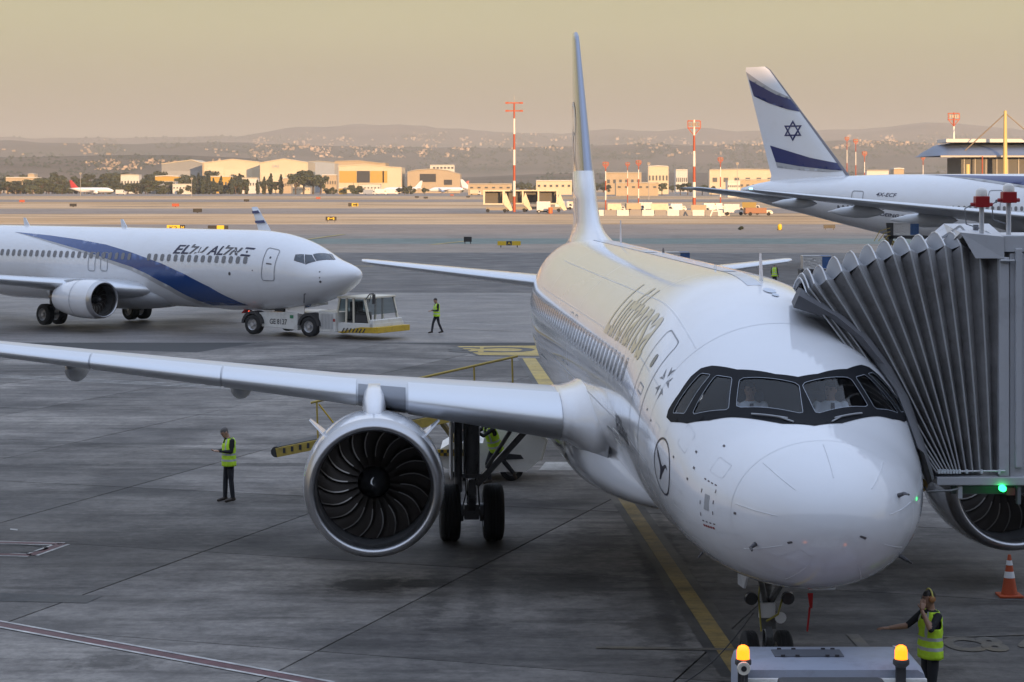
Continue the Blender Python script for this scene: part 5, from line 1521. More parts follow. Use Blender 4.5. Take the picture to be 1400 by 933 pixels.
        for q, f in enumerate(vb.f):
            i, a = divmod(q, n); cs = abs(math.cos(2 * math.pi * (a + .5) / n)); sn = math.sin(2 * math.pi * (a + .5) / n)
            if 1 <= i <= 7 and cs > .88: continue           # arm holes
            if i < 5 and sn > .90 - i * .0 and abs(math.cos(2 * math.pi * (a + .5) / n)) < .35 - i * .07: continue   # neck opening
            vb.mi[q] = 1 if (i in (13, 14, 19, 20)) or (i < 13 and .48 < cs < .66) else 0
            keep.append(q)
        vb.f = [vb.f[q] for q in keep]; vb.mi = [vb.mi[q] for q in keep]
        vo = vb.build('safety_vest', [M_vest, M_refl], root, smooth=3.1, fix=False)
        so = vo.modifiers.new('thick', 'SOLIDIFY'); so.thickness = .008
    # face: eyes and brows, mouth
    fb_ = MB()
    for s_ in (-1, 1):
        fb_.box(H(.090, s_ * .032, .012), (.016, .012, .009)); fb_.box(H(.094, s_ * .032, .030), (.030, .008, .007))
    fb_.box(H(.092, 0, -.066), (.040, .008, .008)); fb_.build('facial_features', M_hair, root)
    return root
BASE = dict(hip=(0, 0, .93), waist=(0, .0, 1.08), chest=(0, 0, 1.30), neck=(0, .01, 1.49), head=(0, -.01, 1.63), shl=(-.19, .01, 1.42), shr=(.19, .01, 1.42), ell=(-.25, .04, 1.14), elr=(.25, .04, 1.14), wrl=(-.25, -.06, .90), wrr=(.25, -.06, .90),
            knl=(-.09, -.02, .50), knr=(.09, -.02, .50), anl=(-.10, .03, .085), anr=(.10, .03, .085))
WK = (M_shirt_k, M_trou, M_shoe)
# 1: standing alone, looking down at something held in both hands (body turned to the left of the view)
j = dict(BASE, head=(0, -.10, 1.60), neck=(0, -.02, 1.48), face=(0, -.80, -.55), ell=(-.22, -.02, 1.17), elr=(.22, -.02, 1.17), wrl=(-.07, -.26, 1.18), wrr=(.07, -.26, 1.18), hdl=(.3, -1, .1), hdr=(-.3, -1, .1), anl=(-.09, -.06, .085), anr=(.10, .06, .085), knl=(-.09, -.05, .50), knr=(.09, .02, .5), pnl=(0, 0, 1), pnr=(0, 0, 1))
g = G(313, 686); p1 = person('ground worker in lime vest standing alone, head bowed over his hands', (g.x, g.y, 0), R(-62), j, WK, hair=M_hair_g)
# 2: walking beside the tow tractor
j = dict(BASE, face=(0, -.95, -.3), head=(0, -.06, 1.62), knl=(-.09, -.16, .50), anl=(-.1, -.22, .085), knr=(.09, .08, .50), anr=(.1, .26, .10), ell=(-.23, -.04, 1.14), wrl=(-.15, -.24, 1.12), elr=(.23, .0, 1.15), wrr=(.12, -.24, 1.12))
g = G(597, 456); person('ground worker in lime vest striding away from the parked tow tractor', (g.x, g.y, 0), R(-70), j, WK)
# 3: pointing, hand on his headset (right edge)
j = dict(BASE, head=(0, -.02, 1.63), face=(0, -1, -.05), elr=(.30, -.16, 1.27), wrr=(.13, -.20, 1.50), hdr=(-.3, .3, 1), pnr=(-1, .2, 0), ell=(-.23, -.24, 1.23), wrl=(-.22, -.52, 1.22), hdl=(0, -1, .02), pnl=(0, 0, -1), curl=.25)
p3 = person('headset-wearing ground worker in lime vest pointing beside the push-back tug', ((1272 - 700) / F * 29.1, 29.1, 0.0), R(-72), j, WK, sleeves=False, skin=M_skin_d)
hs_ = MB(); hc = Vector((0, -.02, 1.64)); hs_.tube([hc + Vector((.105 * math.cos(t_), .0, .13 * math.sin(t_) - .0)) for t_ in [math.pi * k / 10 for k in range(11)]], .012, 6); hs_.build('headset_band', mat('headset_yellow', (0.55, .5, .12), .5), p3)
for s_ in (-1, 1):
    hs_ = MB(); hs_.lathe([(s_ * .07, .001), (s_ * .072, .048), (s_ * .105, .044), (s_ * .115, .02), (s_ * .115, .001)], 14, hc, 'X'); hs_.build('ear_cup', mat('cup_orange', (0.35, .16, .06), .5), p3)
# 4: leaning on the loader under the wing
j = dict(BASE, hip=(0, .12, .90), waist=(0, .06, 1.05), chest=(0, -.03, 1.25), neck=(0, -.12, 1.43), head=(0, -.19, 1.56), face=(0, -.9, -.3), shl=(-.19, -.08, 1.37), shr=(.19, -.08, 1.37), ell=(-.24, -.34, 1.25), wrl=(-.2, -.62, 1.32), elr=(.24, -.40, 1.22), wrr=(.2, -.62, 1.36),
         knl=(-.09, -.06, .50), anl=(-.1, .02, .085), knr=(.09, .32, .52), anr=(.1, .58, .24), ftr=(.1, .66, .10))
g = G(672, 662); person('ground worker in lime vest leaning forward between main gear and belt loader', (g.x, g.y, 0), R(-55), j, WK)
# 5: far worker by the tail
g = G(1059, 394); person('distant ground worker in pale vest standing beyond the white tailplane', (g.x, g.y, 0), R(150), BASE, WK, voxel=.02)
# pilots (seated, seen to the chest)
for sx, lab, face in ((-.55, 'tie-wearing pilot in white shirt seated behind the left windscreen pane', (-.15, -1, -.05)), (.58, 'white-shirted pilot seated behind the windscreen pane beside the bridge, looking aside', (-.5, -.85, -.05))):
    j = dict(hip=(0, .05, -.60), waist=(0, .05, -.45), chest=(0, .02, -.25), neck=(0, .02, -.12), head=(0, .0, .02), shl=(-.19, .02, -.19), shr=(.19, .02, -.19), ell=(-.26, -.05, -.46), elr=(.26, -.05, -.46), wrl=(-.16, -.28, -.50), wrr=(.16, -.28, -.50), face=face)
    w = JET.matrix_basis @ Vector((sx, 3.22, 4.50)) if False else (Matrix.Translation(JET.location) @ Matrix.Rotation(JET.rotation_euler.z, 4, 'Z')) @ Vector((sx, 3.22, 4.44))
    pl_ = person(lab, w, JET.rotation_euler.z, j, (M_shirt_w, M_trou, M_shoe), vest=False, half=True, skin=M_skin)
    b = MB(); b.prism([(-.025, -.115, -.15), (.025, -.115, -.15), (.035, -.125, -.42), (-.035, -.125, -.42)], (0, -.012, 0)); b.build('tie', M_tie, pl_)
# ================================================================== ground vehicles and loose things
M_vw = mat('vehicle_white', (0.62, .62, .60), .45, coat=.2, dirt=(0.25, .23, .2), dscale=2.5, damt=.5)
M_vslate = mat('hood_slate', (0.27, .30, .37), .45, dirt=(0.14, .14, .15), dscale=3, damt=.5)
M_vdark = mat('vehicle_dark', (0.03, .03, .033), .6)
M_yel = mat('safety_yellow', (0.52, .34, .02), .5, dirt=(0.16, .11, .03), dscale=3, damt=.6)
M_yel2 = mat('rail_yellow', (0.40, .29, .06), .55, dirt=(0.1, .08, .05), dscale=4, damt=.6)
M_glass = glass_mat('cab_glass', (0.16, .21, .22), .03)
M_amber = mat('beacon_amber', (0.9, .35, .02), .3, emit=(1, .17, .006), estr=1.9)

# ---------------- push-back tug at the foot of the picture
TZ, TD = 1.45, 26.5
w0, w1 = (1000 - 700) / F * 26.8, (1245 - 700) / F * 26.8
TX, TW = (w0 + w1) / 2, w1 - w0
T1 = thing('pushback_tug', 'slate-topped push-back tug with two lit amber beacons at the nose wheel', 'tug', (TX, 25.0, 0), 0.0)
b = MB(); b.loft([[Vector((x, y_, z_)) for x, z_ in ((-TW / 2 * k, .45), (TW / 2 * k, .45), (TW / 2 * k, zt - .16), (TW / 2 * (k - .03), zt - .05), (TW / 2 * (k - .10), zt), (-TW / 2 * (k - .10), zt), (-TW / 2 * (k - .03), zt - .05), (-TW / 2 * k, zt - .16))] for y_, k, zt in ((1.95, .97, 1.42), (1.85, 1, 1.46), (.95, 1, 1.46), (.74, 1, 1.42))])
b.build('hood', M_vslate, T1, smooth=.7)
b = MB(); b.box((0, .70, .93), (TW - .02, .07, .80)); fp = b.build('front_panel', M_vw, T1, bevel=.02)
for x in (-.83, .11, .44, .90):
    b = MB(); b.box((x, .655, 1.16), (.09, .02, .05)); b.build('panel_slot', M_vdark, fp)
for x in (-.46, -.40):
    b = MB(); b.lathe([(-.012, .001), (-.012, .014), (.01, .014)], 8, (x, .655, 1.24)); b.build('bolt', M_vdark, fp)
b = MB(); b.box((-.22, 1.45, 1.466), (.86, .38, .02)); vp = b.build('vent_panel', mat('vent_dark', (0.09, .10, .12), .5), T1, bevel=.008)
for x in (-.55, -.37, .0, .12):
    for y_ in (1.26, 1.64):
        b = MB(); b.box((x, y_, 1.48), (.05, .03, .02)); b.build('hinge', M_vdark, vp)
b = MB(); b.prism([(TW / 2 - .22, 1.84, 1.467), (TW / 2 - .06, 1.84, 1.44), (TW / 2 - .12, 1.6, 1.455)], (0, 0, .012)); b.build('scuff_plate', mat('plate_white', (0.7, .7, .7), .4), T1)
b = MB(); b.box((0, -.6, .55), (TW, 2.5, .5)); b.box((0, -1.2, 1.1), (TW * .9, 1.0, .6)); b.build('chassis', M_vw, T1, bevel=.05)
b = MB(); b.box((-.3, -1.4, 1.5), (1.2, 1.0, .45)); b.build('cab', M_vdark, T1, bevel=.06)
for sx in (-1, 1):
    for y_ in (-1.1, 1.35):
        wheel('wheel', (sx * (TW / 2 - .12), y_, .42), .42, .3, T1, groove=False)
b = MB(); b.cyl((0, 1.9, .55), (0.02, 5.5, .35), .05, 8); b.build('tow_bar', M_yel, T1)
for px, pyb in ((1016, 901), (1232, 901)):
    q = at(T1, P(px, pyb, 25.62)); bx = q.x
    b = MB(); b.lathe([(q.z - .10, .06), (q.z - .06, .10), (q.z - .02, .10), (q.z, .085)], 18, (q.x, q.y, 0), 'Z', caps=True); b.box((q.x, q.y + .03, q.z - .22), (.12, .05, .34)); bb = b.build('beacon_base', M_vdark, T1, smooth=.7)
    b = MB(); b.lathe([(q.z, .078), (q.z + .10, .076), (q.z + .145, .062), (q.z + .165, .03), (q.z + .168, .001)], 20, (q.x, q.y, 0), 'Z'); b.build('beacon', M_amber, T1, smooth=1.2)
q = at(T1, P(1016.5, 913.5, 25.5)); b = MB(); b.lathe([(-.05, .001), (-.05, .045), (-.055, .075), (-.02, .082), (.04, .06), (.07, .02)], 20, q); b.build('spot_lamp', mat('lamp_ivory', (0.62, .58, .5), .35), T1, smooth=.7)
b = MB(); b.lathe([(-.056, .001), (-.056, .035)], 14, q); b.build('lamp_lens', M_dark, T1); b = MB(); b.cyl(q + Vector((0, .02, -.06)), q + Vector((0, .05, -.24)), .02, 8); b.build('lamp_stalk', M_vdark, T1)
# headset lead from the nose gear
b = MB(); a_, c_ = P(1030, 838, 30.6), G(932, 938) + Vector((0, 0, .02)); b.tube([a_.lerp(c_, k / 12) + Vector((0, 0, -.12 * math.sin(math.pi * k / 12))) for k in range(13)], .010, 5)
tag(b.build('headset_lead', M_vdark), 'thin dark lead running from the nose gear down to the apron', 'cable')

# ---------------- tow tractor coupled to the far airliner
g0, g1 = G(347, 457.5), G(424, 461)
T2A = math.atan2(g1.y - g0.y, g1.x - g0.x)
T2 = thing('tow_tractor', 'white low tow tractor with glazed cab and yellow striped skirt under the airliner nose', 'tow tractor', (g0.x, g0.y, 0), T2A)
# own frame: x forward (towards cab), y to the left of travel (away from the camera); rear near wheel at origin
M_tw2 = M_vw
WB = (g1 - g0).length
b = MB(); b.prism([(-.2, 0, .45), (WB - .75, 0, .30), (WB - .75, 0, 1.12), (WB - 1.5, 0, 1.15), (.55, 0, 1.10), (-.2, 0, 1.05)], (0, 2.9, 0)); b.build('chassis', M_tw2, T2, bevel=.03)
b = MB(); b.prism([(WB + .55, 0, .28), (WB + 1.5, 0, .28), (WB + 1.5, 0, 1.22), (WB + .5, 0, 1.28)], (0, 2.9, 0)); eb = b.build('engine_cover', M_tw2, T2, bevel=.03)
for i in range(9):
    b = MB(); b.box((WB + .66 + i * .085, -.012, .78), (.03, .02, .72)); b.build('cover_rib', M_lgrey, eb)
b = MB(); b.box((WB + 1.42, -.014, .85), (.14, .01, .14)); b.build('warning_plate', mat('print_red', (0.3, .05, .05), .5), eb)
# arches
for x in (0, WB):
    b = MB(); A = [Vector((x + .66 * math.cos(t_), -.15, .50 + .66 * math.sin(t_))) for t_ in [R(5 + 170 * k / 12) for k in range(13)]]; B_ = [Vector((x + .52 * math.cos(t_), -.15, .50 + .52 * math.sin(t_))) for t_ in [R(5 + 170 * k / 12) for k in range(13)]]
    b.loft([A, B_, [p_ + Vector((0, .6, 0)) for p_ in B_], [p_ + Vector((0, .6, 0)) for p_ in A], A], closed=False, caps=False); b.build('wheel_arch', M_vdark, T2, smooth=.8)
    for y_ in (.06, 2.84):
        wheel('wheel', (x, y_, .50), .50, .38, T2, axis='Y', groove=False)
b = MB(); x0 = WB + 1.5
b.prism([(x0, .15, .30), (x0 + 2.080, .15, .30), (x0 + 2.080, .15, .75), (x0, .15, .75)], (0, 2.6, 0)); b.build('cab_floor', M_tw2, T2, bevel=.03)
sk = MB(); sk.prism([(x0 + 0.080, .10, .26), (x0 + 2.400, .10, .30), (x0 + 2.400, .10, .58), (x0 + 1.360, .10, .56), (x0 + 0.080, .10, .30)], (0, 2.7, 0)); sk = sk.build('bumper_skirt', M_yel, T2, bevel=.02)
for i in range(7):
    b = MB(); xx = x0 + 0.280 + i * .2; b.add([(xx, .08, .30), (xx + .08, .08, .30), (xx + .22, .08, .50), (xx + .14, .08, .50)], [(0, 1, 2, 3)]); b.build('skirt_stripe', M_vdark, sk, fix=False)
cabp = [(x0 - 0.120, 1.20), (x0 + 0.120, 1.92), (x0 + 1.560, 1.92), (x0 + 1.880, .62)]
M_pil = mat('cab_cream', (0.6, .56, .46), .45)
for y_ in (.2, 2.6):
    for a_, c_ in (((x0 - 0.096, .8), (x0 + 0.120, 1.89)), ((x0 + 0.496, .7), (x0 + 0.528, 1.91)), ((x0 + 0.944, .6), (x0 + 0.928, 1.91)), ((x0 + 1.856, .70), (x0 + 1.560, 1.91))):
        b = MB(); b.bar((a_[0], y_, a_[1]), (c_[0], y_, c_[1]), .09, .09); b.build('cab_pillar', M_pil, T2)
b = MB(); b.box((x0 + 0.840, 1.4, 1.95), (1.66, 2.6, .09)); b.build('cab_roof', M_pil, T2, bevel=.03)
b = MB(); b.quad((x0 + 0.560, .19, .85), (x0 + 0.904, .19, .85), (x0 + 0.888, .19, 1.88), (x0 + 0.576, .19, 1.88)); b.quad((x0, .19, 1.3), (x0 + 0.464, .19, 1.3), (x0 + 0.480, .19, 1.88), (x0 + 0.160, .19, 1.88)); b.quad((x0 + 0.992, .19, 1.15), (x0 + 1.720, .19, 1.2), (x0 + 1.552, .19, 1.88), (x0 + 0.976, .19, 1.88)); b.build('side_glass', M_glass, T2, fix=False)
b = MB(); b.quad((x0 + 1.824, .25, 1.15), (x0 + 1.824, 2.55, 1.15), (x0 + 1.576, 2.55, 1.88), (x0 + 1.576, .25, 1.88)); b.build('front_glass', M_glass, T2, fix=False)
b = MB(); b.quad((x0 + 0.960, .195, .74), (x0 + 1.824, .195, .74), (x0 + 1.760, .195, 1.15), (x0 + 0.976, .195, 1.15)); b.quad((x0 + 0.560, .185, .55), (x0 + 0.904, .185, .55), (x0 + 0.904, .185, .84), (x0 + 0.560, .185, .84)); b.build('lower_door', M_vdark, T2, fix=False)
b = MB(); b.box((x0 + 1.960, 1.4, .72), (.22, 2.5, .40)); b.build('nose_panel', M_tw2, T2, bevel=.04)
b = MB(); b.box((x0 + 0.240, 1.4, 1.25), (.45, .5, .9)); b.box((x0 + 0.640, 1.4, .95), (.6, .6, .5)); b.build('driver_seat', M_vdark, T2, bevel=.05)
b = MB(); b.tube([(x0 + 1.600, .2, 1.88), (x0 + 1.920, .1, 2.15), (x0 + 2.200, .0, 2.18)], .03, 6); b.tube([(x0 + 1.840, .15, 1.75), (x0 + 2.000, .1, 2.12)], .02, 6); b.box((x0 + 2.224, 0, 1.92), (.08, .16, .46)); b.build('mirror_arm', M_vdark, T2)
b = MB(); b.prism([(WB - 1.55, .25, 1.22), (WB + .25, .25, 1.52), (WB + .25, .25, 1.95), (WB - 1.5, .25, 1.72)], (0, .9, 0)); cr_ = b.build('nose_cradle', M_tw2, T2, bevel=.03)
flat_text('cradle_text', 'EXID', (WB - .85, .235, 1.36), (1, 0, .12), (0, 0, 1), .75, .26, M_blue, cr_, bold=.02)
b = MB(); b.box((WB - 2.1, .9, 1.28), (.55, 1.2, .28)); b.build('winch_box', M_vdark, T2, bevel=.03)
flat_text('fleet_number', 'GE 8137', (.98, -.008, .55), (1, 0, 0), (0, 0, 1), 1.05, .26, mat('print_dark', (0.03, .03, .04), .4), T2, bold=.015)
b = MB(); b.quad((2.2, -.008, .86), (2.42, -.008, .86), (2.42, -.008, 1.02), (2.2, -.008, 1.02)); b.build('sticker', mat('sticker_green', (0.03, .2, .09), .5), T2, fix=False)
b = MB(); b.lathe([(-.02, .001), (-.02, .04), (.02, .04)], 10, (-.28, -.02, 1.12)); b.build('tail_lamp', mat('tail_red_lamp', (0.5, .03, .02), .3, emit=(1, .1, .05), estr=1.2), T2)

# ---------------- belt loader at the aft hold
BL = thing('belt_loader', 'white belt loader with raised conveyor and yellow handrails beside the main gear', 'belt loader', (0, 51.0, 0))
DB = 50.4
lo_, hi_ = P(378, 619, DB), P(742, 545, DB)
def bl(t_, dz=0.0, dy=0.0): return at(BL, lo_.lerp(hi_, t_) + Vector((0, dy, dz)))
b = MB(); b.bar(bl(0), bl(1), .12, .22, up=(0, 0, 1)); b.bar(bl(0, 0, .85), bl(1, 0, .85), .12, .22); b.build('conveyor_rail', M_yel2, BL, bevel=.01)
b = MB(); q = [bl(0, .10, 0), bl(1, .10, 0), bl(1, .10, .85), bl(0, .10, .85)]; b.prism(q, (0, 0, .03)); b.build('conveyor_belt', M_vdark, BL)
b = MB(); b.cyl(bl(0, .02, -.05), bl(0, .02, .9), .13, 14); b.build('end_roller', M_vdark, BL, smooth=.8)
for i in range(9):
    p_ = bl(.03 + .03 * i, .02, -.07); b = MB(); b.box(p_, (.06, .01, .12)); b.build('hazard_mark', M_vdark, BL)
for dy in (0.0, .85):
    b = MB(); b.tube([at(BL, P(425, 551, DB + dy)), at(BL, P(708, 487, DB + dy))], .030, 8); 
    for px in (433, 540, 648, 700):
        t_ = (px - 425) / 283; yb = 619 + (545 - 619) * (px - 378) / 364
        b.cyl(at(BL, P(px, 551 - 64 * t_, DB + dy)), at(BL, P(px + 2, yb, DB + dy)), .022, 8)
    b.build('handrail', M_yel2, BL)
b = MB(); b.cyl(at(BL, P(436, 553, DB)), at(BL, P(465, 590, DB)), .02, 8); b.build('rail_stay', M_yel, BL)
BX0, BX1 = (598 - 700) / F * 53, (746 - 700) / F * 53
def bbody(y_, gr):
    return [Vector((x, y_, z_)) for x, z_ in ((BX0, .45), (BX0 + .4, .24), (BX1 - .5, .24), (BX1 - .12, .55), (BX1, 1.0 * gr), (BX1 - .05, 1.12 * gr), (BX1 - .55, 1.50 * gr), (BX0 + 1.25, 1.42 * gr), (BX0 + 1.15, .95), (BX0 + .35, .95), (BX0 + .1, .80))]
b = MB(); b.loft([bbody(1.3, .96), bbody(1.36, 1), bbody(3.0, 1), bbody(3.06, .96)]); bd = b.build('chassis', mat('loader_white', (0.78, .76, .72), .45, dirt=(0.4, .36, .3), dscale=2, damt=.4), BL, smooth=.5)
b = MB(); b.bar((BX1 - .50, 1.33, 1.46), (BX1 + .02, 1.33, 1.02), .14, .06); b.bar((BX1 + .02, 1.33, 1.04), (BX1 - .12, 1.33, .52), .14, .06); b.build('front_guard', mat('guard_pale', (0.68, .64, .56), .5), BL, bevel=.015)
b = MB(); b.prism([(BX1 - 1.45, 1.285, .52), (BX1 - .55, 1.285, .56), (BX1 - .62, 1.285, .66), (BX1 - 1.4, 1.285, .74)], (0, .03, 0)); b.build('side_recess', M_vdark, bd)
b = MB(); b.box((BX0 + .38, 1.25, .72), (.72, .04, .16)); st_ = b.build('checker_plate', M_yel, BL)
for i in range(9):
    for j in range(2):
        if (i + j) % 2: continue
        b = MB(); b.box((BX0 + .06 + i * .08, 1.226, .68 + .08 * j), (.08, .008, .08)); b.build('checker', M_vdark, st_)
b = MB(); b.box((BX0 + .6, 2.1, 1.15), (.5, .6, .5)); b.cyl((BX0 + .62, 1.6, .95), (BX0 + .58, 1.6, 1.35), .03, 8); b.build('operator_seat', M_vdark, BL, bevel=.05)
for x in (BX0 + .62, BX1 - .85):
    for y_ in (1.52, 2.86): wheel('wheel', (x, y_, .30), .30, .24, BL, axis='Y', groove=False)
b = MB(); b.bar((BX0 + .5, 1.7, .9), bl(.62, -.1, .2), .1); b.bar((BX1 - .4, 1.7, 1.3), bl(.95, -.1, .2), .1); b.build('lift_arm', M_yel2, BL)

# ---------------- traffic cone
c = G(1380, 815.5); CN = thing('traffic_cone', 'orange traffic cone with two white bands under the engine', 'cone', (c.x, c.y, .0))
def crr(t_): return .145 - .12 * t_
b = MB(); b.box((0, 0, .02), (.42, .42, .04)); b.build('base', mat('cone_orange', (0.42, .07, .02), .6, dirt=(0.1, .04, .02), dscale=6, damt=.5), CN, bevel=.012)
b = MB(); b.lathe([(.04 + .70 * t_, crr(t_)) for t_ in (0, .3, .6, .9, 1.0)] + [(.745, .001)], 20, (0, 0, 0), 'Z'); b.build('cone_body', MATS['cone_orange'], CN, smooth=.7)
for t0, t1 in ((.42, .58), (.74, .86)):
    b = MB(); b.lathe([(.04 + .70 * t_, crr(t_) + .004) for t_ in (t0, t1)], 20, (0, 0, 0), 'Z'); b.build('white_band', mat('band_white', (0.7, .7, .7), .5), CN, smooth=.7)

# ---------------- cargo containers and loader behind the bridge
M_foil = mat('container_foil', (0.5, .5, .5), .3, metal=.8, bump=.06, bscale=7)
M_cblue = mat('container_blue', (0.03, .09, .24), .5, var=.2, vscale=3)
def container(label, px0, px1, y0, y1, D, split=.66, zb=None):
    a_, c_ = P(px0, y1, D), P(px1, y0, D); w_, h_ = c_.x - a_.x, c_.z - a_.z
    t = thing('cargo_container', label, 'cargo container', ((a_.x + c_.x) / 2, D, a_.z), 0, 'air cargo containers')
    b = MB(); b.box((-w_ / 2 + w_ * split / 2, .6, h_ / 2), (w_ * split, 1.5, h_)); b.build('foil_curtain', M_foil, t, bevel=.03)
    b = MB(); b.box((-w_ / 2 + w_ * (split + 1) / 2, .62, h_ / 2), (w_ * (1 - split) - .01, 1.5, h_)); bp_ = b.build('blue_panel', M_cblue, t)
    for k in range(4):
        b = MB(); b.box((-w_ / 2 + w_ * (split + .06 + .26 * k * (1 - split)), -.15, h_ / 2), (.035, .03, h_ * .96)); b.build('panel_rib', M_cblue, bp_)
    b = MB()
    for z_ in (.02, h_ - .02): b.bar((-w_ / 2, -.17, z_), (w_ / 2, -.17, z_), .05, .05)
    b.bar((-w_ / 2, -.17, 0), (-w_ / 2, -.17, h_), .05); b.build('frame', M_rib, t)
    return t
container('silver and blue cargo container beyond the lower end of the bridge canopy', 1098, 1137, 350, 368, 150)
container('silver and blue cargo container raised on a loader under the wide-body belly', 1221, 1256, 305, 322, 168)
container('cargo container whose blue side shows over the white airliner crown', 905, 943, 345, 358, 150)
for px, py, D, lab in ((1117, 368.5, 150, 'low dark dolly carrying the container beyond the bridge canopy'), (924, 358.5, 150, 'low dolly carrying the container behind the airliner crown')):
    q = P(px, py, D); d_ = thing('container_dolly', lab, 'dolly', (q.x, D, 0))
    b = MB(); b.box((0, .6, q.z / 2 + .22), (2.3, 1.7, max(.1, q.z - .5))); b.build('deck', M_vdark, d_)
    for x in (-.8, .8):
        for y_ in (0, 1.2): wheel('wheel', (x, y_, .25), .25, .15, d_, axis='Y', groove=False)
q = P(1238, 322.5, 168); ld = thing('cargo_loader', 'dark scissor cargo loader lifting a container to the wide-body hold', 'cargo loader', (q.x, 168, 0))
b = MB(); b.box((.2, .7, q.z - .12), (3.2, 2.4, .22)); b.build('platform', M_vdark, ld)
b = MB(); b.box((0, .7, .7), (5.0, 2.4, .5)); b.build('chassis', M_vw, ld, bevel=.04)
b = MB()
for y_ in (-.3, 1.7): b.bar((-1.3, y_, .95), (1.3, y_, q.z - .25), .16); b.bar((1.3, y_, .95), (-1.3, y_, q.z - .25), .16)
b.build('scissor_arm', M_yel2, ld)
b = MB(); pp = at(ld, P(1212, 305, 167.5)); b.prism([pp, pp + Vector((.55, 0, 0)), pp + Vector((.55, 0, -1.2)), pp + Vector((.3, 0, -1.9)), pp + Vector((.12, 0, -1.0))], (0, .3, 0)); b.build('control_post', M_vdark, ld)
for x in (-1.8, 1.8):
    for y_ in (-.3, 1.7): wheel('wheel', (x, y_, .4), .4, .3, ld, axis='Y', groove=False)
b = MB()
for k in range(3): b.tube([at(ld, P(1195 + 6 * k, 330, 166)), at(ld, P(1203 + 6 * k, 316 + 3 * k, 166)), at(ld, P(1217, 312 + 5 * k, 167))], .03, 5)
b.build('guard_rail', M_yel2, ld)

# ---------------- taxiway guidance signs
M_sy = mat('sign_yellow', (0.62, .42, .02), .5); M_sk = mat('sign_black', (0.015, .015, .016), .5)
def sign(label, px0, px1, y0, y1, cells, D=None):
    """cells: (share of width, 'y' or 'k', text)"""
    D = D or GD(y1 + 1.5); a_, c_ = P(px0, y1, D), P(px1, y0, D); w_, h_ = c_.x - a_.x, c_.z - max(a_.z, .25)
    t = thing('taxiway_sign', label, 'sign', ((a_.x + c_.x) / 2, D, 0)); z0_ = max(a_.z, .25); x = -w_ / 2
    for sh, k, tx in cells:
        b = MB(); b.box((x + w_ * sh / 2, .12, z0_ + h_ / 2), (w_ * sh - .02, .24, h_)); o = b.build('sign_panel', M_sy if k == 'y' else M_sk, t)
        if tx: flat_text('sign_text', tx, (x + w_ * sh * .2, -.012, z0_ + h_ * .2), (1, 0, 0), (0, 0, 1), w_ * sh * .6, h_ * .6, M_sk if k == 'y' else M_sy, o, bold=.02)
        x += w_ * sh
    b = MB()
    for s_ in (-.35, .35): b.box((w_ * s_, .12, z0_ / 2), (.1, .1, z0_))
    b.build('sign_leg', M_sk, t)
sign('yellow and black taxiway sign K2 above the parked airliner roof', 228, 253, 308, 315.5, ((.72, 'y', 'K2'), (.28, 'k', 'M')), 330)
sign('black taxiway sign with small yellow middle panel near the winglet', 284, 312, 308.5, 315.5, ((.16, 'k', ''), (.28, 'k', ''), (.36, 'y', ''), (.2, 'k', '')), 332)
sign('small black taxiway sign with yellow mark out on the sand', 445, 460, 296.5, 302, ((1, 'k', 'M'),), 420)
sign('yellow taxiway sign with black centre letter on the pale verge', 680, 712, 330, 339.5, ((.38, 'y', ''), (.24, 'k', 'A'), (.38, 'y', '')), 250)
sign('dark backed taxiway sign alone on the green shoulder', 634, 645, 324, 333, ((1, 'k', ''),), 266)
sign('far yellow taxiway sign on the dry grass', 476, 490, 278, 282.5, ((.35, 'k', ''), (.65, 'y', 'M')), 720)
sign('low black taxiway sign beneath the wide-body tail', 1126, 1142, 307.5, 314, ((1, 'k', ''),), 350)
q = G(1066, 315); cp = thing('marker_lamp', 'round yellow marker lamp on the verge below the wide-body tailplane', 'marker', (q.x, q.y, 0))
b = MB(); b.lathe([(.05, .25), (.3, .35), (.7, .38), (1.0, .25), (1.05, .01)], 12, (0, 0, 0), 'Z', caps=True); b.build('lamp_housing', M_sy, cp, smooth=.8); b = MB(); b.box((0, .1, .1), (.8, .5, .2)); b.build('lamp_base', M_sk, cp)

# ================================================================== painted markings
M_py = ground_mat('paint_yellow', (0.40, .28, .06), (0.46, .33, .08), (0.2, .15, .06), .3, 1.2, streak=.45, rough=.6)
M_py2 = ground_mat('paint_yellow_worn', (0.22, .155, .05), (0.28, .19, .055), (0.10, .08, .05), .3, 1.6, streak=.6, rough=.6)
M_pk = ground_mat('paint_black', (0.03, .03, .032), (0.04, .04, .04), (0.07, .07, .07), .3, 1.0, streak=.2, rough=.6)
M_pw = ground_mat('paint_white', (0.52, .51, .48), (0.42, .41, .40), (0.22, .21, .2), .3, 1.2, streak=.4, rough=.6)
M_pr = ground_mat('paint_red', (0.13, .05, .055), (0.11, .045, .05), (0.08, .06, .06), .3, 1.2, streak=.4, rough=.6)
M_pf = ground_mat('paint_faded', (0.15, .12, .075), (0.10, .092, .08), (0.09, .09, .09), .8, 2.0, streak=.5, rough=.6)
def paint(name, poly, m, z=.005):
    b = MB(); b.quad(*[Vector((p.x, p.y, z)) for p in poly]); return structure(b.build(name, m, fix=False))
def stripe(name, a_, c_, w_, m, z=.005):
    d_ = (c_ - a_).normalized(); n_ = Vector((-d_.y, d_.x, 0)) * w_ / 2
    return paint(name, [a_ + n_, c_ + n_, c_ - n_, a_ - n_], m, z)
A_, B_ = G(1016, 925), G(823, 636)
stripe('lead_in_border', A_, B_, .66, M_pk, .005); stripe('lead_in_line', A_, B_, .30, M_py2, .009)
A_, B_ = G(764, 552), G(723, 490)
stripe('lead_in_border', A_, B_, .95, M_pk, .005); stripe('lead_in_line', A_, B_, .55, M_py, .009)
stripe('stop_line', G(815, 886), G(1005, 889), .16, M_pf, .012)
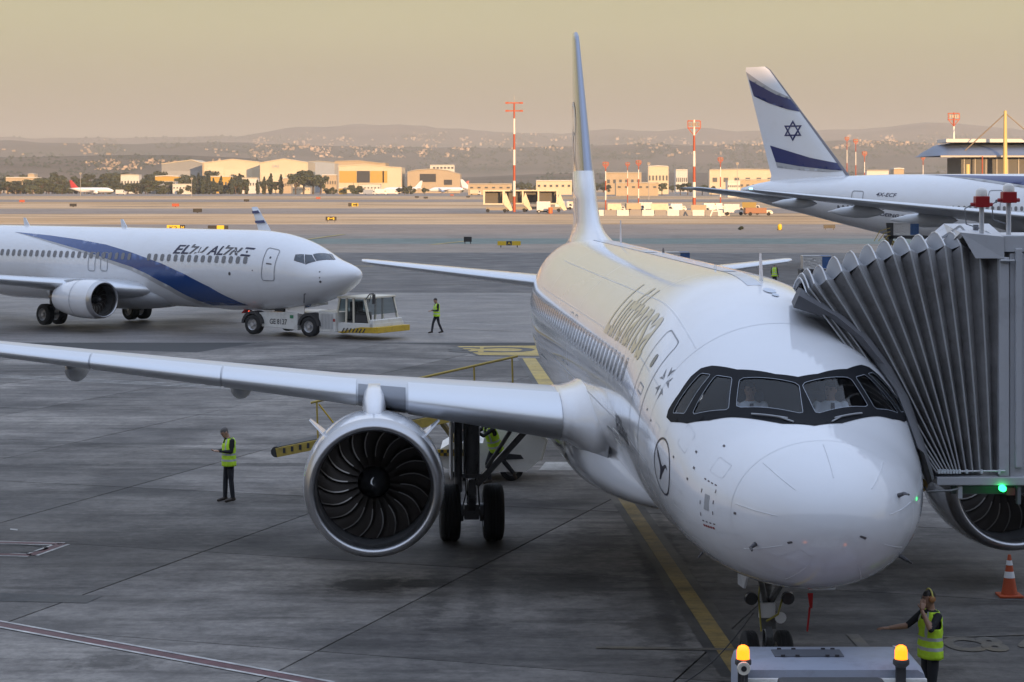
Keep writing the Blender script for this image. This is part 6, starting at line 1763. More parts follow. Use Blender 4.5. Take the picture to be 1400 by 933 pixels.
paint('stand_number_panel', [G(619, 474), G(652, 487), G(780, 488.5), G(780, 472)], M_pk, .005)
paint('stand_number_panel', [G(625, 473.8), G(655, 485.8), G(780, 487.5), G(780, 472.6)], M_py, .009)
o = flat_text('stand_number', 'C3', G(704, 475.2) + Vector((.9, 0, .013)), (-1, 0, 0), (0, -1, 0), 3.9, 3.0, M_pk, None, bold=.03); structure(o)
paint('white_block', [G(737, 643), G(790, 643), G(784, 632), G(746, 632)], M_pw)
for d_ in (-.2, .2):
    stripe('boundary_line', G(-20, 850.5) + Vector((0, d_, 0)), G(455, 938) + Vector((0, d_, 0)), .075, M_pw, .012)
stripe('boundary_line', G(-20, 850.5), G(455, 938), .26, M_pr, .006)
paint('stop_bar_band', [G(-10, 811), G(141, 815), G(118, 825), G(-10, 822)], M_pk)  # dark stop bar marked on the apron
Q = [G(-20, 742), G(86, 744), G(42, 759.5), G(-20, 758)]
for i in range(4):
    stripe('box_marking', Q[i], Q[(i + 1) % 4], .34, M_pw, .005); stripe('box_marking', Q[i], Q[(i + 1) % 4], .20, M_pr, .009)
b = MB(); cc = G(5, 751); b.add([cc + Vector((.9 * math.cos(t_ * math.pi / 12) * k, .55 * math.sin(t_ * math.pi / 12) * k, .009)) for k in (1, .9) for t_ in range(24)], [(i, (i + 1) % 24, 24 + (i + 1) % 24, 24 + i) for i in range(24)]); structure(b.build('box_emblem', M_pk, fix=False))
paint('white_chip', [G(14, 723), G(24, 724), G(24, 726), G(14, 725)], M_pw)
for k in range(3):
    stripe('guide_line', G(-20, 512 + k * 1.6), G(330, 529 + k * 1.8), .10, M_pw, .006)
    stripe('guide_line', G(-20, 512 + k * 1.6).lerp(G(330, 529), 1) + Vector((.1, 0, 0)), G(668, 548), .07, M_pw, .008 + .003 * k) if k == 0 else None
stripe('apron_edge_line', G(500, 437), G(735, 445), .12, M_pw, -.035); stripe('apron_edge_line', G(470, 444), G(700, 452), .10, M_pf, -.035)
stripe('taxi_edge_line', G(480, 372), G(735, 380), .30, M_pf, -.025); stripe('taxi_edge_line', G(480, 387), G(735, 390), .30, M_pf, -.025)
stripe('taxi_centre_line', G(470, 363), G(510, 364), .5, M_py, -.02)
stripe('green_edge', G(420, 327), G(470, 320), .8, M_py, -.05); stripe('green_edge', G(590, 334), G(640, 329), .8, M_py, -.05)
o = flat_text('faded_stand_text', 'C8 4', G(1300, 892) + Vector((0, 0, .012)), (1, 0, 0), (0, 1, 0), 1.6, 1.1, M_pf, None, bold=.05); structure(o)
stripe('faded_line', G(1290, 872), G(1420, 868), .08, M_pf, .012); stripe('faded_line', G(1165, 868), G(1182, 886), .2, M_pf, .012)
# oil and rubber stains, puddle marks
# ================================================================== far side of the airfield
M_cream = mat('hangar_cream', (0.56, .49, .36), .7, var=.05, vscale=.05); M_hgrey = mat('hangar_grey', (0.24, .25, .26), .7, var=.06, vscale=.05)
M_ochre = mat('hangar_ochre', (0.46, .29, .05), .7); M_tan = mat('hangar_tan', (0.40, .32, .22), .75, var=.06, vscale=.1); M_hroof = mat('hangar_roof', (0.36, .33, .28), .7)
M_open = mat('hangar_opening', (0.035, .037, .042), .8); M_wbld = mat('shed_white', (0.58, .57, .54), .7); M_sbld = mat('shed_blue_grey', (0.30, .34, .40), .7)
M_win = mat('far_window', (0.05, .06, .075), .3)

def X(px, D): return (px - 700) / F * D
def Zp(py, D): return CH - (py - HZ) / F * D
def hangar(name, label, pts, D, depth, m, roofm=None, parts=(), side=None, z0=0.0):
    """front outline given by photo points (roof line, left to right) down to the ground at distance D"""
    xc = X((pts[0][0] + pts[-1][0]) / 2, D)
    t = thing(name, label, 'hangar' if 'hangar' in name else 'building', (xc, D, 0))
    line = [Vector((X(p[0], D) - xc, 0, Zp(p[1], D))) for p in pts]
    b = MB(); b.prism([Vector((line[0].x, 0, z0))] + line + [Vector((line[-1].x, 0, z0))], (0, depth, 0)); b.build('wall', m, t)
    b = MB()
    for i in range(len(line) - 1):
        a_, c_ = line[i] + Vector((0, -.6, .15)), line[i + 1] + Vector((0, -.6, .15)); b.prism([a_, c_, c_ + Vector((0, 0, .7)), a_ + Vector((0, 0, .7))], (0, depth + 1.2, 0))
    b.build('roof', roofm or M_hroof, t)
    for nm, x0, y0, x1, y1, mm in parts:
        q0, q1 = Vector((X(x0, D) - xc, 0, Zp(y1, D))), Vector((X(x1, D) - xc, 0, Zp(y0, D)))
        b = MB(); b.box(((q0.x + q1.x) / 2, -.2, (q0.z + q1.z) / 2), (q1.x - q0.x, .7, q1.z - q0.z)); b.build(nm, mm, t)
    return t
hangar('hangar', 'long grey hangar with pale roof edge, left of the cream twin hangars', [(221, 225), (262, 219.5), (277, 224)], 2250, 70, M_hgrey, M_cream, [('door', 228, 234, 272, 262, mat('door_grey', (0.30, .31, .32), .7))])
hangar('hangar', 'cream gabled hangar joined to another, without lettering', [(276.5, 223), (282, 223), (318, 218.5), (355, 222.5)], 2200, 80, M_cream, M_cream, [('door', 283, 229, 306, 262, mat('door_cream', (0.60, .53, .40), .7)), ('door', 307, 232, 345, 262, MATS['door_cream']), ('column', 276.8, 222.5, 279, 262, M_tan)])
h2 = hangar('hangar', 'cream gabled hangar with dark lettering across its gable', [(355.5, 223.5), (388, 218), (421, 223)], 2150, 80, M_cream, M_cream, [('door', 357, 236, 390, 262, MATS['door_cream']), ('door', 391, 235, 419, 262, MATS['door_cream'])])
flat_text('gable_lettering', 'IAI', (X(373, 2150) - h2.location.x, -.7, Zp(229.5, 2150)), (1, 0, 0), (0, 0, 1), 6, 3.0, M_sbld, h2)
hangar('hangar', 'blue grey shed wall between the lettered hangar and the ochre hangar', [(422, 222), (435, 221), (458, 223)], 2300, 60, M_sbld, M_hroof)
hangar('hangar', 'cream hangar with ochre sliding doors and dark opening', [(462, 228), (500, 225.5), (530, 229), (549, 230)], 2050, 70, M_cream, M_cream, [('door', 464, 234, 487.5, 250, M_ochre), ('opening', 488, 234, 505.5, 250, M_open), ('door', 506, 234, 529.5, 250, M_ochre), ('door_gap', 523, 234, 525, 250, M_open), ('annex_wall', 458, 224, 463, 262, M_hgrey)])
hangar('hangar', 'raised brown roof deck above the ochre-doored hangar', [(457.5, 221.5), (490, 220.5), (520, 224), (527, 224)], 2130, 60, M_tan, M_tan)
hangar('hangar', 'tan arched hangar with two dark openings', [(557, 236), (570, 233), (592, 231.8), (612, 234), (629, 239)], 2050, 60, M_tan, M_hroof, [('opening', 574, 238, 596, 249, M_open), ('opening', 607, 246, 618, 253, M_open)])
hangar('apartment_block', 'pale flat-roofed block rising behind the tan arched hangar', [(588, 226.5), (621, 226.5)], 2600, 30, M_wbld, M_wbld, [('window', 592 + 5 * k, 228.5, 595 + 5 * k, 231, M_win) for k in range(6)])
for i, (x0, x1, yt, D, m_, lab) in enumerate(((212, 244, 242, 1900, M_ochre, 'ochre low building with small tower'), (206, 240, 249, 1850, M_sbld, 'pale blue low shed'), (8, 52, 243.5, 2000, M_tan, 'tan long low building in the tree belt'), (38, 47, 239, 2010, M_tan, 'tan small block on the long low roof'),
        (288, 316, 242, 2000, M_ochre, 'ochre flat building before the twin hangars'), (330, 352, 244, 1950, M_wbld, 'white low workshop before the twin hangars'), (385, 398, 245, 1950, M_tan, 'tan hut right of the cypress row'), (400, 424, 257.5, 1850, M_cream, 'cream guard building at the field edge'), (463, 473, 258, 1800, M_ochre, 'small ochre hut on the sand'),
        (492, 520, 253, 1900, M_wbld, 'white shed row before the ochre hangar'), (440, 460, 240, 2000, M_tan, 'tan block beside the ochre hangar'), (828, 877, 237, 1700, M_tan, 'long tan cargo shed right of the white fin'), (886, 914, 228.5, 1800, M_cream, 'cream box building behind the cargo sheds'),
        (842, 900, 251, 1500, M_tan, 'tan low shelter row beyond the taxiway'), (924, 940, 233, 1900, M_wbld, 'small pale block among dark trees'), (970, 1060, 233, 1750, M_cream, 'long cream shed behind the wide-body tail'), (995, 1012, 249, 1300, M_wbld, 'white cube building left of the wide-body tail'), (1010, 1060, 247, 1320, M_tan, 'tan warehouse below the wide-body tail'),
        (1222, 1236, 232, 1500, M_tan, 'tan roof plant seen over the wide-body'), (1185, 1215, 234, 1600, M_wbld, 'pale low roofs seen over the wide-body fuselage'), (733, 782, 248, 1700, M_cream, 'cream canopy shed right of the striped mast'), (165, 190, 240, 1950, M_wbld, 'white pitched shed in the tree belt'), (236, 262, 253, 1800, M_wbld, 'white container row left of the cypress trees'), (640, 700, 252.5, 1650, M_tan, 'tan low store behind the striped mast'))):
    hh = hangar('airfield_building', lab + ' far across the airfield', [(x0, yt), ((x0 + x1) / 2, yt - (.8 if i % 3 == 0 else 0)), (x1, yt)], D, 14, m_, M_hroof if i % 2 else M_wbld,
                [('window', x0 + (x1 - x0) * (k + .3) / 6, yt + (262 - yt) * .35, x0 + (x1 - x0) * (k + .7) / 6, yt + (262 - yt) * .55, M_win) for k in range(6)])

# ---------------- trees
M_leaf = mat('foliage_olive', (0.050, .058, .024), .8, obj_rand=.3); M_leaf2 = mat('foliage_dark', (0.030, .040, .020), .8, obj_rand=.25); M_bark = mat('bark', (0.09, .065, .045), .9)
def tree_proto(kind, seed):
    r_ = random.Random(seed); root = thing('tree', 'x', 'tree'); b = MB(); hgt = 10.0
    b.tube([(0, 0, -.2), (.1, 0, hgt * .25), (0, .1, hgt * .55), (.1, .1, hgt * .85)], [.32, .24, .15, .04], 7)
    lobes = []
    if kind == 'round':
        for k in range(11):
            a_ = r_.uniform(0, 6.28); d_ = r_.uniform(.6, 2.8); c_ = Vector((d_ * math.cos(a_), d_ * math.sin(a_), hgt * r_.uniform(.38, .9))); lobes.append((c_, r_.uniform(1.1, 2.0), r_.uniform(.9, 1.5)))
            b.tube([(0, 0, hgt * .3), c_ * .6 + Vector((0, 0, hgt * .14)), c_], [.12, .08, .03], 5)
    elif kind == 'cypress':
        for k in range(12):
            t_ = k / 11; lobes.append((Vector((r_.uniform(-.2, .2), r_.uniform(-.2, .2), 1.0 + 8.6 * t_)), 1.15 * (1 - t_) ** .6 * (.5 + min(1, t_ * 3) * .5) + .22, 1.0))
    else:
        for k in range(14):
            a_ = r_.uniform(0, 6.28); d_ = r_.uniform(0, 3.2); lobes.append((Vector((d_ * math.cos(a_), d_ * math.sin(a_), r_.uniform(1.0, 6.5 - d_ * .8))), r_.uniform(1.0, 1.8), r_.uniform(.9, 1.5)))
    b.build('trunk', M_bark, root)
    b = MB()
    for c_, rr, hh in lobes:
        for k in range(95):
            v = Vector((r_.gauss(0, 1), r_.gauss(0, 1), r_.gauss(0, 1))).normalized() * (r_.random() ** .4); p_ = c_ + Vector((v.x * rr, v.y * rr, v.z * hh))
            n_ = (v + Vector((r_.uniform(-.6, .6), r_.uniform(-.6, .6), r_.uniform(-.2, .9)))).normalized(); u_ = n_.orthogonal().normalized(); w_ = n_.cross(u_); s_ = r_.uniform(.28, .55)
            b.add([p_ + u_ * s_, p_ + w_ * s_ * .8, p_ - u_ * s_, p_ - w_ * s_ * .8], [(0, 1, 2, 3)])
    b.build('crown', M_leaf if kind != 'cypress' else M_leaf2, root, fix=False)
    return root
PROTO = {}
for kk, sd_ in (('round', 1), ('round', 2), ('round', 3), ('cypress', 4), ('cypress', 5), ('bush', 6), ('bush', 7)):
    PROTO.setdefault(kk, []).append(tree_proto(kk, sd_))
used = set()
def plant(kind, px, D, h_px, label, group, wide=1.0):
    src = PROTO[kind][rnd.randrange(len(PROTO[kind]))]
    if src not in used: used.add(src); o = src
    else: o = copy_tree(src)
    s_ = h_px / F * D / 10.0
    o.name = {'round': 'broadleaf_tree', 'cypress': 'cypress_tree', 'bush': 'tree'}[kind]
    o.location = (X(px, D), D, -.1); o.scale = (s_ * wide, s_ * wide, s_); o.rotation_euler = (0, 0, rnd.uniform(0, 6.28)); tag(o, label, 'tree', group)
for k in range(64):
    plant('bush' if k % 3 else 'round', -8 + k * 5.3 + rnd.uniform(-3, 3), 1820 + rnd.uniform(-20, 60), rnd.uniform(15, 24), 'dark bushy tree in the belt behind the red-tailed distant airliner', 'dark tree belt at the left', 1.5)
for k in range(30):
    plant('round', 2 + k * 11 + rnd.uniform(-5, 5), 2080 + rnd.uniform(-20, 60), rnd.uniform(22, 32), 'tall dark tree rising behind the tree belt and low buildings', 'taller trees behind the belt', 1.1)
for px, h_ in ((266, 24), (271, 28), (277, 22), (285, 27), (292, 21), (302, 24), (317, 22), (328, 27), (338, 20), (352, 19), (361, 23), (370, 27), (384, 26)):
    plant('cypress', px, 1800 + rnd.uniform(-15, 25), h_, 'dark pointed cypress in the row before the cream hangars', 'cypress row before the hangars', 1.25)
for px, h_, w_ in ((363, 24, 1.1), (377, 18, 1.3), (404, 30, 1.2), (415, 34, 1.25), (428, 35, 1.2), (438, 28, 1.1), (322, 22, 1.2), (335, 22, 1.2)):
    plant('round', px, 1780 + rnd.uniform(-15, 25), h_, 'large round-crowned tree before the lettered hangar', 'round trees before the hangars', w_)
for px, h_ in ((447, 13), (455, 15), (483, 20), (490, 18), (497, 12), (546, 14), (553, 17), (561, 18), (580, 14), (470, 11), (220, 14), (246, 12)):
    plant('bush', px, 1790 + rnd.uniform(-15, 25), h_, 'scrubby tree among the sheds before the ochre and tan hangars', 'scrub trees before the hangars', 1.3)
for k in range(34):
    plant('bush', 632 + k * 13 + rnd.uniform(-4, 4), 2250 + rnd.uniform(0, 120), rnd.uniform(14, 22), 'dark tree in the grove along the far airfield edge', 'grove along the far airfield edge', 1.3)
for px, h_ in ((828, 16), (905, 18), (930, 16), (940, 18), (960, 16), (972, 14), (1290, 18), (1300, 15)):
    plant('round', px, 1600 + rnd.uniform(-20, 20), h_, 'broad tree beside the far cargo sheds', 'trees by the cargo sheds', 1.3)
q = G(1013, 314); o = copy_tree(PROTO['bush'][0]); o.name = 'shrub'; o.location = (q.x, q.y, -.1); o.scale = (.18, .18, .1); tag(o, 'low green shrub on the taxiway verge below the wide-body tail', 'shrub')

# ---------------- hillside towns
M_house = mat('house_stone', (0.38, .30, .23), .85, obj_rand=.4); M_houser = mat('house_roof', (0.40, .24, .16), .85, obj_rand=.3)
protos = []
for k, (w_, d_, h_) in enumerate(((11, 10, 8), (14, 10, 6), (10, 10, 12), (18, 11, 9), (9, 9, 15))):
    b = MB(); b.m = 0; b.box((0, 0, h_ / 2 - 2), (w_, d_, h_ + 4)); b.box((w_ * .2, 0, h_ + 1), (w_ * .35, d_ * .4, 2)); b.m = 1
    if k in (0, 1, 3): b.loft([[(-w_ / 2 - .4, -d_ / 2 - .4, h_), (w_ / 2 + .4, -d_ / 2 - .4, h_), (w_ / 2 + .4, d_ / 2 + .4, h_), (-w_ / 2 - .4, d_ / 2 + .4, h_)], [(-w_ / 4, -.2, h_ + 2.6), (w_ / 4, -.2, h_ + 2.6), (w_ / 4, .2, h_ + 2.6), (-w_ / 4, .2, h_ + 2.6)]])
    me = bpy.data.meshes.new('house'); me.from_pydata(b.v, [], b.f); me.materials.append(M_house); me.materials.append(M_houser); me.polygons.foreach_set('material_index', b.mi)
    protos.append(me)
TOWN = [('pale house of the hillside town above the lettered hangars', 'town above the hangars', 120, (345, 645), (189, 216)), ('pale house of the low town behind the dark tree belt', 'low town behind the trees', 60, (118, 325), (219, 233)), ('pale house of the hill village right of the striped mast', 'village on the middle hills', 45, (820, 1050), (187, 212)), ('pale house on the ridge above the wide-body tail', 'houses on the right ridge', 40, (1140, 1290), (186, 204)), ('pale house of the ridge-top village', 'houses on the skyline ridge', 30, (640, 800), (183, 207))]
rest = MB()
for lab, grp, n_, xr, yr in TOWN:
    done = 0
    for k in range(n_ * 9):
        u_ = rnd.uniform(*xr); v_ = yr[0] + (yr[1] - yr[0]) * (rnd.random() ** .8)
        if noise.noise(Vector((u_ * .035, v_ * .15, len(grp)))) < .08: continue
        h = hill_hit(u_, v_)
        if h is None: continue
        sc = h.y / 7200 * rnd.uniform(.35, .75)
        if done < n_:
            o = link(protos[rnd.randrange(5)], 'house'); o.location = h; o.rotation_euler = (0, 0, rnd.uniform(-.5, .5)); o.scale = (sc,) * 3; tag(o, lab, 'house', grp); done += 1
        else:
            rest.box(h + Vector((0, 0, 1.5 * sc)), (7 * sc * rnd.uniform(.7, 1.5), 9, 9 * sc * rnd.uniform(.6, 1.3)))
for k in range(700):
    u_, v_ = rnd.uniform(0, 1400), rnd.uniform(181, 214)
    h = hill_hit(u_, v_)
    if h and noise.noise(Vector((u_ * .02, v_ * .11, 4.4))) > .28: rest.box(h + Vector((0, 0, 3)), (rnd.uniform(5, 14), 9, rnd.uniform(4, 8)))
o = rest.build('far_town', M_house); stuff(o, 'mass of far pale houses scattered over the hills', 'town')
b = MB()
for k in range(5200):
    u_, v_ = rnd.uniform(-100, 1500), rnd.uniform(186, 246)
    if noise.noise(Vector((u_ * .012, v_ * .06, 9.2))) < -.05: continue
    h = hill_hit(u_, v_)
    if h:
        s_ = rnd.uniform(4, 9) * h.y / 7000; b.add([h + Vector((0, 0, s_ * .9)), h + Vector((-s_, 0, 0)), h + Vector((s_ * .2, -s_, s_ * .1)), h + Vector((s_, 0, 0)), h + Vector((0, s_, 0))], [(0, 1, 2), (0, 2, 3), (0, 3, 4), (0, 4, 1)])
stuff(b.build('hill_scrub', M_leaf2), 'dark scrub and orchards dotted over the far hills', 'scrub')

# ---------------- light masts
M_mr = mat('mast_red', (0.34, .065, .025), .55); M_mw = mat('mast_white', (0.68, .64, .58), .55); M_mg = mat('mast_grey', (0.35, .33, .31), .5)
def mast(label, px, yt, D, bands=7, head='frame', r_=.42, grp='light masts over the aprons', plain=False):
    hgt = Zp(yt, D); t = thing('light_mast', label, 'light mast', (X(px, D), D, 0), group=grp)
    for k in range(bands):
        z0_, z1_ = hgt * k / bands, hgt * (k + 1) / bands; ra, rb = r_ * (1 - .45 * k / bands), r_ * (1 - .45 * (k + 1) / bands)
        b = MB(); b.tube([(0, 0, z0_), (0, 0, z1_)], [ra, rb], 8); b.build('mast_section', M_mg if plain else (M_mr if k % 2 == 0 else M_mw), t, smooth=.9)
    if head == 'frame':
        w_ = 5.2 * r_ / .42; r_ = r_ * (.58 if r_ > .3 else .55); w_ = 5.2 * r_ / .42; b = MB()
        for z_ in (hgt - 3.4 * r_ / .42, hgt - .3): b.bar((-w_ / 2, 0, z_), (w_ / 2, 0, z_), .3); b.bar((-w_ / 2, .9, z_), (w_ / 2, .9, z_), .3)
        for x in (-w_ / 2, 0, w_ / 2): b.bar((x, 0, hgt - 3.4 * r_ / .42), (x, 0, hgt - .3), .25)
        b.bar((-w_ / 2, 0, hgt - 3.4 * r_ / .42), (0, 0, hgt - 6.5 * r_ / .42), .22); b.bar((w_ / 2, 0, hgt - 3.4 * r_ / .42), (0, 0, hgt - 6.5 * r_ / .42), .22); b.build('lamp_frame', M_mr if not plain else M_mg, t)
        for x in (-1.8, -.6, .6, 1.8):
            b = MB(); b.box((x * r_ / .42, -.3, hgt - 1.9 * r_ / .42), (.85 * r_ / .42, .4, 1.5 * r_ / .42)); b.build('flood_lamp', mat('flood_glass', (0.22, .16, .13), .3), t)
    else:
        for z_ in (hgt, hgt - 2.2):
            b = MB(); b.bar((-2.3, 0, z_), (2.3, 0, z_), .35); b.box((-2.0, -.3, z_), (.9, .5, .5)); b.box((2.0, -.3, z_), (.9, .5, .5)); b.build('lamp_arm', M_mr, t)
        b = MB(); b.cyl((0, 0, hgt), (0, 0, hgt + 2.0), .08, 6); b.build('lightning_rod', M_mg, t)
    return t
mast('tall red and white banded mast with crossed lamp arms above stored boarding stairs', 703, 141, 588, 7, 'arms', .42)
mast('red and white mast with square lamp frame left of the wide-body fin', 949, 164, 560, 6, 'frame', .46)
mast('red and white mast with lamp frame before the blue-roofed hall', 1304, 154, 640, 7, 'frame', .46)
for px, yt, D, lab in ((828, 221, 640, 'thin red and white pole nearest the white fin'), (858, 222, 900, 'thin red and white pole second from the white fin'), (873, 219, 700, 'thin red and white pole third from the white fin'), (985, 215, 720, 'thin red and white pole left of the wide-body tail'), (1158, 187, 900, 'banded pole with lamp just right of the wide-body fin'), (1170, 190, 820, 'taller banded pole right of the wide-body fin'), (1182, 207, 800, 'short banded pole right of the wide-body fin'), (1262, 213, 900, 'banded pole above the wide-body fuselage')):
    mast(lab, px, yt, D, 5, 'frame', .24, 'thin banded apron poles')
for px, yt, D, lab in ((887, 222, 1100, 'plain grey lamp pole among the cargo sheds'), (1008, 222, 1150, 'plain grey lamp pole by the tan warehouse'), (110, 236, 1500, 'plain grey pole before the tree belt'), (262, 243, 1400, 'short lattice pole before the cypress trees')):
    mast(lab, px, yt, D, 3, 'frame', .2, 'plain grey lamp poles', True)

# ---------------- stored boarding stairs under the tall mast
M_sc = mat('stair_cream', (0.60, .52, .38), .6, dirt=(0.3, .25, .18), dscale=1, damt=.4)
def stairs(label, px, D, flip=1):
    t = thing('boarding_stairs', label, 'boarding stairs', (X(px, D), D, 0), group='boarding stairs stored under the mast')
    for x in (-2.6, 2.6):
        b = MB(); b.bar((x, 0, 2.4), (x, 0, 5.7), .45); b.build('cabin_post', M_sc, t)
        b = MB(); b.bar((x, 3, 2.4), (x, 3, 5.7), .3); b.build('cabin_post', M_sc, t)
    b = MB(); b.box((0, 1.5, 5.9), (5.9, 3.6, .35)); b.build('cabin_roof', M_sc, t); b = MB(); b.box((0, 1.5, 2.3), (5.6, 3.4, .3)); b.build('cabin_floor', M_sc, t)
    b = MB(); b.box((0, 2.9, 4.1), (4.7, .2, 3.2)); b.build('cabin_back', mat('cabin_dark', (0.10, .09, .08), .7), t)
    b = MB(); b.prism([(flip * 2.4, -.2, 2.5), (flip * 3.3, -.2, 5.4), (flip * 5.2, -.2, .6), (flip * 4.4, -.2, .4)], (0, 2.2, 0)); b.build('stair_flight', M_sc, t)
    b = MB(); b.box((flip * .8, 1.2, 1.0), (5.8, 2.2, .8)); b.build('undercarriage', mat('stair_grey', (0.25, .22, .18), .7), t)
    for x in (-1.6, 3.0):
        b = MB(); b.lathe([(-.2, .001), (-.2, .5), (.2, .5), (.2, .001)], 12, (flip * x, -.1, .5)); b.build('wheel', M_tyre, t)
stairs('cream boarding stairs with dark cabin at the end away from the fin', 675, 575)
stairs('cream boarding stairs with dark cabin just left of the striped mast', 702, 590)
stairs('cream boarding stairs with dark cabin just right of the striped mast', 727, 595)
stairs('cream boarding stairs with dark cabin nearest the white fin', 749, 585, 1)
t = thing('generator_trailer', 'white boxy generator trailer before the stored boarding stairs', 'trailer', (X(743, 560), 560, 0)); b = MB(); b.box((0, 0, 1.9), (3.6, 2.2, 2.4)); b.build('housing', M_vw, t, bevel=.1); b = MB(); b.box((0, 0, .5), (3.8, 1.8, .3)); b.build('frame', M_vdark, t)
for x in (-1.2, 1.2): wheel('wheel', (x, -1.0, .45), .45, .3, t, axis='Y', groove=False)
t = thing('barrel', 'orange red barrel beside the generator trailer', 'barrel', (X(752.5, 556), 556, 0)); b = MB(); b.lathe([(0, .55), (.3, .6), (.7, .56), (1.2, .6), (1.6, .55)], 14, (0, 0, 0), 'Z', caps=True); b.build('drum', mat('barrel_orange', (0.5, .12, .03), .5), t, smooth=.8)

# ---------------- concrete barriers
bm_me = None
for k in range(12):
    px = 800 + k * 17.2; D = 520; lab = 'white painted concrete barrier in the row beyond the taxiway' if k % 2 else 'bare grey concrete barrier in the row beyond the taxiway'
    b = MB(); b.prism([(-1.45, -.45, 0), (-1.45, -.3, .3), (-1.45, -.14, .95), (-1.45, .14, .95), (-1.45, .3, .3), (-1.45, .45, 0)], (2.9, 0, 0)); o = b.build('concrete_barrier', mat('barrier_white', (0.6, .57, .52), .8) if k % 2 else mat('barrier_grey', (0.25, .23, .21), .85))
    o.location = (X(px, D), D, -.1); o.scale = (1, 1, 1.5); tag(o, lab, 'barrier', 'row of concrete barriers')

# ---------------- parked service vehicles (far)
def van(label, px, D, L_, H_, m_, cab=True, kind='service_truck', box=None):
    t = thing(kind, label, 'truck', (X(px, D), D, 0), rnd.uniform(-.2, .2), 'service vehicles parked across the airfield')
    b = MB(); b.box((-L_ * .1, 0, H_ * .55 + .3), (L_ * .75, 2.2, H_ * .8)); b.build('body', m_, t, bevel=.08)
    b = MB(); b.prism([(L_ * .28, -1.05, .5), (L_ * .5, -1.05, .5), (L_ * .5, -1.05, H_ * .5), (L_ * .42, -1.05, H_ * .8), (L_ * .28, -1.05, H_ * .8)], (0, 2.1, 0)); c_ = b.build('cab', M_vw, t)
    b = MB(); b.quad((L_ * .31, -1.07, H_ * .5), (L_ * .47, -1.07, H_ * .5), (L_ * .41, -1.07, H_ * .74), (L_ * .31, -1.07, H_ * .74)); b.build('window', M_win, c_, fix=False)
    for x in (-.3, .35):
        b = MB(); b.lathe([(-.15, .001), (-.15, .45), (.15, .45), (.15, .001)], 12, (L_ * x, -.95, .45)); b.build('wheel', M_tyre, t)
for px, D, L_, H_, m_, lab in ((1027, 530, 4.6, 3.0, mat('tractor_yellow', (0.30, .21, .06), .6), 'yellow cargo tractor right of the ladder truck'), (1003, 520, 5.0, 2.6, M_vw, 'white cab truck beside the concrete barriers'), (977, 545, 6.5, 2.6, M_vw, 'long white service truck behind the barriers'), (958, 540, 5, 2.2, M_tan, 'tan covered truck behind the barriers'), (1036, 515, 7, 1.7, mat('flatbed_rust', (0.24, .10, .05), .6), 'long rust-coloured flatbed under the wide-body tailplane'), (905, 560, 6, 2.4, M_sc, 'cream bus left of the framed light mast'), (925, 575, 5, 2.2, M_vw, 'small white van by the framed light mast'), (842, 580, 5, 2.2, M_sc, 'cream van nearest the white fin'), (885, 600, 5, 2.4, M_vw, 'white box van behind the barriers'), (868, 590, 5.5, 2.2, M_tan, 'tan lorry between the thin poles'),
        (771, 640, 5.5, 2.4, M_vw, 'white truck right of the boarding stairs'), (783, 655, 5, 2.2, M_sc, 'cream truck beside the white fin base'), (165, 1650, 8, 4, M_vw, 'white bus near the red-tailed distant airliner'), (520, 1700, 10, 4.5, M_vw, 'white lorry before the ochre hangar'), (535, 1710, 10, 4, M_vw, 'second white lorry before the ochre hangar'), (505, 1690, 10, 4, M_sbld, 'blue grey lorry before the ochre hangar'), (650, 1650, 9, 4, M_sc, 'cream lorry near the distant white airliner')):
    van(lab, px, D, L_, H_, m_)
q = P(978, 297, 505); t = thing('ladder_frame', 'white A-shaped ladder frame standing before the barriers', 'ladder', (q.x, 505, 0)); b = MB(); b.bar((-1.2, 0, 0), (0, 0, 3.0), .3); b.bar((1.2, 0, 0), (0, 0, 3.0), .3); b.bar((-.7, 0, 1.2), (.7, 0, 1.2), .2); b.build('rail', M_vw, t)

# ---------------- blue-roofed hall with yellow mast and stays, right edge
HD = 620
t = thing('terminal_hall', 'dark hall with curved blue grey roof and yellow stayed mast behind the wide-body', 'terminal', (X(1345, HD), HD, 0))
def hx(px): return X(px, HD) - t.location.x
b = MB(); rings = []
for px, k in ((1284, 0), (1290, .5), (1300, .85), (1320, 1), (1440, 1), (1560, 1)):
    x = hx(px); rings.append([Vector((x, y_, Zp(213, HD) + (Zp(194, HD) - Zp(213, HD)) * math.sin(math.pi * (y_ / 40 + .0)) ** .6 * k + .001)) for y_ in (0.01, 2, 5, 9, 14, 20, 26, 31, 35, 38, 39.99)] )
b.loft(rings, closed=False, caps=False); ro = b.build('roof', mat('roof_blue', (0.13, .17, .25), .45, metal=.2), t, smooth=.9)
b = MB(); b.box((hx(1425), 12, Zp(192, HD)), (hx(1560) - hx(1307) , 14, (190 - 186) / F * HD * 1.2)); b.build('roof_light', M_wbld, t)
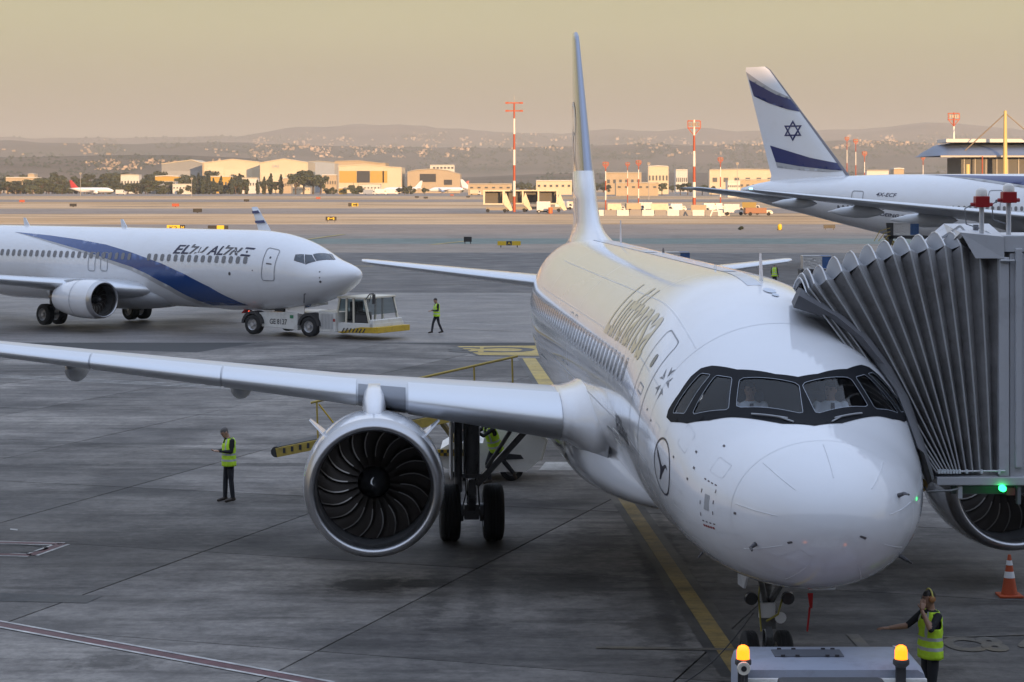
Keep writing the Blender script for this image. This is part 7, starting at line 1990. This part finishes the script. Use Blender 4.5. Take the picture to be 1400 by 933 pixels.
b = MB(); b.box(((hx(1318) + hx(1560)) / 2, 14, Zp(215, HD) / 2), (hx(1560) - hx(1318), 20, Zp(215, HD))); b.build('wall', mat('hall_dark', (0.06, .06, .062), .6), t)
b = MB(); b.box(((hx(1286) + hx(1560)) / 2, .3, Zp(214, HD)), (hx(1560) - hx(1286), .6, .5)); b.build('eave', M_mg, t)
for k in range(16):
    x = hx(1322 + k * 15); b = MB(); b.box((x, 3.9, Zp(225, HD) - 2), (.25, .2, 8)); b.build('mullion', M_mg, t)
b = MB(); b.tube([(hx(1371), -3, 0), (hx(1371), -3, Zp(152, HD))], [.9, .42], 10); b.build('mast', mat('mast_yellow', (0.55, .42, .16), .55), t, smooth=.8)
b = MB(); b.cyl((hx(1371), -3, Zp(156, HD)), (hx(1320), 3, Zp(208, HD)), .18, 6); b.build('stay_cable', mat('stay_brown', (0.25, .2, .14), .6), t)
b = MB(); b.cyl((hx(1372), -3, Zp(156, HD)), (hx(1440), 3, Zp(208, HD)), .18, 6); b.build('stay_cable', MATS['stay_brown'], t)
b = MB(); b.cyl((hx(1322), -1, 0), (hx(1322), -1, Zp(225, HD)), .6, 10); b.build('bollard_post', MATS['mast_yellow'], t)
b = MB(); b.cyl((hx(1342), -1, 0), (hx(1342), -1, Zp(214, HD)), .2, 8); b.build('support_post', M_mr, t)
for px, m_, lab in ((1258, M_white, 'white airliner fin seen over the wide-body fuselage'), (1272, M_navy, 'navy airliner fin seen over the wide-body fuselage')):
    far_jet('airliner showing only its ' + lab, px + 60, 262, R(-8), m_, .95, D=900)
# runway edge lights and marker boards on the sand
for k, (px, py) in enumerate(((240, 283), (270, 291), (337, 276), (435, 272.5), (570, 271), (582, 272), (618, 268), (640, 262.5 + 8), (100, 283), (30, 277))):
    q = G(px, py); o = thing('marker_board', 'small dark marker board standing out on the sand', 'marker', (q.x, q.y, -.1), group='marker boards on the sand'); b = MB(); b.box((0, 0, .7), (2.4, .3, 1.0)); b.build('board', M_sk if k % 3 else M_mr, o); b = MB(); b.box((0, 0, .1), (.3, .2, .3)); b.build('leg', M_sk, o)
